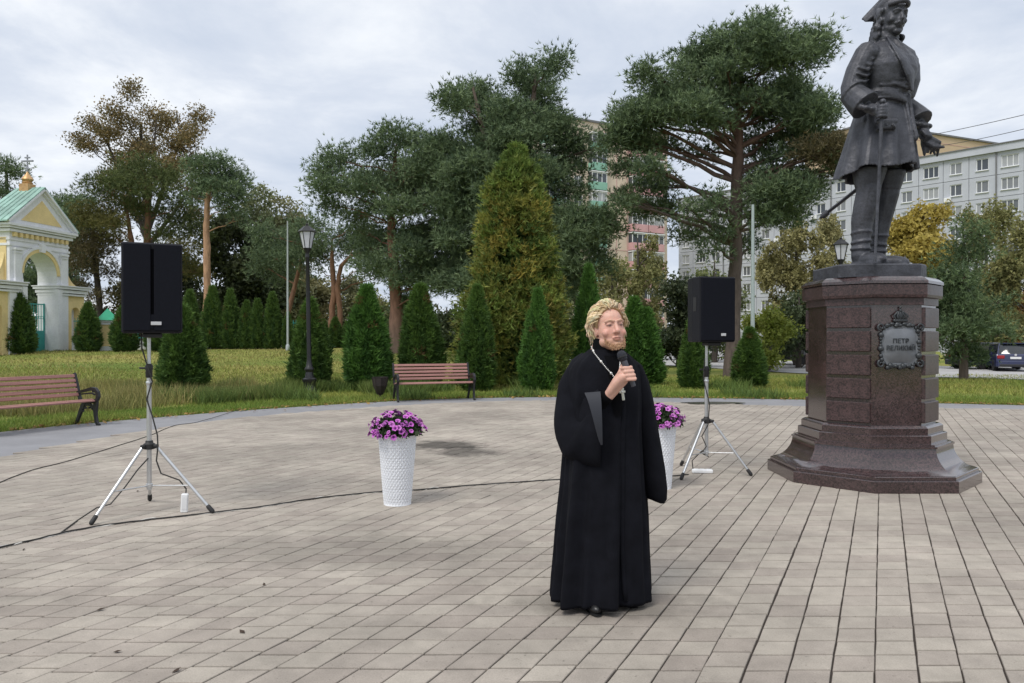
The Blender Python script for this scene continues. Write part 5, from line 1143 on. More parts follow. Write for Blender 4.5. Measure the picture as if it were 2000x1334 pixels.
    cor = [Vector((0, -.120, .010)), Vector((.122, .092, .0)), Vector((-.122, .092, .0))]
    for i in range(3):
        a, b = cor[i], cor[(i + 1) % 3]; m_ = (a + b) / 2 * .80
        lo = [a.lerp(m_, .5), m_, m_.lerp(b, .5)]; P = [a] + lo + [b]; rowsb = []
        for p in P:
            hgt = .035 + .040 * (1 - abs((p - m_).length / ((a - m_).length + 1e-6))); o = Vector((p.x, p.y, 0)).normalized() * .007
            rowsb.append([p - o, p + o + Vector((0, 0, 0)), p + o + Vector((0, 0, hgt)), p - o + Vector((0, 0, hgt))])
        mb.rings(rowsb); mb.tube([p + Vector((0, 0, .035 + .040 * (1 - abs((p - m_).length / ((a - m_).length + 1e-6))))) for p in P], .010, 6, round_ends=True)
    mb.rings([[c * 1.0 + Vector((0, 0, z)) for c in (cor[0], (cor[0] + cor[1]) / 2 * .8, cor[1], (cor[1] + cor[2]) / 2 * .8, cor[2], (cor[2] + cor[0]) / 2 * .8)] for z in (-.008, .008)])
    # neckcloth
    mb.xf = X0
    for k in range(5): mb.tube([(.066 * math.cos(a), .012 + .066 * math.sin(a), 1.500 + k * .017 + .007 * math.sin(2 * a + k)) for a in np.linspace(0, 6.283, 21)], .012, 6)
    mb.tube([(0, -.06, 1.51), (.0, -.10, 1.46), (.01, -.14, 1.40)], [.02, .028, .018], 8, flat=.5, round_ends=True)
    mb.xf = None
    remeshed(mb, 'figure', M['bronze'], .0105, 1, root, .35)
    cn = MB(); cn.xf = X0; cn.tube([(-.245, -.185, 1.02), (-.235, -.20, .5), (-.225, -.215, 0.0)], [.012, .010, .008], 8); cn.ell((-.245, -.185, 1.03), (.02, .02, .018)); cn.build('cane', M['bronze'], root, 60)
    sw = MB(); sw.xf = X0; a, b = Vector((.21, -.06, .80)), Vector((.0, .42, .40)); sw.tube([a, b], [.026, .020], 8, flat=.6, round_ends=True); sw.tube([b - (b - a).normalized() * .05, b], .023, 8); sw.build('scabbard', M['bronze'], root, 60)
statue()

# ------------------------------------------------------------------ loudspeakers on tripods
def tripod(name, px, d, hub_z, collar_z, top_z, feet, lab):
    x = (px - CX) * d / F; root = empty(name, (x, d, .018), 0, lab, 'speaker stand', 'tripods under the loudspeakers')
    o = Vector((x, d, .018))
    def loc(v): return Vector(v) - o
    p = MB(); p.tube([(0, 0, .20), (0, 0, collar_z - .03)], .0215, 14); p.build('lower_pole', M['aluminium'], root, 60)
    p = MB(); p.tube([(0, 0, collar_z - .02), (0, 0, top_z + .05)], .0165, 14); p.build('upper_pole', M['aluminium'], root, 60)
    c = MB(); c.lathe([(.024, -.075), (.029, -.07), (.029, -.01), (.033, 0), (.033, .03), (.026, .045), (.02, .05)], 14, (0, 0, collar_z)); c.tube([(-.02, 0, collar_z + .01), (-.075, -.01, collar_z + .012)], [.008, .010], 8, round_ends=True); c.build('collar', M['rubber'], root, 50)
    c = MB(); c.lathe([(.023, 0), (.026, .003), (.026, .03), (.023, .033)], 14, (0, 0, collar_z - .14)); c.build('ring', M['aluminium'], root, 50)
    h = MB(); h.lathe([(.028, -.03), (.048, -.025), (.05, .02), (.034, .03), (.03, .05)], 14, (0, 0, hub_z))
    lows = []
    for f in feet:
        f = loc(f); dirh = Vector((f.x, f.y, 0)).normalized(); h.bbox(dirh * .06 + Vector((0, 0, hub_z)), (.05, .034, .036), .006, Matrix.Rotation(math.atan2(dirh.y, dirh.x), 3, 'Z'))
        a = dirh * .075 + Vector((0, 0, hub_z - .01)); b = f + Vector((0, 0, .02)); dd = (b - a).normalized()
        l = MB(); l.tube([a, b - dd * .03], .0145, 10); lg = l.build('leg', M['aluminium'], root, 60)
        r = MB(); r.tube([b - dd * .055, b], [.020, .021], 10, round_ends=True); r.build('rubber_foot', M['rubber'], lg, 60)
        mid = a.lerp(b, .60); lows.append(mid)
    h.build('hub', M['rubber'], root, 50)
    s = MB(); s.lathe([(.0225, -.02), (.03, -.015), (.03, .015), (.0225, .02)], 12, (0, 0, .235)); s.build('strut_collar', M['aluminium'], root, 50)
    for m_ in lows:
        s = MB(); s.tube([Vector((0, 0, .235)) + Vector((m_.x, m_.y, 0)).normalized() * .028, m_], .0065, 6); s.build('strut', M['aluminium'], root, 60)
    return root
def loudspeaker(loc, rz, w, dp, h, slot, lab):
    root = empty('loudspeaker', loc, rz, lab, 'loudspeaker', 'black loudspeakers on tripods')
    b = MB(); k = .72; e = .012
    def ring(z, i): return [(-w / 2 + i + e, 0 + i, z), (w / 2 - i - e, 0 + i, z), (w / 2 - i, e + i, z), (w / 2 - i, dp * .45, z), (w / 2 * k - i, dp - i, z), (-w / 2 * k + i, dp - i, z), (-w / 2 + i, dp * .45, z), (-w / 2 + i, e + i, z)]
    b.rings([ring(0, .012), ring(.012, 0), ring(h - .012, 0), ring(h, .012)]); b.build('case', M['cab'], root)
    g = MB(); gw, gh = w - .03, h - .035
    if slot:
        for s in (-1, 1): g.bbox((s * (gw / 4 + .006), -.008, h / 2 + .004), (gw / 2 - .014, .022, gh), .006)
        g.bbox((.0, -.004, h * .125), (.05, .02, h * .16), .004)
    else: g.bbox((0, -.008, h / 2 + .002), (gw, .022, gh), .006)
    g.build('grille', M['grille'], root)
    if slot: sl = MB(); sl.box((0, -.001, h * .56), (.026, .010, h * .74)); sl.build('slot', M['black_slot'], root)
    bd = MB(); bd.bbox((.03 if slot else .06, -.023, .085), (.085 if slot else .06, .008, .030), .003); bd.build('badge', M['badge'], root)
    for s in (-1, 1):
        hd = MB(); hd.box((s * (w / 2 - .001), dp * .28, h * .58), (.008, .07, .16)); hd.build('handle', M['rubber'], root)
    tp = MB(); tp.bbox((0, dp * .35, -.02), (.16, .16, .04), .01); tp.build('pole_socket', M['rubber'], root)
    return root
M['black_slot'] = mat('dark_slot', (.002, .002, .003), .8, .1, 20, spec=.05)
M['grille'] = mat('black_grille_cloth', (.0065, .0075, .0125), .75, .12, 40, .3, 420, spec=.15)
SPX = (291 - CX) * 6.9 / F
tripod('speaker_stand', 291, 6.9, .590, 1.28, 1.60, [G(178, 1026, .018), G(414, 1003, .018), G(292, 979, .018)], 'silver tripod with long spread legs under the left loudspeaker')
loudspeaker((SPX + .115, 6.72, 1.622), R(26), .486, .40, .790, True, 'black loudspeaker with a dark central slot on the left tripod')
tripod('speaker_stand', 1380, 8.9, .600, 1.185, 1.50, [G(1331, 938, .018), G(1467, 930, .018), G(1331, 910, .018)], 'silver tripod standing between the priest and the pedestal')
loudspeaker(((1400 - CX) * 8.7 / F + .0, 8.66, 1.532), R(15), .45, .40, .740, False, 'black loudspeaker turned right on the tripod beside the pedestal')

# ------------------------------------------------------------------ planters with petunias
M['planter'] = mat('white_planter', (.80, .82, .86), .35, .03, 6)
M['soil'] = mat('soil', (.03, .022, .016), .95, .3, 30)
M['petal'] = mat('petunia_petal', (.45, .10, .42), .6, .25, 40, tint=True)
def planter_shapes():
    mb = MB(); n = 112; rows = 74; H = .645; rr = []
    for j in range(rows + 1):
        z = H * j / rows; r0 = .128 + (.180 - .128) * (j / rows) ** .95; ring = []
        edge = min(1, min(j, rows - j) / 2.0)
        for i in range(n):
            a = 2 * math.pi * i / n; u, v = 14 * a, z / .024 * math.pi * .5
            rel = max(abs(math.sin(u + v)), abs(math.sin(u - v))); dd = abs(math.sin(u + v)) * abs(math.sin(u - v))
            r = r0 - .014 * edge * (1 - min(abs(math.sin((u + v))), abs(math.sin(u - v)))) ** 1.6
            ring.append((r * math.cos(a), r * math.sin(a), z))
        rr.append(ring)
    r1 = .180
    rr.append([(.184 * math.cos(2 * math.pi * i / n), .184 * math.sin(2 * math.pi * i / n), H) for i in range(n)]); rr.append([(.184 * math.cos(2 * math.pi * i / n), .184 * math.sin(2 * math.pi * i / n), H + .008) for i in range(n)])
    rr.append([(.170 * math.cos(2 * math.pi * i / n), .170 * math.sin(2 * math.pi * i / n), H + .008) for i in range(n)]); rr.append([(.165 * math.cos(2 * math.pi * i / n), .165 * math.sin(2 * math.pi * i / n), H - .06) for i in range(n)])
    mb.rings(rr); pot = mb.mesh('pot', M['planter'], 40)
    so = MB(); so.lathe([(.166, H - .06), (.16, H - .03), (.05, H - .02)], 20); soil = so.mesh('soil', M['soil'])
    fo = Fol(); P, d = in_ell(1500, (.24, .24, .14), .4); P[:, 2] = np.abs(P[:, 2]) * 1.1 - .03
    fo.leaves(P + np.array((0, 0, H + .05)), .05, np.tile(np.array((.05, .075, .035)), (1500, 1))); fol = np_mesh('foliage', np.vstack(fo.V), 3, np.vstack(fo.C), M['leaf'])
    fl = []
    for c0, c1 in (((.53, .13, .52), (.21, .03, .24)), ((.47, .10, .46), (.17, .025, .20)), ((.54, .18, .53), (.22, .05, .25)), ((.31, .065, .32), (.11, .02, .13))):
        f = MB(); k = 10; f.tint = c1; f.add([(0, 0, -.012)] + [(.008 * math.cos(2 * math.pi * i / k), .008 * math.sin(2 * math.pi * i / k), .0) for i in range(k)], [(0, i + 1, (i + 1) % k + 1) for i in range(k)])
        r_ = [.031 if i % 2 == 0 else .026 for i in range(k)]; f.tint = c0
        f.rings([[(.008 * math.cos(2 * math.pi * i / k), .008 * math.sin(2 * math.pi * i / k), 0) for i in range(k)], [(.018 * math.cos(2 * math.pi * i / k), .018 * math.sin(2 * math.pi * i / k), .010) for i in range(k)],
                 [(r_[i] * math.cos(2 * math.pi * i / k), r_[i] * math.sin(2 * math.pi * i / k), .010 + .004 * (i % 2)) for i in range(k)]], caps=False)
        for i in range(1 + k, 1 + 2 * k): f.c[i] = c1
        fl.append(f.mesh('flower', M['petal'], tint=True))
    return pot, soil, fol, fl, H
def planter(pos, rz, lab, seed, shapes):
    pot, soil, fol, fl, H = shapes; r_ = random.Random(seed)
    root = empty('planter', pos, rz, lab, 'planter', 'tall white planters of purple petunias')
    link('pot', pot, root); link('soil', soil, root); o = link('foliage', fol, root); o['kind'] = 'stuff'
    k = 0
    while k < 150:
        d = Vector((r_.gauss(0, 1), r_.gauss(0, 1), r_.gauss(0, 1)))
        d.normalize()
        if d.z < -.25: continue
        k += 1; s = r_.uniform(.86, 1.12)
        p = Vector((d.x * .245 * s, d.y * .245 * s, H + .055 + d.z * .165 * s)); nd = (d + Vector((0, 0, .35)) + Vector((r_.gauss(0, .3), r_.gauss(0, .3), r_.gauss(0, .3)))).normalized()
        q = link('flower', r_.choice(fl), root, p); q.rotation_euler = nd.to_track_quat('Z', 'Y').to_euler(); z = r_.uniform(.62, 1.05); q.scale = (z, z, z)
PS = planter_shapes()
g_ = G(776, 984, .018); planter(g_, 0, 'white tapered planter of purple petunias in the open between left tripod and priest', 1, PS)
planter(Vector(((1287 - CX) * 8.0 / F, 8.0, .018)), 1.0, 'white tapered planter of purple petunias half hidden behind the priest', 2, PS)

# ------------------------------------------------------------------ benches
M['wood'] = mat('faded_red_wood', (.33, .165, .145), .65, .22, 3.0, .25, 40, fine=.12, fscale=60, stretch=(.35, 6, 6))
def bench():
    root = empty('park_bench'); L_ = 2.0
    def pl(name, c, size, rot): m = MB(); m.bbox(c, size, .006, rot); m.build(name, M['wood'], root)
    # front is -y; seat planks then back planks
    for k in range(5): pl('seat_plank', (0, -.26 + k * .088, .455 - .012 * abs(k - 1)), (L_, .075, .030), Euler((-.03 * (k - 2), 0, 0)).to_matrix())
    for k in range(5): pl('back_plank', (0, .165 + k * .027, .545 + k * .084), (L_, .028, .060), Euler((-.32, 0, 0)).to_matrix())
    def bar(mb, P, w, t):
        n = len(P); P = [Vector((0, p[0], p[1])) for p in P]; rr = []
        for i, p in enumerate(P):
            d = (P[min(i + 1, n - 1)] - P[max(i - 1, 0)]).normalized(); q = Vector((0, -d.z, d.y)); ww = w[i] if isinstance(w, list) else w
            rr.append([p + q * ww / 2 + Vector((-t / 2, 0, 0)), p + q * ww / 2 + Vector((t / 2, 0, 0)), p - q * ww / 2 + Vector((t / 2, 0, 0)), p - q * ww / 2 + Vector((-t / 2, 0, 0))])
        mb.rings(rr)
    ef = MB(); T = .045
    bar(ef, [(-.38, .012), (-.335, .012), (-.30, .06), (-.275, .16), (-.27, .28), (-.285, .40), (-.29, .44)], [.03, .05, .055, .06, .075, .085, .08], T)        # front leg
    bar(ef, [(.30, .012), (.255, .012), (.215, .06), (.165, .16), (.11, .26), (.06, .34), (.0, .42)], [.03, .05, .055, .06, .075, .085, .08], T)             # rear leg
    bar(ef, [(-.30, .425), (-.15, .42), (0, .415), (.14, .43)], .055, T - .006)                                                                              # seat rail
    bar(ef, [(-.255, .24), (-.20, .335), (-.10, .375), (0, .36), (.09, .29)], [.03, .05, .06, .05, .03], T - .012)                                                # arch under the seat
    bar(ef, [(.13, .42), (.165, .52), (.235, .74), (.285, .90), (.30, .93)], [.06, .05, .05, .045, .035], T)                                                   # back upright
    bar(ef, [(.165, .585), (.06, .605), (-.06, .63), (-.18, .655), (-.27, .645), (-.33, .59), (-.345, .52), (-.315, .46), (-.27, .45)], [.045, .045, .05, .06, .065, .065, .06, .05, .045], T + .012)   # curled arm
    bar(ef, [(.10, .55), (-.05, .565), (-.18, .575), (-.25, .55)], [.025, .03, .03, .03], T - .02)
    for k in range(5): ef.lathe([(.018, -T / 2), (.018, T / 2)], 8, (0, 0, 0)); 
    b0 = len(ef.v) - 5 * 16
    for k, (y, z) in enumerate(((-.2, .29), (-.12, .31), (0, .30), (.07, .24), (-.22, .61))):
        for i in range(16): x, y_, z_ = ef.v[b0 + k * 16 + i]; ef.v[b0 + k * 16 + i] = (z_, y + x, z + y_)
    me = ef.mesh('end_frame', M['black_paint'])
    for s in (-1, 1): link('end_frame', me, root, (s * (L_ / 2 - .02), 0, 0))
    return root
b1 = bench(); dl = Vector((-.42, -.91, 0)); fv = Vector((.91, -.42, 0)).normalized(); fr = G(191, 831); c1 = fr + dl.normalized() * .98 - fv * .335
b1.location = (c1.x, c1.y, .004); b1.rotation_euler = (0, 0, math.atan2(fv.x, -fv.y)); tag(b1, 'faded red slatted bench with black iron arm, cut by the left edge of the picture', 'bench', 'park benches by the path')
b2 = copy_tree(b1); a_, c_ = G(775, 786), G(929, 781.5); m_ = (a_ + c_) / 2; dr = (c_ - a_).normalized(); fv = Vector((dr.y, -dr.x, 0)); c2 = m_ - fv * .335
b2.location = (c2.x, c2.y, .004); b2.rotation_euler = (0, 0, math.atan2(fv.x, -fv.y)); b2['label'] = 'faded red slatted bench standing beside the litter bin in front of the thujas'
def bin_():
    p = G(741, 779); root = empty('litter_bin', (p.x, p.y + .1, 0), .3, 'dark brown shield-shaped litter bin left of the middle bench', 'litter bin')
    b = MB(); b.lathe([(.06, .10), (.13, .22), (.175, .34), (.20, .54), (.21, .56), (.185, .56), (.16, .40)], 8); b.build('bucket', M['bin'], root)
    s = MB()
    for k in range(8): a = 2 * math.pi * k / 8; s.tube([(.068 * math.cos(a), .068 * math.sin(a), .10), (.18 * math.cos(a), .18 * math.sin(a), .34), (.21 * math.cos(a), .21 * math.sin(a), .56)], .008, 5)
    s.build('rib', M['bin'], root)
    f = MB(); f.lathe([(.14, -.03), (.14, .03), (.04, .05), (.04, .12)], 8); f.build('foot', M['bin'], root)
M['bin'] = mat('dark_brown_paint', (.030, .022, .022), .6, .25, 12, .2, 60)
bin_()

# ------------------------------------------------------------------ lamp posts, poles, wires
M['lamp_glass'] = mat('frosted_lamp_glass', (.62, .63, .68), .25, .05, 3)
M['pole_grey'] = mat('grey_pole', (.36, .42, .42), .5, .08, 3)
M['pole_white'] = mat('pale_pole', (.38, .42, .43), .5, .08, 3)
def lamp():
    root = empty('lamp_post')
    p = MB(); p.lathe([(.20, -.05), (.20, .10), (.17, .14), (.165, .30), (.20, .36), (.20, .42), (.13, .46), (.105, .60), (.10, .62), (.135, .68), (.135, .72), (.09, .78), (.068, .95), (.062, 1.05), (.058, 2.6), (.052, 3.9), (.062, 3.92), (.062, 3.97), (.05, 4.0), (.06, 4.08), (.105, 4.17), (.115, 4.20)], 14); p.build('post', M['black_paint'], root, 40)
    z0, z1, r0, r1 = 4.20, 4.66, .115, .215
    gm = MB(); gm.lathe([(r0 * .95, z0), (r1 * .95, z1)], 6); gm.build('pane', M['lamp_glass'], root)
    fm = MB()
    for k in range(6): a = 2 * math.pi * k / 6; fm.tube([(r0 * math.cos(a), r0 * math.sin(a), z0), (r1 * math.cos(a), r1 * math.sin(a), z1)], .012, 5)
    fm.lathe([(r1 * .9, z1 - .005), (r1 + .02, z1), (r1 + .05, z1 + .015), (r1 + .03, z1 + .04), (.15, z1 + .12), (.10, z1 + .17), (.06, z1 + .18), (.035, z1 + .20), (.045, z1 + .225), (.012, z1 + .25), (.010, z1 + .31)], 6); fm.build('lantern_frame', M['black_paint'], root); return root
l1 = lamp(); l1.location = ((605 - CX) * 21.9 / F, 21.9, 0); l1.rotation_euler = (0, R(-.9), .2); l1.scale = (1, 1, .985); tag(l1, 'black iron lamp post with white lantern in front of a thuja', 'lamp post', 'black lantern lamp posts')
l2 = copy_tree(l1); l2.location = ((1642 - CX) * 23.6 / F, 23.6, 0); l2.rotation_euler = (0, 0, .1); l2.scale = (1, 1, .95); l2['label'] = 'black lantern lamp post whose top shows left of the boots of the statue'
def pole(name, px, d, top, r, m, lab):
    x = (px - CX) * d / F; z = gzf(x, d); root = empty(name, (x, d, z), 0, lab, 'pole')
    h = HC + (H0 - top) * d / F - z; p = MB(); p.tube([(0, 0, -.1), (0, 0, h * .5), (0, 0, h)], [r, r * .85, r * .6], 10); p.build('shaft', M[m], root, 60)
    b = MB(); b.lathe([(r * 1.8, 0), (r * 1.8, .25), (r * 1.1, .32)], 10); b.build('base', M[m], root, 60)
pole('flag_pole', 562, 41, 432, .062, 'pole_white', 'thin pale metal pole left of the lamp post'); pole('lamp_pole', 1470, 29, 400, .085, 'pole_grey', 'plain grey pole right of the right loudspeaker')
def wires():
    for (x0, y0, x1, y1, lab) in ((1700, 284, 2080, 205, 'upper overhead wire at the top right'), (1800, 290, 2080, 232, 'lower overhead wire at the top right')):
        a, b = W(x0, y0, 92), W(x1, y1, 60); mb = MB(); mb.tube([a.lerp(b, t) + Vector((0, 0, -1.0 * 4 * t * (1 - t) * .25)) for t in np.linspace(0, 1, 16)], .030, 5)
        tag(mb.build('overhead_wire', M['cable']), lab, 'wire', 'overhead wires')
wires()

# ------------------------------------------------------------------ cars
M['tyre'] = mat('tyre', (.015, .015, .016), .8, .2, 30); M['rim'] = mat('rim', (.35, .35, .37), .35, .1, 10, metal=.7); M['car_glass'] = mat('car_glass', (.02, .024, .03), .08, .05, 3, spec=.8)
M['tail'] = mat('tail_light', (.30, .015, .02), .25, .1, 9); M['plate'] = mat('number_plate', (.75, .75, .75), .5, .03, 9); M['trim'] = mat('black_trim', (.02, .02, .022), .6, .1, 20)
def car(paint, w=1.78, l=4.35, h=1.52, suv=False):
    """nose along +y, tail at y = 0"""
    root = empty('parked_car')
    b = MB(); g = .30 if suv else .24; belt = h * .60
    prof = [(0.02, g), (0, g + .25), (.03, belt - .05), (.10, belt + .03), (1.0, belt + .02), (l * .62, belt), (l * .72, belt - .03), (l - .35, belt - .14), (l - .06, belt - .32), (l, g + .22), (l - .04, g)]
    rows = []
    for xk, i in ((-w / 2, .10), (-w / 2 + .015, .04), (-w / 2 + .09, 0), (w / 2 - .09, 0), (w / 2 - .015, .04), (w / 2, .10)):
        cy, cz = l / 2, (g + belt) / 2; rows.append([(xk * (1.0 - .05 * max(0, (z - g - .3))), cy + (y - cy) * (1 - i * .05), cz + (z - cz) * (1 - i * .5)) for y, z in prof])
    b.rings(rows); b.build('body', paint, root, 35)
    t = MB(); rp = [(.10, belt), (.36, h - .10), (.62, h - .01), (l * .42, h), (l * .52, h - .06), (l * .70, belt - .02)]
    def cab(k, dz, dy): return [(y + (dy if i in (0, 1, 2) else -dy), z - dz) for i, (y, z) in enumerate(rp)]
    gl = MB(); gl.rings([[(s, y, z) for y, z in rp_] for s, rp_ in ((-w / 2 + .10, [(rp[0][0] + .02, belt), (rp[1][0] + .05, belt + .28), (rp[2][0], h - .09), (rp[3][0], h - .08), (rp[4][0], h - .13), (rp[5][0], belt - .02)]), (-w / 2 + .27, rp), (w / 2 - .27, rp), (w / 2 - .10, [(rp[0][0] + .02, belt), (rp[1][0] + .05, belt + .28), (rp[2][0], h - .09), (rp[3][0], h - .08), (rp[4][0], h - .13), (rp[5][0], belt - .02)]))]); gl.build('window_glass', M['car_glass'], root, 30)
    rf = MB(); rf.rings([[(-w / 2 + .24, .50, h - .06), (w / 2 - .24, .50, h - .06), (w / 2 - .22, l * .5, h - .05), (-w / 2 + .22, l * .5, h - .05)], [(-w / 2 + .28, .45, h + .015), (w / 2 - .28, .45, h + .015), (w / 2 - .27, l * .5, h + .02), (-w / 2 + .27, l * .5, h + .02)]]); rf.bbox((0, .40, h - .01), (w - .62, .22, .04), .01); rf.build('roof', paint, root, 30)
    pil = MB()
    for s in (-1, 1):
        for a, c in (((s * (w / 2 - .10), .12, belt), (s * (w / 2 - .26), .55, h - .03)), ((s * (w / 2 - .09), l * .40, belt), (s * (w / 2 - .25), l * .40, h - .03)), ((s * (w / 2 - .10), l * .69, belt), (s * (w / 2 - .26), l * .5, h - .03))): pil.tube([a, c], .045, 6)
    pil.build('pillar', paint, root)
    r_ = .335 if suv else .315
    wt = MB(); wt.lathe([(r_ * .62, -.10), (r_ * .95, -.105), (r_, -.07), (r_, .07), (r_ * .95, .105), (r_ * .62, .10)], 20); tm = wt.mesh('tyre', M['tyre'], 40)
    rm = MB(); rm.lathe([(r_ * .62, -.09), (r_ * .60, -.06), (r_ * .2, -.08), (r_ * .1, -.09)], 12); rm2 = rm.mesh('rim', M['rim'], 40)
    for s in (-1, 1):
        for y in (.80, l - .86):
            t_ = link('tyre', tm, root, (s * (w / 2 - .10), y, r_), (0, R(90) * s * 1, 0)); link('rim', rm2, t_, None, (0, 0, 0) if s < 0 else (0, 0, 0))
    bp = MB(); bp.bbox((0, .0, g + .16), (w - .06, .16, .30), .05); bp.build('bumper', paint, root); bl = MB(); bl.bbox((0, -.05, g + .08), (w - .3, .10, .13), .02); bl.build('bumper_trim', M['trim'], root)
    for s in (-1, 1): tl = MB(); tl.bbox((s * (w / 2 - .22), .03, belt - .14), (.34, .10, .17), .03); tl.build('tail_light', M['tail'], root)
    np_ = MB(); np_.box((0, -.012, belt - .18), (.50, .04, .115)); np_.build('number_plate', M['plate'], root)
    em = MB(); em.lathe([(.06, -.01), (.06, .01)], 12, (0, 0, 0)); 
    for i in range(len(em.v)): x, y, z = em.v[i]; em.v[i] = (x, z + .012, belt - .02 + y)
    em.build('emblem', M['badge'], root)
    for s in (-1, 1): mr_ = MB(); mr_.bbox((s * (w / 2 + .06), l * .62, belt + .06), (.18, .10, .12), .03); mr_.build('mirror', paint, root)
    return root
def paint(name, c): return mat(name, c, .28, .04, 3, coat=.8)
def park(px, py_base, d, rz, lab, c, **k):
    x = (px - CX) * d / F; o = car(c, **k); o.location = (x, d, gzf(x, d) + .02); o.rotation_euler = (0, 0, rz); tag(o, lab, 'car', 'parked cars'); return o
park(1984, 725, 40.5, R(-22), 'dark blue hatchback seen from behind at the right edge', paint('blue_paint', (.014, .02, .075)), h=1.50)
park(1590, 706, 52, R(82), 'black car parked side-on left of the pedestal', paint('black_paint_car', (.012, .012, .015)), suv=True, h=1.66, l=4.5)
park(1872, 712, 44, R(-70), 'dark blue-black car behind the young pine', paint('dark_paint', (.02, .025, .04)), h=1.5)
park(1412, 690, 62, R(75), 'white car glimpsed under the right loudspeaker', paint('white_paint_car', (.72, .73, .75)), h=1.5)
park(1952, 692, 66, R(70), 'white car far off behind the blue hatchback', paint('white_paint_car2', (.74, .75, .76)), h=1.45)

# ------------------------------------------------------------------ cables and power strips on the paving
def gpath(pts, z=.026, sub=5, jit=0.0, r_=random.Random(2)):
    P = [G(x, y, .018) for x, y in pts]; out = []
    for i in range(len(P) - 1):
        p0, p1, p2, p3 = P[max(i - 1, 0)], P[i], P[i + 1], P[min(i + 2, len(P) - 1)]
        for k in range(sub):
            t = k / sub; q = .5 * ((2 * p1) + (p2 - p0) * t + (2 * p0 - 5 * p1 + 4 * p2 - p3) * t * t + (3 * p1 - p0 - 3 * p2 + p3) * t ** 3)
            out.append(Vector((q.x + r_.gauss(0, jit), q.y + r_.gauss(0, jit), z + abs(r_.gauss(0, jit * .3)))))
    out.append(Vector((P[-1].x, P[-1].y, z))); return out
MAIN = [(-40, 1080), (60, 1058), (165, 1034), (300, 1016), (415, 1003), (520, 990), (610, 976), (700, 966), (760, 961), (810, 959), (900, 951), (1000, 944), (1095, 938), (1200, 934), (1300, 932), (1345, 928)]
c = MB(); c.tube(gpath(MAIN, .026, 6, .003), .0068, 6); tag(c.build('black_cable', M['cable'], smooth=60), 'long black cable lying across the paving from the left tripod to the right one', 'cable')
c = MB(); wp = []; r2_ = random.Random(2)
for i, p in enumerate(gpath(MAIN[:-1], .019, 14, 0)):
    px_ = CX + F * p.x / p.y; w_ = sum(math.exp(-((px_ - m_) / s_) ** 2) for m_, s_ in ((15, 40), (285, 60), (615, 22), (850, 30), (1025, 26)))
    wp.append(p + Vector((0, (.030 * math.sin(i * 1.1) + .028) * min(1, w_), .006 * min(1, w_) * (1 + math.cos(i * 1.1)))))
c.tube(wp, .0050, 5); tag(c.build('white_cable', M['white_cable'], smooth=60), 'thin white cable twisted along the long black cable', 'cable')
c = MB(); c.tube(gpath([(-30, 955), (60, 920), (130, 902), (250, 865), (290, 852), (340, 832), (385, 825), (450, 806), (470, 800)], .024, 5, .004), .0055, 6); tag(c.build('black_cable', M['cable'], smooth=60), 'thin dark cable running from the left edge past the tripod to the asphalt', 'cable')
def spk_cable():
    q = lambda x, y, d: W(x, y, d)
    c = MB()
    P = [q(276, 650, 6.95), q(277, 680, 6.9), q(287, 712, 6.87), q(297, 745, 6.88), q(286, 780, 6.87), q(297, 812, 6.86), q(307, 850, 6.85), q(308, 872, 6.84), q(305, 900, 6.84), q(314, 925, 6.84), q(350, 938, 6.86), q(363, 955, 6.88), q(362, 972, 6.9)]
    c.tube([p for i in range(len(P) - 1) for p in (P[i], P[i].lerp(P[i + 1], .5))] + [P[-1]], .0065, 6); tag(c.build('speaker_cable', M['cable'], smooth=60), 'black cable hanging down the pole of the left tripod', 'cable')
    c = MB(); P = [q(289, 895, 6.88), q(268, 918, 6.82), (q(243, 952, 6.7)), q(215, 985, 6.6), q(188, 992, 6.52)] + [G(150, 1017, .025), G(115, 1043, .025)]
    c.tube(P, .006, 6); tag(c.build('speaker_cable', M['cable'], smooth=60), 'black cable running along the left leg of the left tripod', 'cable')
    c = MB(); P = [q(1376, 700, 8.86), q(1374, 740, 8.86), q(1386, 790, 8.85), q(1383, 830, 8.85), q(1371, 852, 8.85), q(1380, 872, 8.86), q(1370, 885, 8.88), q(1384, 892, 8.9), q(1372, 880, 8.92), q(1352, 900, 8.95), q(1354, 918, 9.0)]
    P2 = []
    for i in range(len(P) - 1):
        for k in range(3): P2.append(P[i].lerp(P[i + 1], k / 3))
    c.tube(P2 + [P[-1]], .006, 6); tag(c.build('speaker_cable', M['cable'], smooth=60), 'black cable looping down the pole of the right tripod', 'cable')
spk_cable()
p_ = G(359, 1001, .018); b = MB(); b.bbox((0, 0, .085), (.060, .050, .17), .008); b.box((0, -.026, .09), (.04, .004, .11)); tag(b.build('power_strip', M['white_plastic'], None, None, p_, (.06, .05, .3)), 'short white power block standing beside the left tripod', 'power strip')
p_ = G(1372, 924, .018); b = MB(); b.bbox((0, 0, .022), (.235, .07, .042), .008); [b.bbox((-.07 + k * .07, -.0, .044), (.045, .045, .006), .003) for k in range(3)]; tag(b.build('power_strip', M['white_plastic'], None, None, p_, (0, 0, -.08)), 'flat white power strip on the paving under the right tripod', 'power strip')
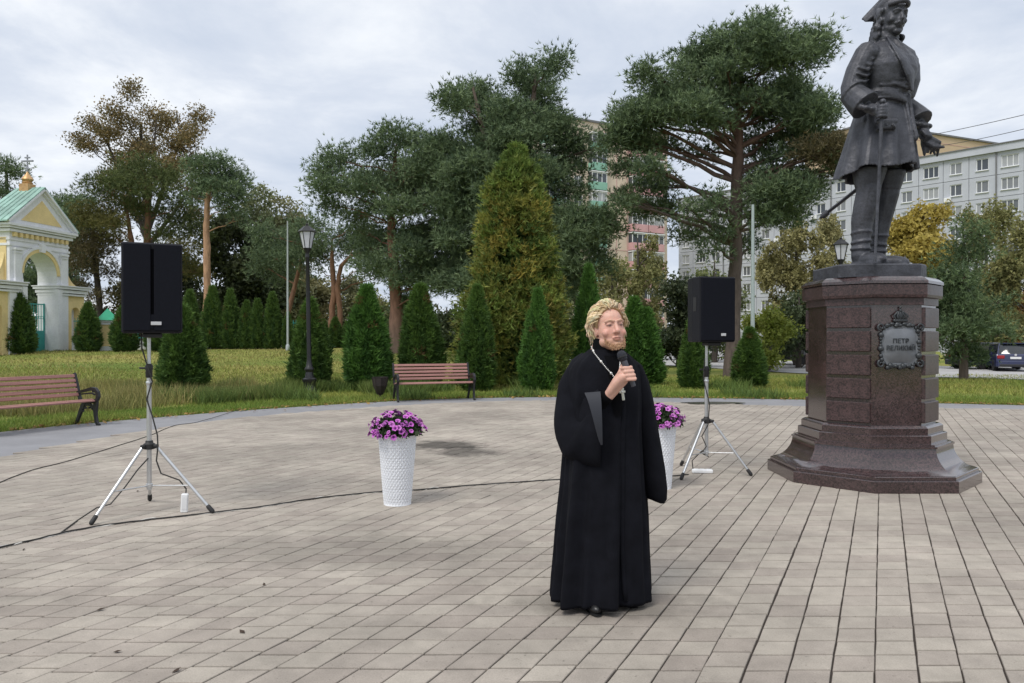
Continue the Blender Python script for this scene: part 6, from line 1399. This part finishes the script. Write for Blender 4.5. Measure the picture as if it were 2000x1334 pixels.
def debris():
    for k, (x, y, s) in enumerate(((195, 1192, .05), (228, 1275, .045), (472, 1236, .05), (343, 1312, .05), (515, 1143, .035), (45, 1075, .03), (268, 960, .04))):
        p = G(x, y, .021); m = MB(); a = random.uniform(0, 3); u = Vector((math.cos(a), math.sin(a), 0)) * s * .5; v = Vector((-u.y, u.x, 0)) * .55
        m.add([p - u + Vector((0, 0, .002)), p - v + Vector((0, 0, .006)), p + u + Vector((0, 0, .010)), p + v + Vector((0, 0, .003)), p + Vector((0, 0, .011))], [(0, 1, 4), (1, 2, 4), (2, 3, 4), (3, 0, 4), (3, 2, 1, 0)])
        tag(m.build('dead_leaf', M['dead']), ('dark dead leaf on the paving, left foreground', 'dark dead leaf on the paving near the bottom left corner', 'dark curled leaf in a joint, lower middle left', 'dark dead leaf at the bottom edge', 'small dark leaf right of the left foreground leaves', 'small dark leaf beside the cable at the left edge', 'small dark leaf beneath the left tripod')[k], 'leaf', 'dead leaves on the paving')
M['dead'] = mat('dead_leaf', (.05, .032, .022), .9, .3, 60)
debris()
# ------------------------------------------------------------------ the priest
M['wool'] = mat('black_wool', (.0068, .0072, .0105), .9, .3, 9, .25, 180, spec=.12)
M['satin'] = mat('black_satin', (.015, .0165, .024), .45, .15, 6)
M['collar'] = mat('black_velvet', (.0035, .0035, .0045), .95, .2, 20, spec=.1)
M['leather'] = mat('black_leather', (.012, .012, .013), .35, .2, 20)
M['silver'] = mat('silver', (.70, .69, .66), .28, .06, 20, metal=.8)
M['skin'] = mat('skin', (1, 1, 1), .48, .07, 26, .10, 150, tint=True, spec=.4)
M['skin'].node_tree.nodes['Principled BSDF'].inputs['Subsurface Weight'].default_value = .12
M['skin'].node_tree.nodes['Principled BSDF'].inputs['Subsurface Radius'].default_value = (.010, .004, .002)
M['skin'].node_tree.nodes['Principled BSDF'].inputs['Subsurface Scale'].default_value = .6
M['hair'] = mat('blond_hair', (1, 1, 1), .5, .12, 30, tint=True, spec=.35)
def priest():
    o = G(1180, 1179, .018); TH = R(18); root = empty('person', o, TH, 'fair-haired priest in a long black robe with a silver cross, speaking into a microphone', 'person')
    Mi = (Matrix.Translation(o) @ Matrix.Rotation(TH, 4, 'Z')).inverted()
    def P(px, py, d): return Mi @ W(px, py, d)
    def D(x, y, z): return Mi.to_3x3() @ Vector((x, y, z))
    # ---- body: head, neck, trunk, arms, hand, legs in one skin
    mb = MB(); HX = Matrix.Translation((.020, -.028, 1.612)) @ Matrix.Rotation(R(-3), 4, 'Z') @ Matrix.Rotation(R(-8), 4, 'X') @ Matrix.Rotation(R(-3), 4, 'Y') @ Matrix.Scale(1.10, 4)
    mb.xf = HX; headblob(mb); mb.xf = None
    mb.tube([(.01, .0, 1.56), (0, .012, 1.50), (0, .015, 1.42)], [.062, .072, .10], 14)
    th = np.linspace(0, 2 * math.pi, 28, endpoint=False)
    mb.rings([[(rx * math.cos(a), ry * math.sin(a) + .01, z) for a in th] for z, rx, ry in ((.80, .14, .11), (.95, .165, .125), (1.1, .155, .12), (1.3, .175, .12), (1.40, .16, .10), (1.46, .08, .07))])
    for s in (-1, 1): mb.tube([(s * .085, 0, .90), (s * .09, -.01, .50), (s * .10 + (0 if s < 0 else .02), .02, .10)], [.085, .058, .042], 12, round_ends=True)
    wr = P(1190, 770, 4.30); el = P(1108, 832, 4.46); sh = Vector((-.150, .0, 1.35))
    mb.tube([sh, sh.lerp(el, .5), el, el.lerp(wr, .4), wr], [.045, .040, .036, .034, .027], 12, round_ends=True)
    sl = Vector((.155, .0, 1.35)); ell_ = Vector((.27, .03, 1.08)); wl = Vector((.315, .0, .84))
    mb.tube([sl, ell_, wl], [.045, .038, .027], 12, round_ends=True); mb.tube([wl, wl + Vector((.004, -.01, -.09))], [.028, .028], 10, flat=.5, round_ends=True)
    for k in range(4): q = wl + Vector((.004, -.040 + k * .020, -.075)); mb.tube([q, q + Vector((.003, -.004, -.05)), q + Vector((-.006, -.006, -.08 + .005 * abs(k - 1)))], [.0095, .009, .0075], 7, round_ends=True)
    mb.tube([wl + Vector((0, -.03, -.03)), wl + Vector((-.004, -.05, -.06)), wl + Vector((-.006, -.055, -.09))], [.013, .011, .009], 7, round_ends=True)
    # the right hand closed round the microphone
    mt, mbt = P(1212, 688, 4.255), P(1238, 755, 4.225); ax = (mt - mbt).normalized(); A = mbt.lerp(mt, .36)
    ex = D(1, 0, 0); ez = D(0, 0, 1); cam_dir = D(0, -1, 0)
    p = (ex - ax * ex.dot(ax)).normalized(); f = ax.cross(p); f = f if f.dot(cam_dir) > 0 else -f
    Rm = .0255; kn = []
    for i in range(4):
        t = .036 - i * .0225; c = A + ax * t; rad = Rm + .0015 * (1 - abs(i - 1.2))
        angs = np.linspace(R(-38 + 4 * i), R(196 - 9 * (3 - i) * 0 - 12 * (i == 3)), 9)
        pts = [c + (-p * math.cos(a) + f * math.sin(a)) * rad * (1.30 if k == 0 else 1.12 if k == 1 else 1) + ax * (.006 * math.sin(k * .8)) for k, a in enumerate(angs)]
        # knuckle bends: pull the joints outward a little
        pts[3] = c + (pts[3] - c) * 1.12; pts[6] = c + (pts[6] - c) * 1.08
        mb.tube(pts, [.0112, .0112, .0108, .0112, .0102, .0098, .0098, .0092, .0080], 9, round_ends=True); kn.append(pts[0])
        w0 = wr + ax * (.012 - .010 * i); mb.tube([w0, w0.lerp(kn[-1], .55) - p * .004, kn[-1]], [.0185, .0165, .0125], 9, round_ends=True)
    mb.tube([wr, wr.lerp(A - p * .04, .6), A - p * .040 - ax * .006], [.027, .032, .028], 12, flat=.9, round_ends=True)
    tb = A - p * .036 + ax * .030 - f * .010; mb.tube([wr.lerp(tb, .35) - f * .012, tb, A - p * .012 + ax * .060 - f * .024, A + p * .012 + ax * .068 - f * .022], [.017, .0145, .0120, .0100], 9, round_ends=True)
    body = remeshed(mb, 'body', M['skin'], .0040, 6, root, .4)
    Hi = HX.inverted(); Hn = np.array(Hi)
    def skin(co):
        q = co @ Hn[:3, :3].T + Hn[:3, 3]; n = len(co); c = np.tile(np.array((.68, .40, .315)), (n, 1))
        def blend(m_, t): return c * (1 - m_[:, None]) + np.array(t) * m_[:, None]
        g = lambda ctr, r: np.exp(-(((q - np.array(ctr)) / np.array(r)) ** 2).sum(1))
        for s in (-1, 1):
            c = blend(.55 * g((s * .042, -.075, -.022), (.03, .05, .026)), (.70, .31, .25))
            c = blend(.85 * g((s * .031, -.088, .0095), (.017, .03, .0042)), (.10, .055, .045))
            c = blend(.65 * g((s * .031, -.09, .033), (.024, .04, .006)), (.36, .21, .115))
            c = blend(.30 * g((s * .031, -.085, .002), (.020, .04, .012)), (.62, .32, .26))
            c = blend(.8 * g((s * .012, -.11, -.036), (.006, .02, .004)), (.20, .08, .06))
        c = blend(.45 * g((0, -.118, -.022), (.017, .02, .016)), (.70, .34, .27))
        c = blend(.75 * g((0, -.10, -.0605), (.024, .03, .0075)), (.50, .17, .15)); c = blend(.9 * g((0, -.10, -.0592), (.022, .03, .0016)), (.16, .05, .045))
        beard = np.clip(1.3 * np.exp(-((q[:, 2] + .100) / .032) ** 2) * np.clip((.02 - q[:, 1]) / .03, 0, 1) * np.clip((-.058 - q[:, 2]) / .02, 0, 1), 0, .62) + .34 * g((0, -.1, -.044), (.034, .03, .006))
        beard = beard + .30 * (g((.033, -.085, -.070), (.016, .03, .02)) + g((-.033, -.085, -.070), (.016, .03, .02)))
        c = blend(np.clip(beard, 0, .65), (.42, .235, .145))
        return c
    set_tint(body.data, skin)
    # ---- eyes, hair, beard
    for s in (-1, 1):
        e = MB(); e.xf = HX; e.ell((s * .031, -.0838, .0095), (.0090, .0080, .0024), nu=12, nv=8); e.build('eye', M['eye'], root, 180)
        e = MB(); e.xf = HX; e.ell((s * .031, -.0892, .0095), (.0040, .0032, .0022), nu=10, nv=8); e.build('iris', M['iris'], root, 180)
    hr = MB(); hr.xf = HX; r_ = random.Random(21)
    C0 = Vector((0, .018, .045)); EX = (.079, .101, .087)
    def scalp(a, z):                                        # a: 0 = face, pi = back
        v = Vector((math.sin(a) * math.cos(z), -math.cos(a) * math.cos(z), math.sin(z))); return Vector((v.x * EX[0], v.y * EX[1], v.z * EX[2])) + C0, v
    def line_of(front): return .70 * front ** 1.2 + .02 - (1 - front) ** 2 * 1.2       # lowest rooting angle: hairline
    b_, c_ = (.66, .50, .31), (.93, .78, .56)
    hr.tint = (.55, .41, .24); rows = []
    for z in np.linspace(1.50, -.55, 14):
        ring = []
        for k in range(32):
            a = 2 * math.pi * k / 32; front = max(0, math.cos(a)); zz = max(z, line_of(front) + .05); p_, v = scalp(a, zz); ring.append(p_ + v * .0045)
        rows.append(ring)
    hr.rings(rows)
    def strand(a, z, lead, ln, lift, ph, R0, tone):
        q, v = scalp(a, z); tg = lead - v * lead.dot(v); tg.normalize(); pts = []; up_ = max(0, math.sin(z)); front = max(0, math.cos(a)); n_ = 8
        for k in range(n_):
            t = k / (n_ - 1); d = q - C0; kk = math.sqrt((d.x / EX[0]) ** 2 + (d.y / EX[1]) ** 2 + (d.z / EX[2]) ** 2); nrm = Vector((d.x / EX[0] ** 2, d.y / EX[1] ** 2, d.z / EX[2] ** 2)).normalized()
            want = 1.01 + lift * math.sin(min(1, .15 + t * 1.2) * 1.9); q2 = C0 + d * (want / kk) if q.z > -.015 else q + nrm * .0006
            bi = nrm.cross(tg).normalized(); pts.append(q2 + bi * .0060 * math.sin(ph + t * 6.5) * min(1, t * 1.6) + nrm * .0035 * math.sin(ph * 1.7 + t * 7.5) * t)
            q = q2 + tg * ln / (n_ - 1); tg = tg + Vector((0, .02, -.20 * (1 - up_ * .8) * (1 - .85 * front)))
            tg = (tg - nrm * tg.dot(nrm) * (1 if q.z > -.015 else .2)).normalized()
        hr.tint = tone; hr.tube(pts, [R0 * .8, R0, R0, R0, R0 * .9, R0 * .75, R0 * .5, R0 * .15], 3)
    locks = 0
    while locks < 235:
        a = r_.uniform(-math.pi, math.pi); z = math.asin(r_.uniform(-.60, 1.0)); front = max(0, math.cos(a))
        if z < line_of(front) + .06 or (z < .12 and abs(a) < 1.72): continue
        locks += 1; sgn = math.copysign(1, math.sin(a)) if abs(a) > .25 else r_.choice((-1, 1))
        lead = Vector((0, .75, .55)) * front + Vector((sgn * .55, .25, 0)) + Vector((0, .30, -.95)) * (1 - max(0, math.sin(z)) ** 1.3) * (1 - front) + Vector((r_.gauss(0, .38), r_.gauss(0, .30), r_.gauss(0, .25)))
        ln = r_.uniform(.045, .085) * (1.15 if z < .3 else 1); lift = r_.uniform(.10, .30) + .08 * front + (.14 if z < .3 else 0); ph = r_.uniform(0, 6.28); m_ = r_.random()
        base_ = tuple((x * (1 - m_) + y * m_) * r_.uniform(.88, 1.1) for x, y in zip(b_, c_))
        for _ in range(14):
            k = r_.uniform(.9, 1.12); strand(a + r_.gauss(0, .10) / max(.3, math.cos(z)), min(1.5, z + r_.gauss(0, .08)), lead + Vector((r_.gauss(0, .12), r_.gauss(0, .12), r_.gauss(0, .12))), ln * r_.uniform(.75, 1.15), lift * r_.uniform(.6, 1.15), ph + r_.gauss(0, .35), r_.uniform(.0017, .0030), tuple(x * k for x in base_))
    for k in range(70):                                     # curls behind the ears down to the collar
        s = r_.choice((-1, 1)); a = s * r_.uniform(1.75, 2.9); z = r_.uniform(-.75, -.1); p0, v = scalp(a, z); ph = r_.uniform(0, 6.28); ln = r_.uniform(.03, .062); m_ = r_.random()
        for _ in range(9):
            p_ = p0 + Vector((r_.gauss(0, .005), r_.gauss(0, .005), r_.gauss(0, .006))); f_ = ph + r_.gauss(0, .3)
            pts = [p_ + v * (.006 + .011 * math.sin(f_ + t * 5) + .012 * t) + Vector((0, .006 * math.cos(f_ + t * 6), -ln * t)) for t in np.linspace(0, 1, 7)]
            hr.tint = tuple((x * (1 - m_) + y * m_) * r_.uniform(.75, 1.0) for x, y in zip(b_, c_)); hr.tube(pts, [.0022, .0026, .0027, .0026, .002, .0014, .0005], 3)
    hr.build('hair', M['hair'], root, 180, tint=True)
    bd = MB(); bd.xf = HX; bd.tint = (.36, .21, .11); r_ = random.Random(5)
    for k in range(430):
        a = r_.uniform(-1.25, 1.25); t = r_.random() ** .8; z = -.118 + .034 * t + .05 * max(0, abs(a) - .55); rad = Vector((.058 * math.sin(a) * 1.04, -.035 - .066 * math.cos(a) * (1 if t < .6 else .97), z))
        if abs(a) < .45 and z > -.078: continue
        d = Vector((math.sin(a) * .5, -.45 * math.cos(a), -.75)) + Vector((r_.gauss(0, .25), r_.gauss(0, .25), r_.gauss(0, .2))); ln = r_.uniform(.004, .010)
        m_ = r_.random(); bd.tint = tuple((x * (1 - m_) + y * m_) for x, y in zip((.36, .20, .11), (.56, .36, .21)))
        bd.tube([rad - d * .003, rad + d * ln * .5, rad + d * ln], [.0011, .0009, .0003], 3)
    for k in range(0):
        s = r_.choice((-1, 1)); x = r_.uniform(.003, .03) * s; q = Vector((x, -.106 + .30 * x * x / .03 * 1.0, -.0435)); m_ = r_.random(); bd.tint = tuple((a * (1 - m_) + b * m_) for a, b in zip((.36, .21, .11), (.52, .34, .19))); bd.tube([q, q + Vector((s * .004, -.003, -.006))], [.0013, .0005], 3)
    bd.build('beard', M['hair'], root, tint=True)
    # ---- robe
    n = 160; th = np.linspace(0, 2 * math.pi, n, endpoint=False)
    def fold(a, z):
        k = max(0, (1.25 - z) / 1.25); f_ = math.sin(7 * a + 1.2 + .5 * math.sin(2.2 * z)) * .55 + math.sin(12 * a + 3 - z * 1.3) * .35 + math.sin(19 * a + .7) * .18
        return f_ * (.008 + .040 * k ** 1.0)
    rows = []; prof = [(.036, .284, .210, -.018), (.055, .286, .212, -.018), (.16, .280, .208, -.016), (.30, .270, .203, -.012), (.50, .262, .195, -.006), (.70, .248, .186, 0), (.90, .236, .180, .0), (1.05, .228, .176, .0), (1.20, .226, .172, .0), (1.30, .224, .164, .0), (1.37, .216, .150, .004), (1.415, .195, .132, .008), (1.45, .160, .112, .012), (1.475, .125, .096, .014), (1.495, .098, .084, .015)]
    for z, rx, ry, xo in prof:
        sq = 1.0 if z < 1.1 else .86; ring = []
        for a in th:
            c_, s_ = math.cos(a), math.sin(a); k = 1 + fold(a, z) / .22
            zz = z + (.018 * math.sin(a * 3 + 1) * max(0, .3 - z)) + (.020 * max(0, -math.cos(a)) ** 2 if z < .1 else 0) * 0
            ring.append((xo + rx * k * math.copysign(abs(c_) ** sq, c_), ry * k * math.copysign(abs(s_) ** .95, s_), zz))
        rows.append(ring)
    inner = [[(x * .93, y * .93, z + .004) for x, y, z in rows[0]], [(x * .90, y * .90, .4) for x, y, z in rows[0]], [(x * .6, y * .6, 1.0) for x, y, z in rows[6]]]
    rb = MB(); rb.rings(inner[::-1] + rows, caps=False); rb.build('robe', M['wool'], root, 180)
    # overlapping front edge of the outer robe
    fe = MB(); pth = []
    for z in np.linspace(.07, 1.40, 26):
        a = R(270 + 16 - 6 * math.sin(z * 2)); rx = np.interp(z, [q[0] for q in prof], [q[1] for q in prof]); ry = np.interp(z, [q[0] for q in prof], [q[2] for q in prof]); xo = np.interp(z, [q[0] for q in prof], [q[3] for q in prof])
        k = 1 + fold(a, z) / .22; pth.append(Vector((xo + rx * k * math.cos(a), ry * k * math.sin(a) - .002, z)))
    fe.tube(pth, [.016] * 26, 8, flat=.5, up=(0, -1, .0)); fe.build('front_edge', M['wool'], root, 180)
    # stand-up collar of the cassock
    cl = MB(); cc = Vector((.012, -.004, 0)); rows = []
    for z, r, o_ in ((1.455, .098, 0), (1.50, .080, 0), (1.555, .072, .004), (1.560, .069, .004), (1.53, .066, .003), (1.50, .066, 0)):
        rows.append([cc + Vector(((r + .004) * math.cos(a), r * 1.05 * math.sin(a) + o_, z - (.028 * max(0, -math.sin(a + .0)) ** 4 if z > 1.52 else 0))) for a in np.linspace(-math.pi / 2 + .16, 1.5 * math.pi - .16, 36)])
    cl.rings(rows, caps=False, closed=False); cl.build('collar', M['collar'], root, 180)
    ch = MB(); ch.rings([[Vector((u * w_, -.176 + .02 * (z - 1.2) * 3.4 + .05 * (u * w_ / .1) ** 2 + y_, z)) for u in (-1, -.5, 0, .5, 1)] for z, w_, y_ in ((1.12, .02, -.006), (1.25, .05, -.006), (1.38, .075, .004), (1.46, .085, .045))], caps=False, closed=False); ch.build('cassock_front', M['collar'], root, 180)
    for dx in (-.014, .016):
        bt = MB(); bt.ell((.018 + dx, -.088, 1.478), .0055, nu=8, nv=6); bt.build('collar_button', M['silver'], root, 180)
    # ---- right sleeve (raised, wide) and left sleeve (hanging)
    def ell_ring(c, o_, wv, a, b, n=48, k=0.0):
        return [c + o_ * (a * math.cos(t)) + wv * (b * math.sin(t)) * (1 + k * math.sin(5 * t)) for t in np.linspace(0, 2 * math.pi, n, endpoint=False)]
    key = [(1150, 708, 4.57, (-.55, 0, .83), .070, .09), (1136, 722, 4.56, (-.7, 0, .72), .085, .095), (1122, 758, 4.54, (-.95, 0, .3), .095, .100), (1115, 798, 4.50, (-.97, 0, -.22), .100, .105), (1118, 828, 4.46, (-.75, 0, -.66), .128, .105), (1126, 838, 4.41, (-.42, 0, -.91), .172, .105), (1147, 838, 4.37, (-.10, 0, -1), .205, .100), (1170, 836, 4.33, (.02, 0, -1), .218, .090)]
    rs = []
    for i in range(len(key) - 1):
        for t in (0, .25, .5, .75):
            a, b = key[i], key[i + 1]; m_ = lambda j: a[j] * (1 - t) + b[j] * t
            oo = (Vector(a[3]) * (1 - t) + Vector(b[3]) * t).normalized(); c = P(m_(0), m_(1), m_(2)); ph = i + t
            rs.append(ell_ring(c, D(*oo), D(0, -1, 0), m_(4) * (1 + .02 * math.sin(ph * 4)), m_(5) * (1 + .05 * math.sin(ph * 5.1)), k=.03 * math.sin(ph * 2.2)))
    a = key[-1]; c = P(a[0], a[1], a[2]); end = ell_ring(c, D(*a[3]), D(0, -1, 0), a[4], a[5]); rs.append(end)
    inn = [[c + (q - c) * .965 for q in end], [P(1140, 838, 4.38) + (q - c) * .85 for q in end], [P(1118, 832, 4.44) + (q - c) * .5 for q in end]]
    sv = MB(); sv.rings(rs + inn, caps=True); sv.build('sleeve', M['wool'], root, 180)
    # satin turn-back of the cuff, on the near side
    ct = MB(); N_ = 48; rws = []
    for j, (tt, wd) in enumerate(zip(range(25, 44), np.linspace(0, 1, 19))):
        pass
    def near_pt(frac, back):                                # frac 0 = top of the opening, 1 = bottom
        t = math.pi - frac * math.pi; cc_ = P(1170 - back, 836 + back * .05, 4.33 + back * .0018); return cc_ + D(*a[3]) * (a[4] * (1.01) * math.cos(t)) + D(0, -1, 0) * (a[5] * 1.02 * math.sin(t) + .022)
    fr = np.linspace(.10, .62, 14); wd = [27 * (1 - max(0, (x - .12) / .5)) ** .8 + 1.5 for x in fr]
    ct.rings([[near_pt(x, -2), near_pt(x, w_ * .5 - 1), near_pt(x, w_)] for x, w_ in zip(fr, wd)], caps=False, closed=False); ct.build('cuff_lining', M['satin'], root, 180)
    fs = MB(); fs.tube([P(1138, 812, 4.42), P(1165, 790, 4.37), P(1184, 775, 4.315), P(1189, 770.5, 4.303)], [.060, .054, .042, .036], 18); fs.build('inner_sleeve', M['collar'], root, 180)
    ls = MB(); rr = []
    for k, (x, y, z, rx, ry) in enumerate(((.135, .004, 1.435, .055, .075), (.165, .004, 1.40, .075, .09), (.205, .008, 1.30, .080, .095), (.238, .012, 1.18, .078, .098), (.262, .012, 1.05, .076, .10), (.285, .010, .92, .076, .108), (.306, .006, .79, .076, .118), (.320, .002, .68, .072, .125), (.324, 0, .615, .062, .122), (.322, 0, .590, .046, .105), (.320, 0, .585, .030, .080), (.31, 0, .8, .04, .07))):
        rr.append([(x + rx * math.cos(t) * (1 + .04 * math.sin(4 * t + k)), y + ry * math.sin(t) * (1 + .03 * math.sin(5 * t + k * .7)), z + (-.012 * math.cos(t) if 6 < k < 11 else 0)) for t in np.linspace(0, 2 * math.pi, 40, endpoint=False)])
    ls.rings(rr); ls.build('sleeve', M['wool'], root, 180)
    # ---- shoes, chain and cross
    for s, x, y, rz in ((-1, -.115, -.165, -.15), (1, .10, -.12, .3)):
        s_ = MB(); rot = Matrix.Rotation(rz, 3, 'Z'); s_.ell((x, y + .07, .036), (.045, .115, .036), rot); s_.ell((x + .0, y + .12, .055), (.044, .07, .05), rot); s_.ell((x, y + .07, .012), (.046, .118, .012), rot, 16, 6); s_.build('shoe', M['leather'], root, 60)
    chn = MB()
    pts = [P(1155, 677, 4.49), P(1161, 690, 4.415), P(1172, 704, 4.372), P(1185, 720, 4.352), P(1198, 734, 4.344), P(1208, 750, 4.340), P(1213, 762, 4.338)]; i = 0
    full = [pts[k].lerp(pts[k + 1], t) for k in range(len(pts) - 1) for t in np.linspace(0, 1, 7)[:-1]] + [pts[-1]]
    for i, q in enumerate(full): chn.ell(q, (.0042, .0042, .0048) if i % 9 != 4 else (.0085, .0075, .0095), nu=8, nv=6)
    chn.tube(full, .0018, 5)
    pts = [P(1213, 692, 4.43), P(1211, 708, 4.385), P(1210, 722, 4.360), P(1212, 745, 4.345), P(1213, 760, 4.338)]; full = [pts[k].lerp(pts[k + 1], t) for k in range(4) for t in np.linspace(0, 1, 7)[:-1]]
    for i, q in enumerate(full): chn.ell(q, .0042, nu=8, nv=6)
    chn.tube(full, .0018, 5); chn.build('chain', M['silver'], root, 180)
    cx_ = MB(); q = P(1216, 769, 4.332); up = D(-.16, 0, 1).normalized(); rt = D(1, 0, .16).normalized(); fw = D(0, -1, 0); rot = Matrix((rt, -fw, up)).transposed()
    cx_.bbox(q, (.016, .007, .075), .002, rot); cx_.bbox(q + up * .010, (.034, .0065, .012), .002, rot); cx_.bbox(q + up * .026, (.024, .0066, .009), .002, rot); cx_.ell(q + up * .010 + fw * .004, (.007, .004, .007), nu=8, nv=6); cx_.build('pectoral_cross', M['silver'], root)
    # ---- microphone
    mc = MB(); wx = Matrix.Translation(o) @ Matrix.Rotation(TH, 4, 'Z'); a_, b_ = wx @ mbt, wx @ mt; d = (b_ - a_).normalized(); L_ = (b_ - a_).length
    r0 = empty('microphone', a_, 0, 'black handheld microphone in the right hand of the priest', 'microphone'); q = d.to_track_quat('Z', 'Y').to_euler()
    h = MB(); h.lathe([(.012, 0), (.0135, .004), (.0145, .06), (.0175, L_ * .70), (.0185, L_ * .74)], 16); h.build('handle', M['mic'], r0, 50, rot=q)
    g = MB(); g.lathe([(.0185, L_ * .74), (.024, L_ * .79), (.0265, L_ * .87), (.0255, L_ * .95), (.019, L_ * 1.01), (.008, L_ * 1.04)], 18); g.build('mesh_head', M['mesh_'], r0, 180, rot=q)
    rg = MB(); rg.lathe([(.0265, L_ * .845), (.0285, L_ * .85), (.0285, L_ * .875), (.0265, L_ * .88)], 18); rg.build('band', M['rubber'], r0, 50, rot=q)
M['mic'] = mat('microphone_grip', (.07, .07, .085), .42, .08, 20, metal=.2); M['mesh_'] = mat('microphone_mesh', (.018, .02, .03), .55, .2, 60, .6, 600, metal=.2)
M['eye'] = mat('eye_shaded', (.16, .11, .10), .25, .05, 20); M['iris'] = mat('iris', (.06, .07, .08), .2, .05, 20)  # shade of the squinting lids is put into the eyeball colour
priest()
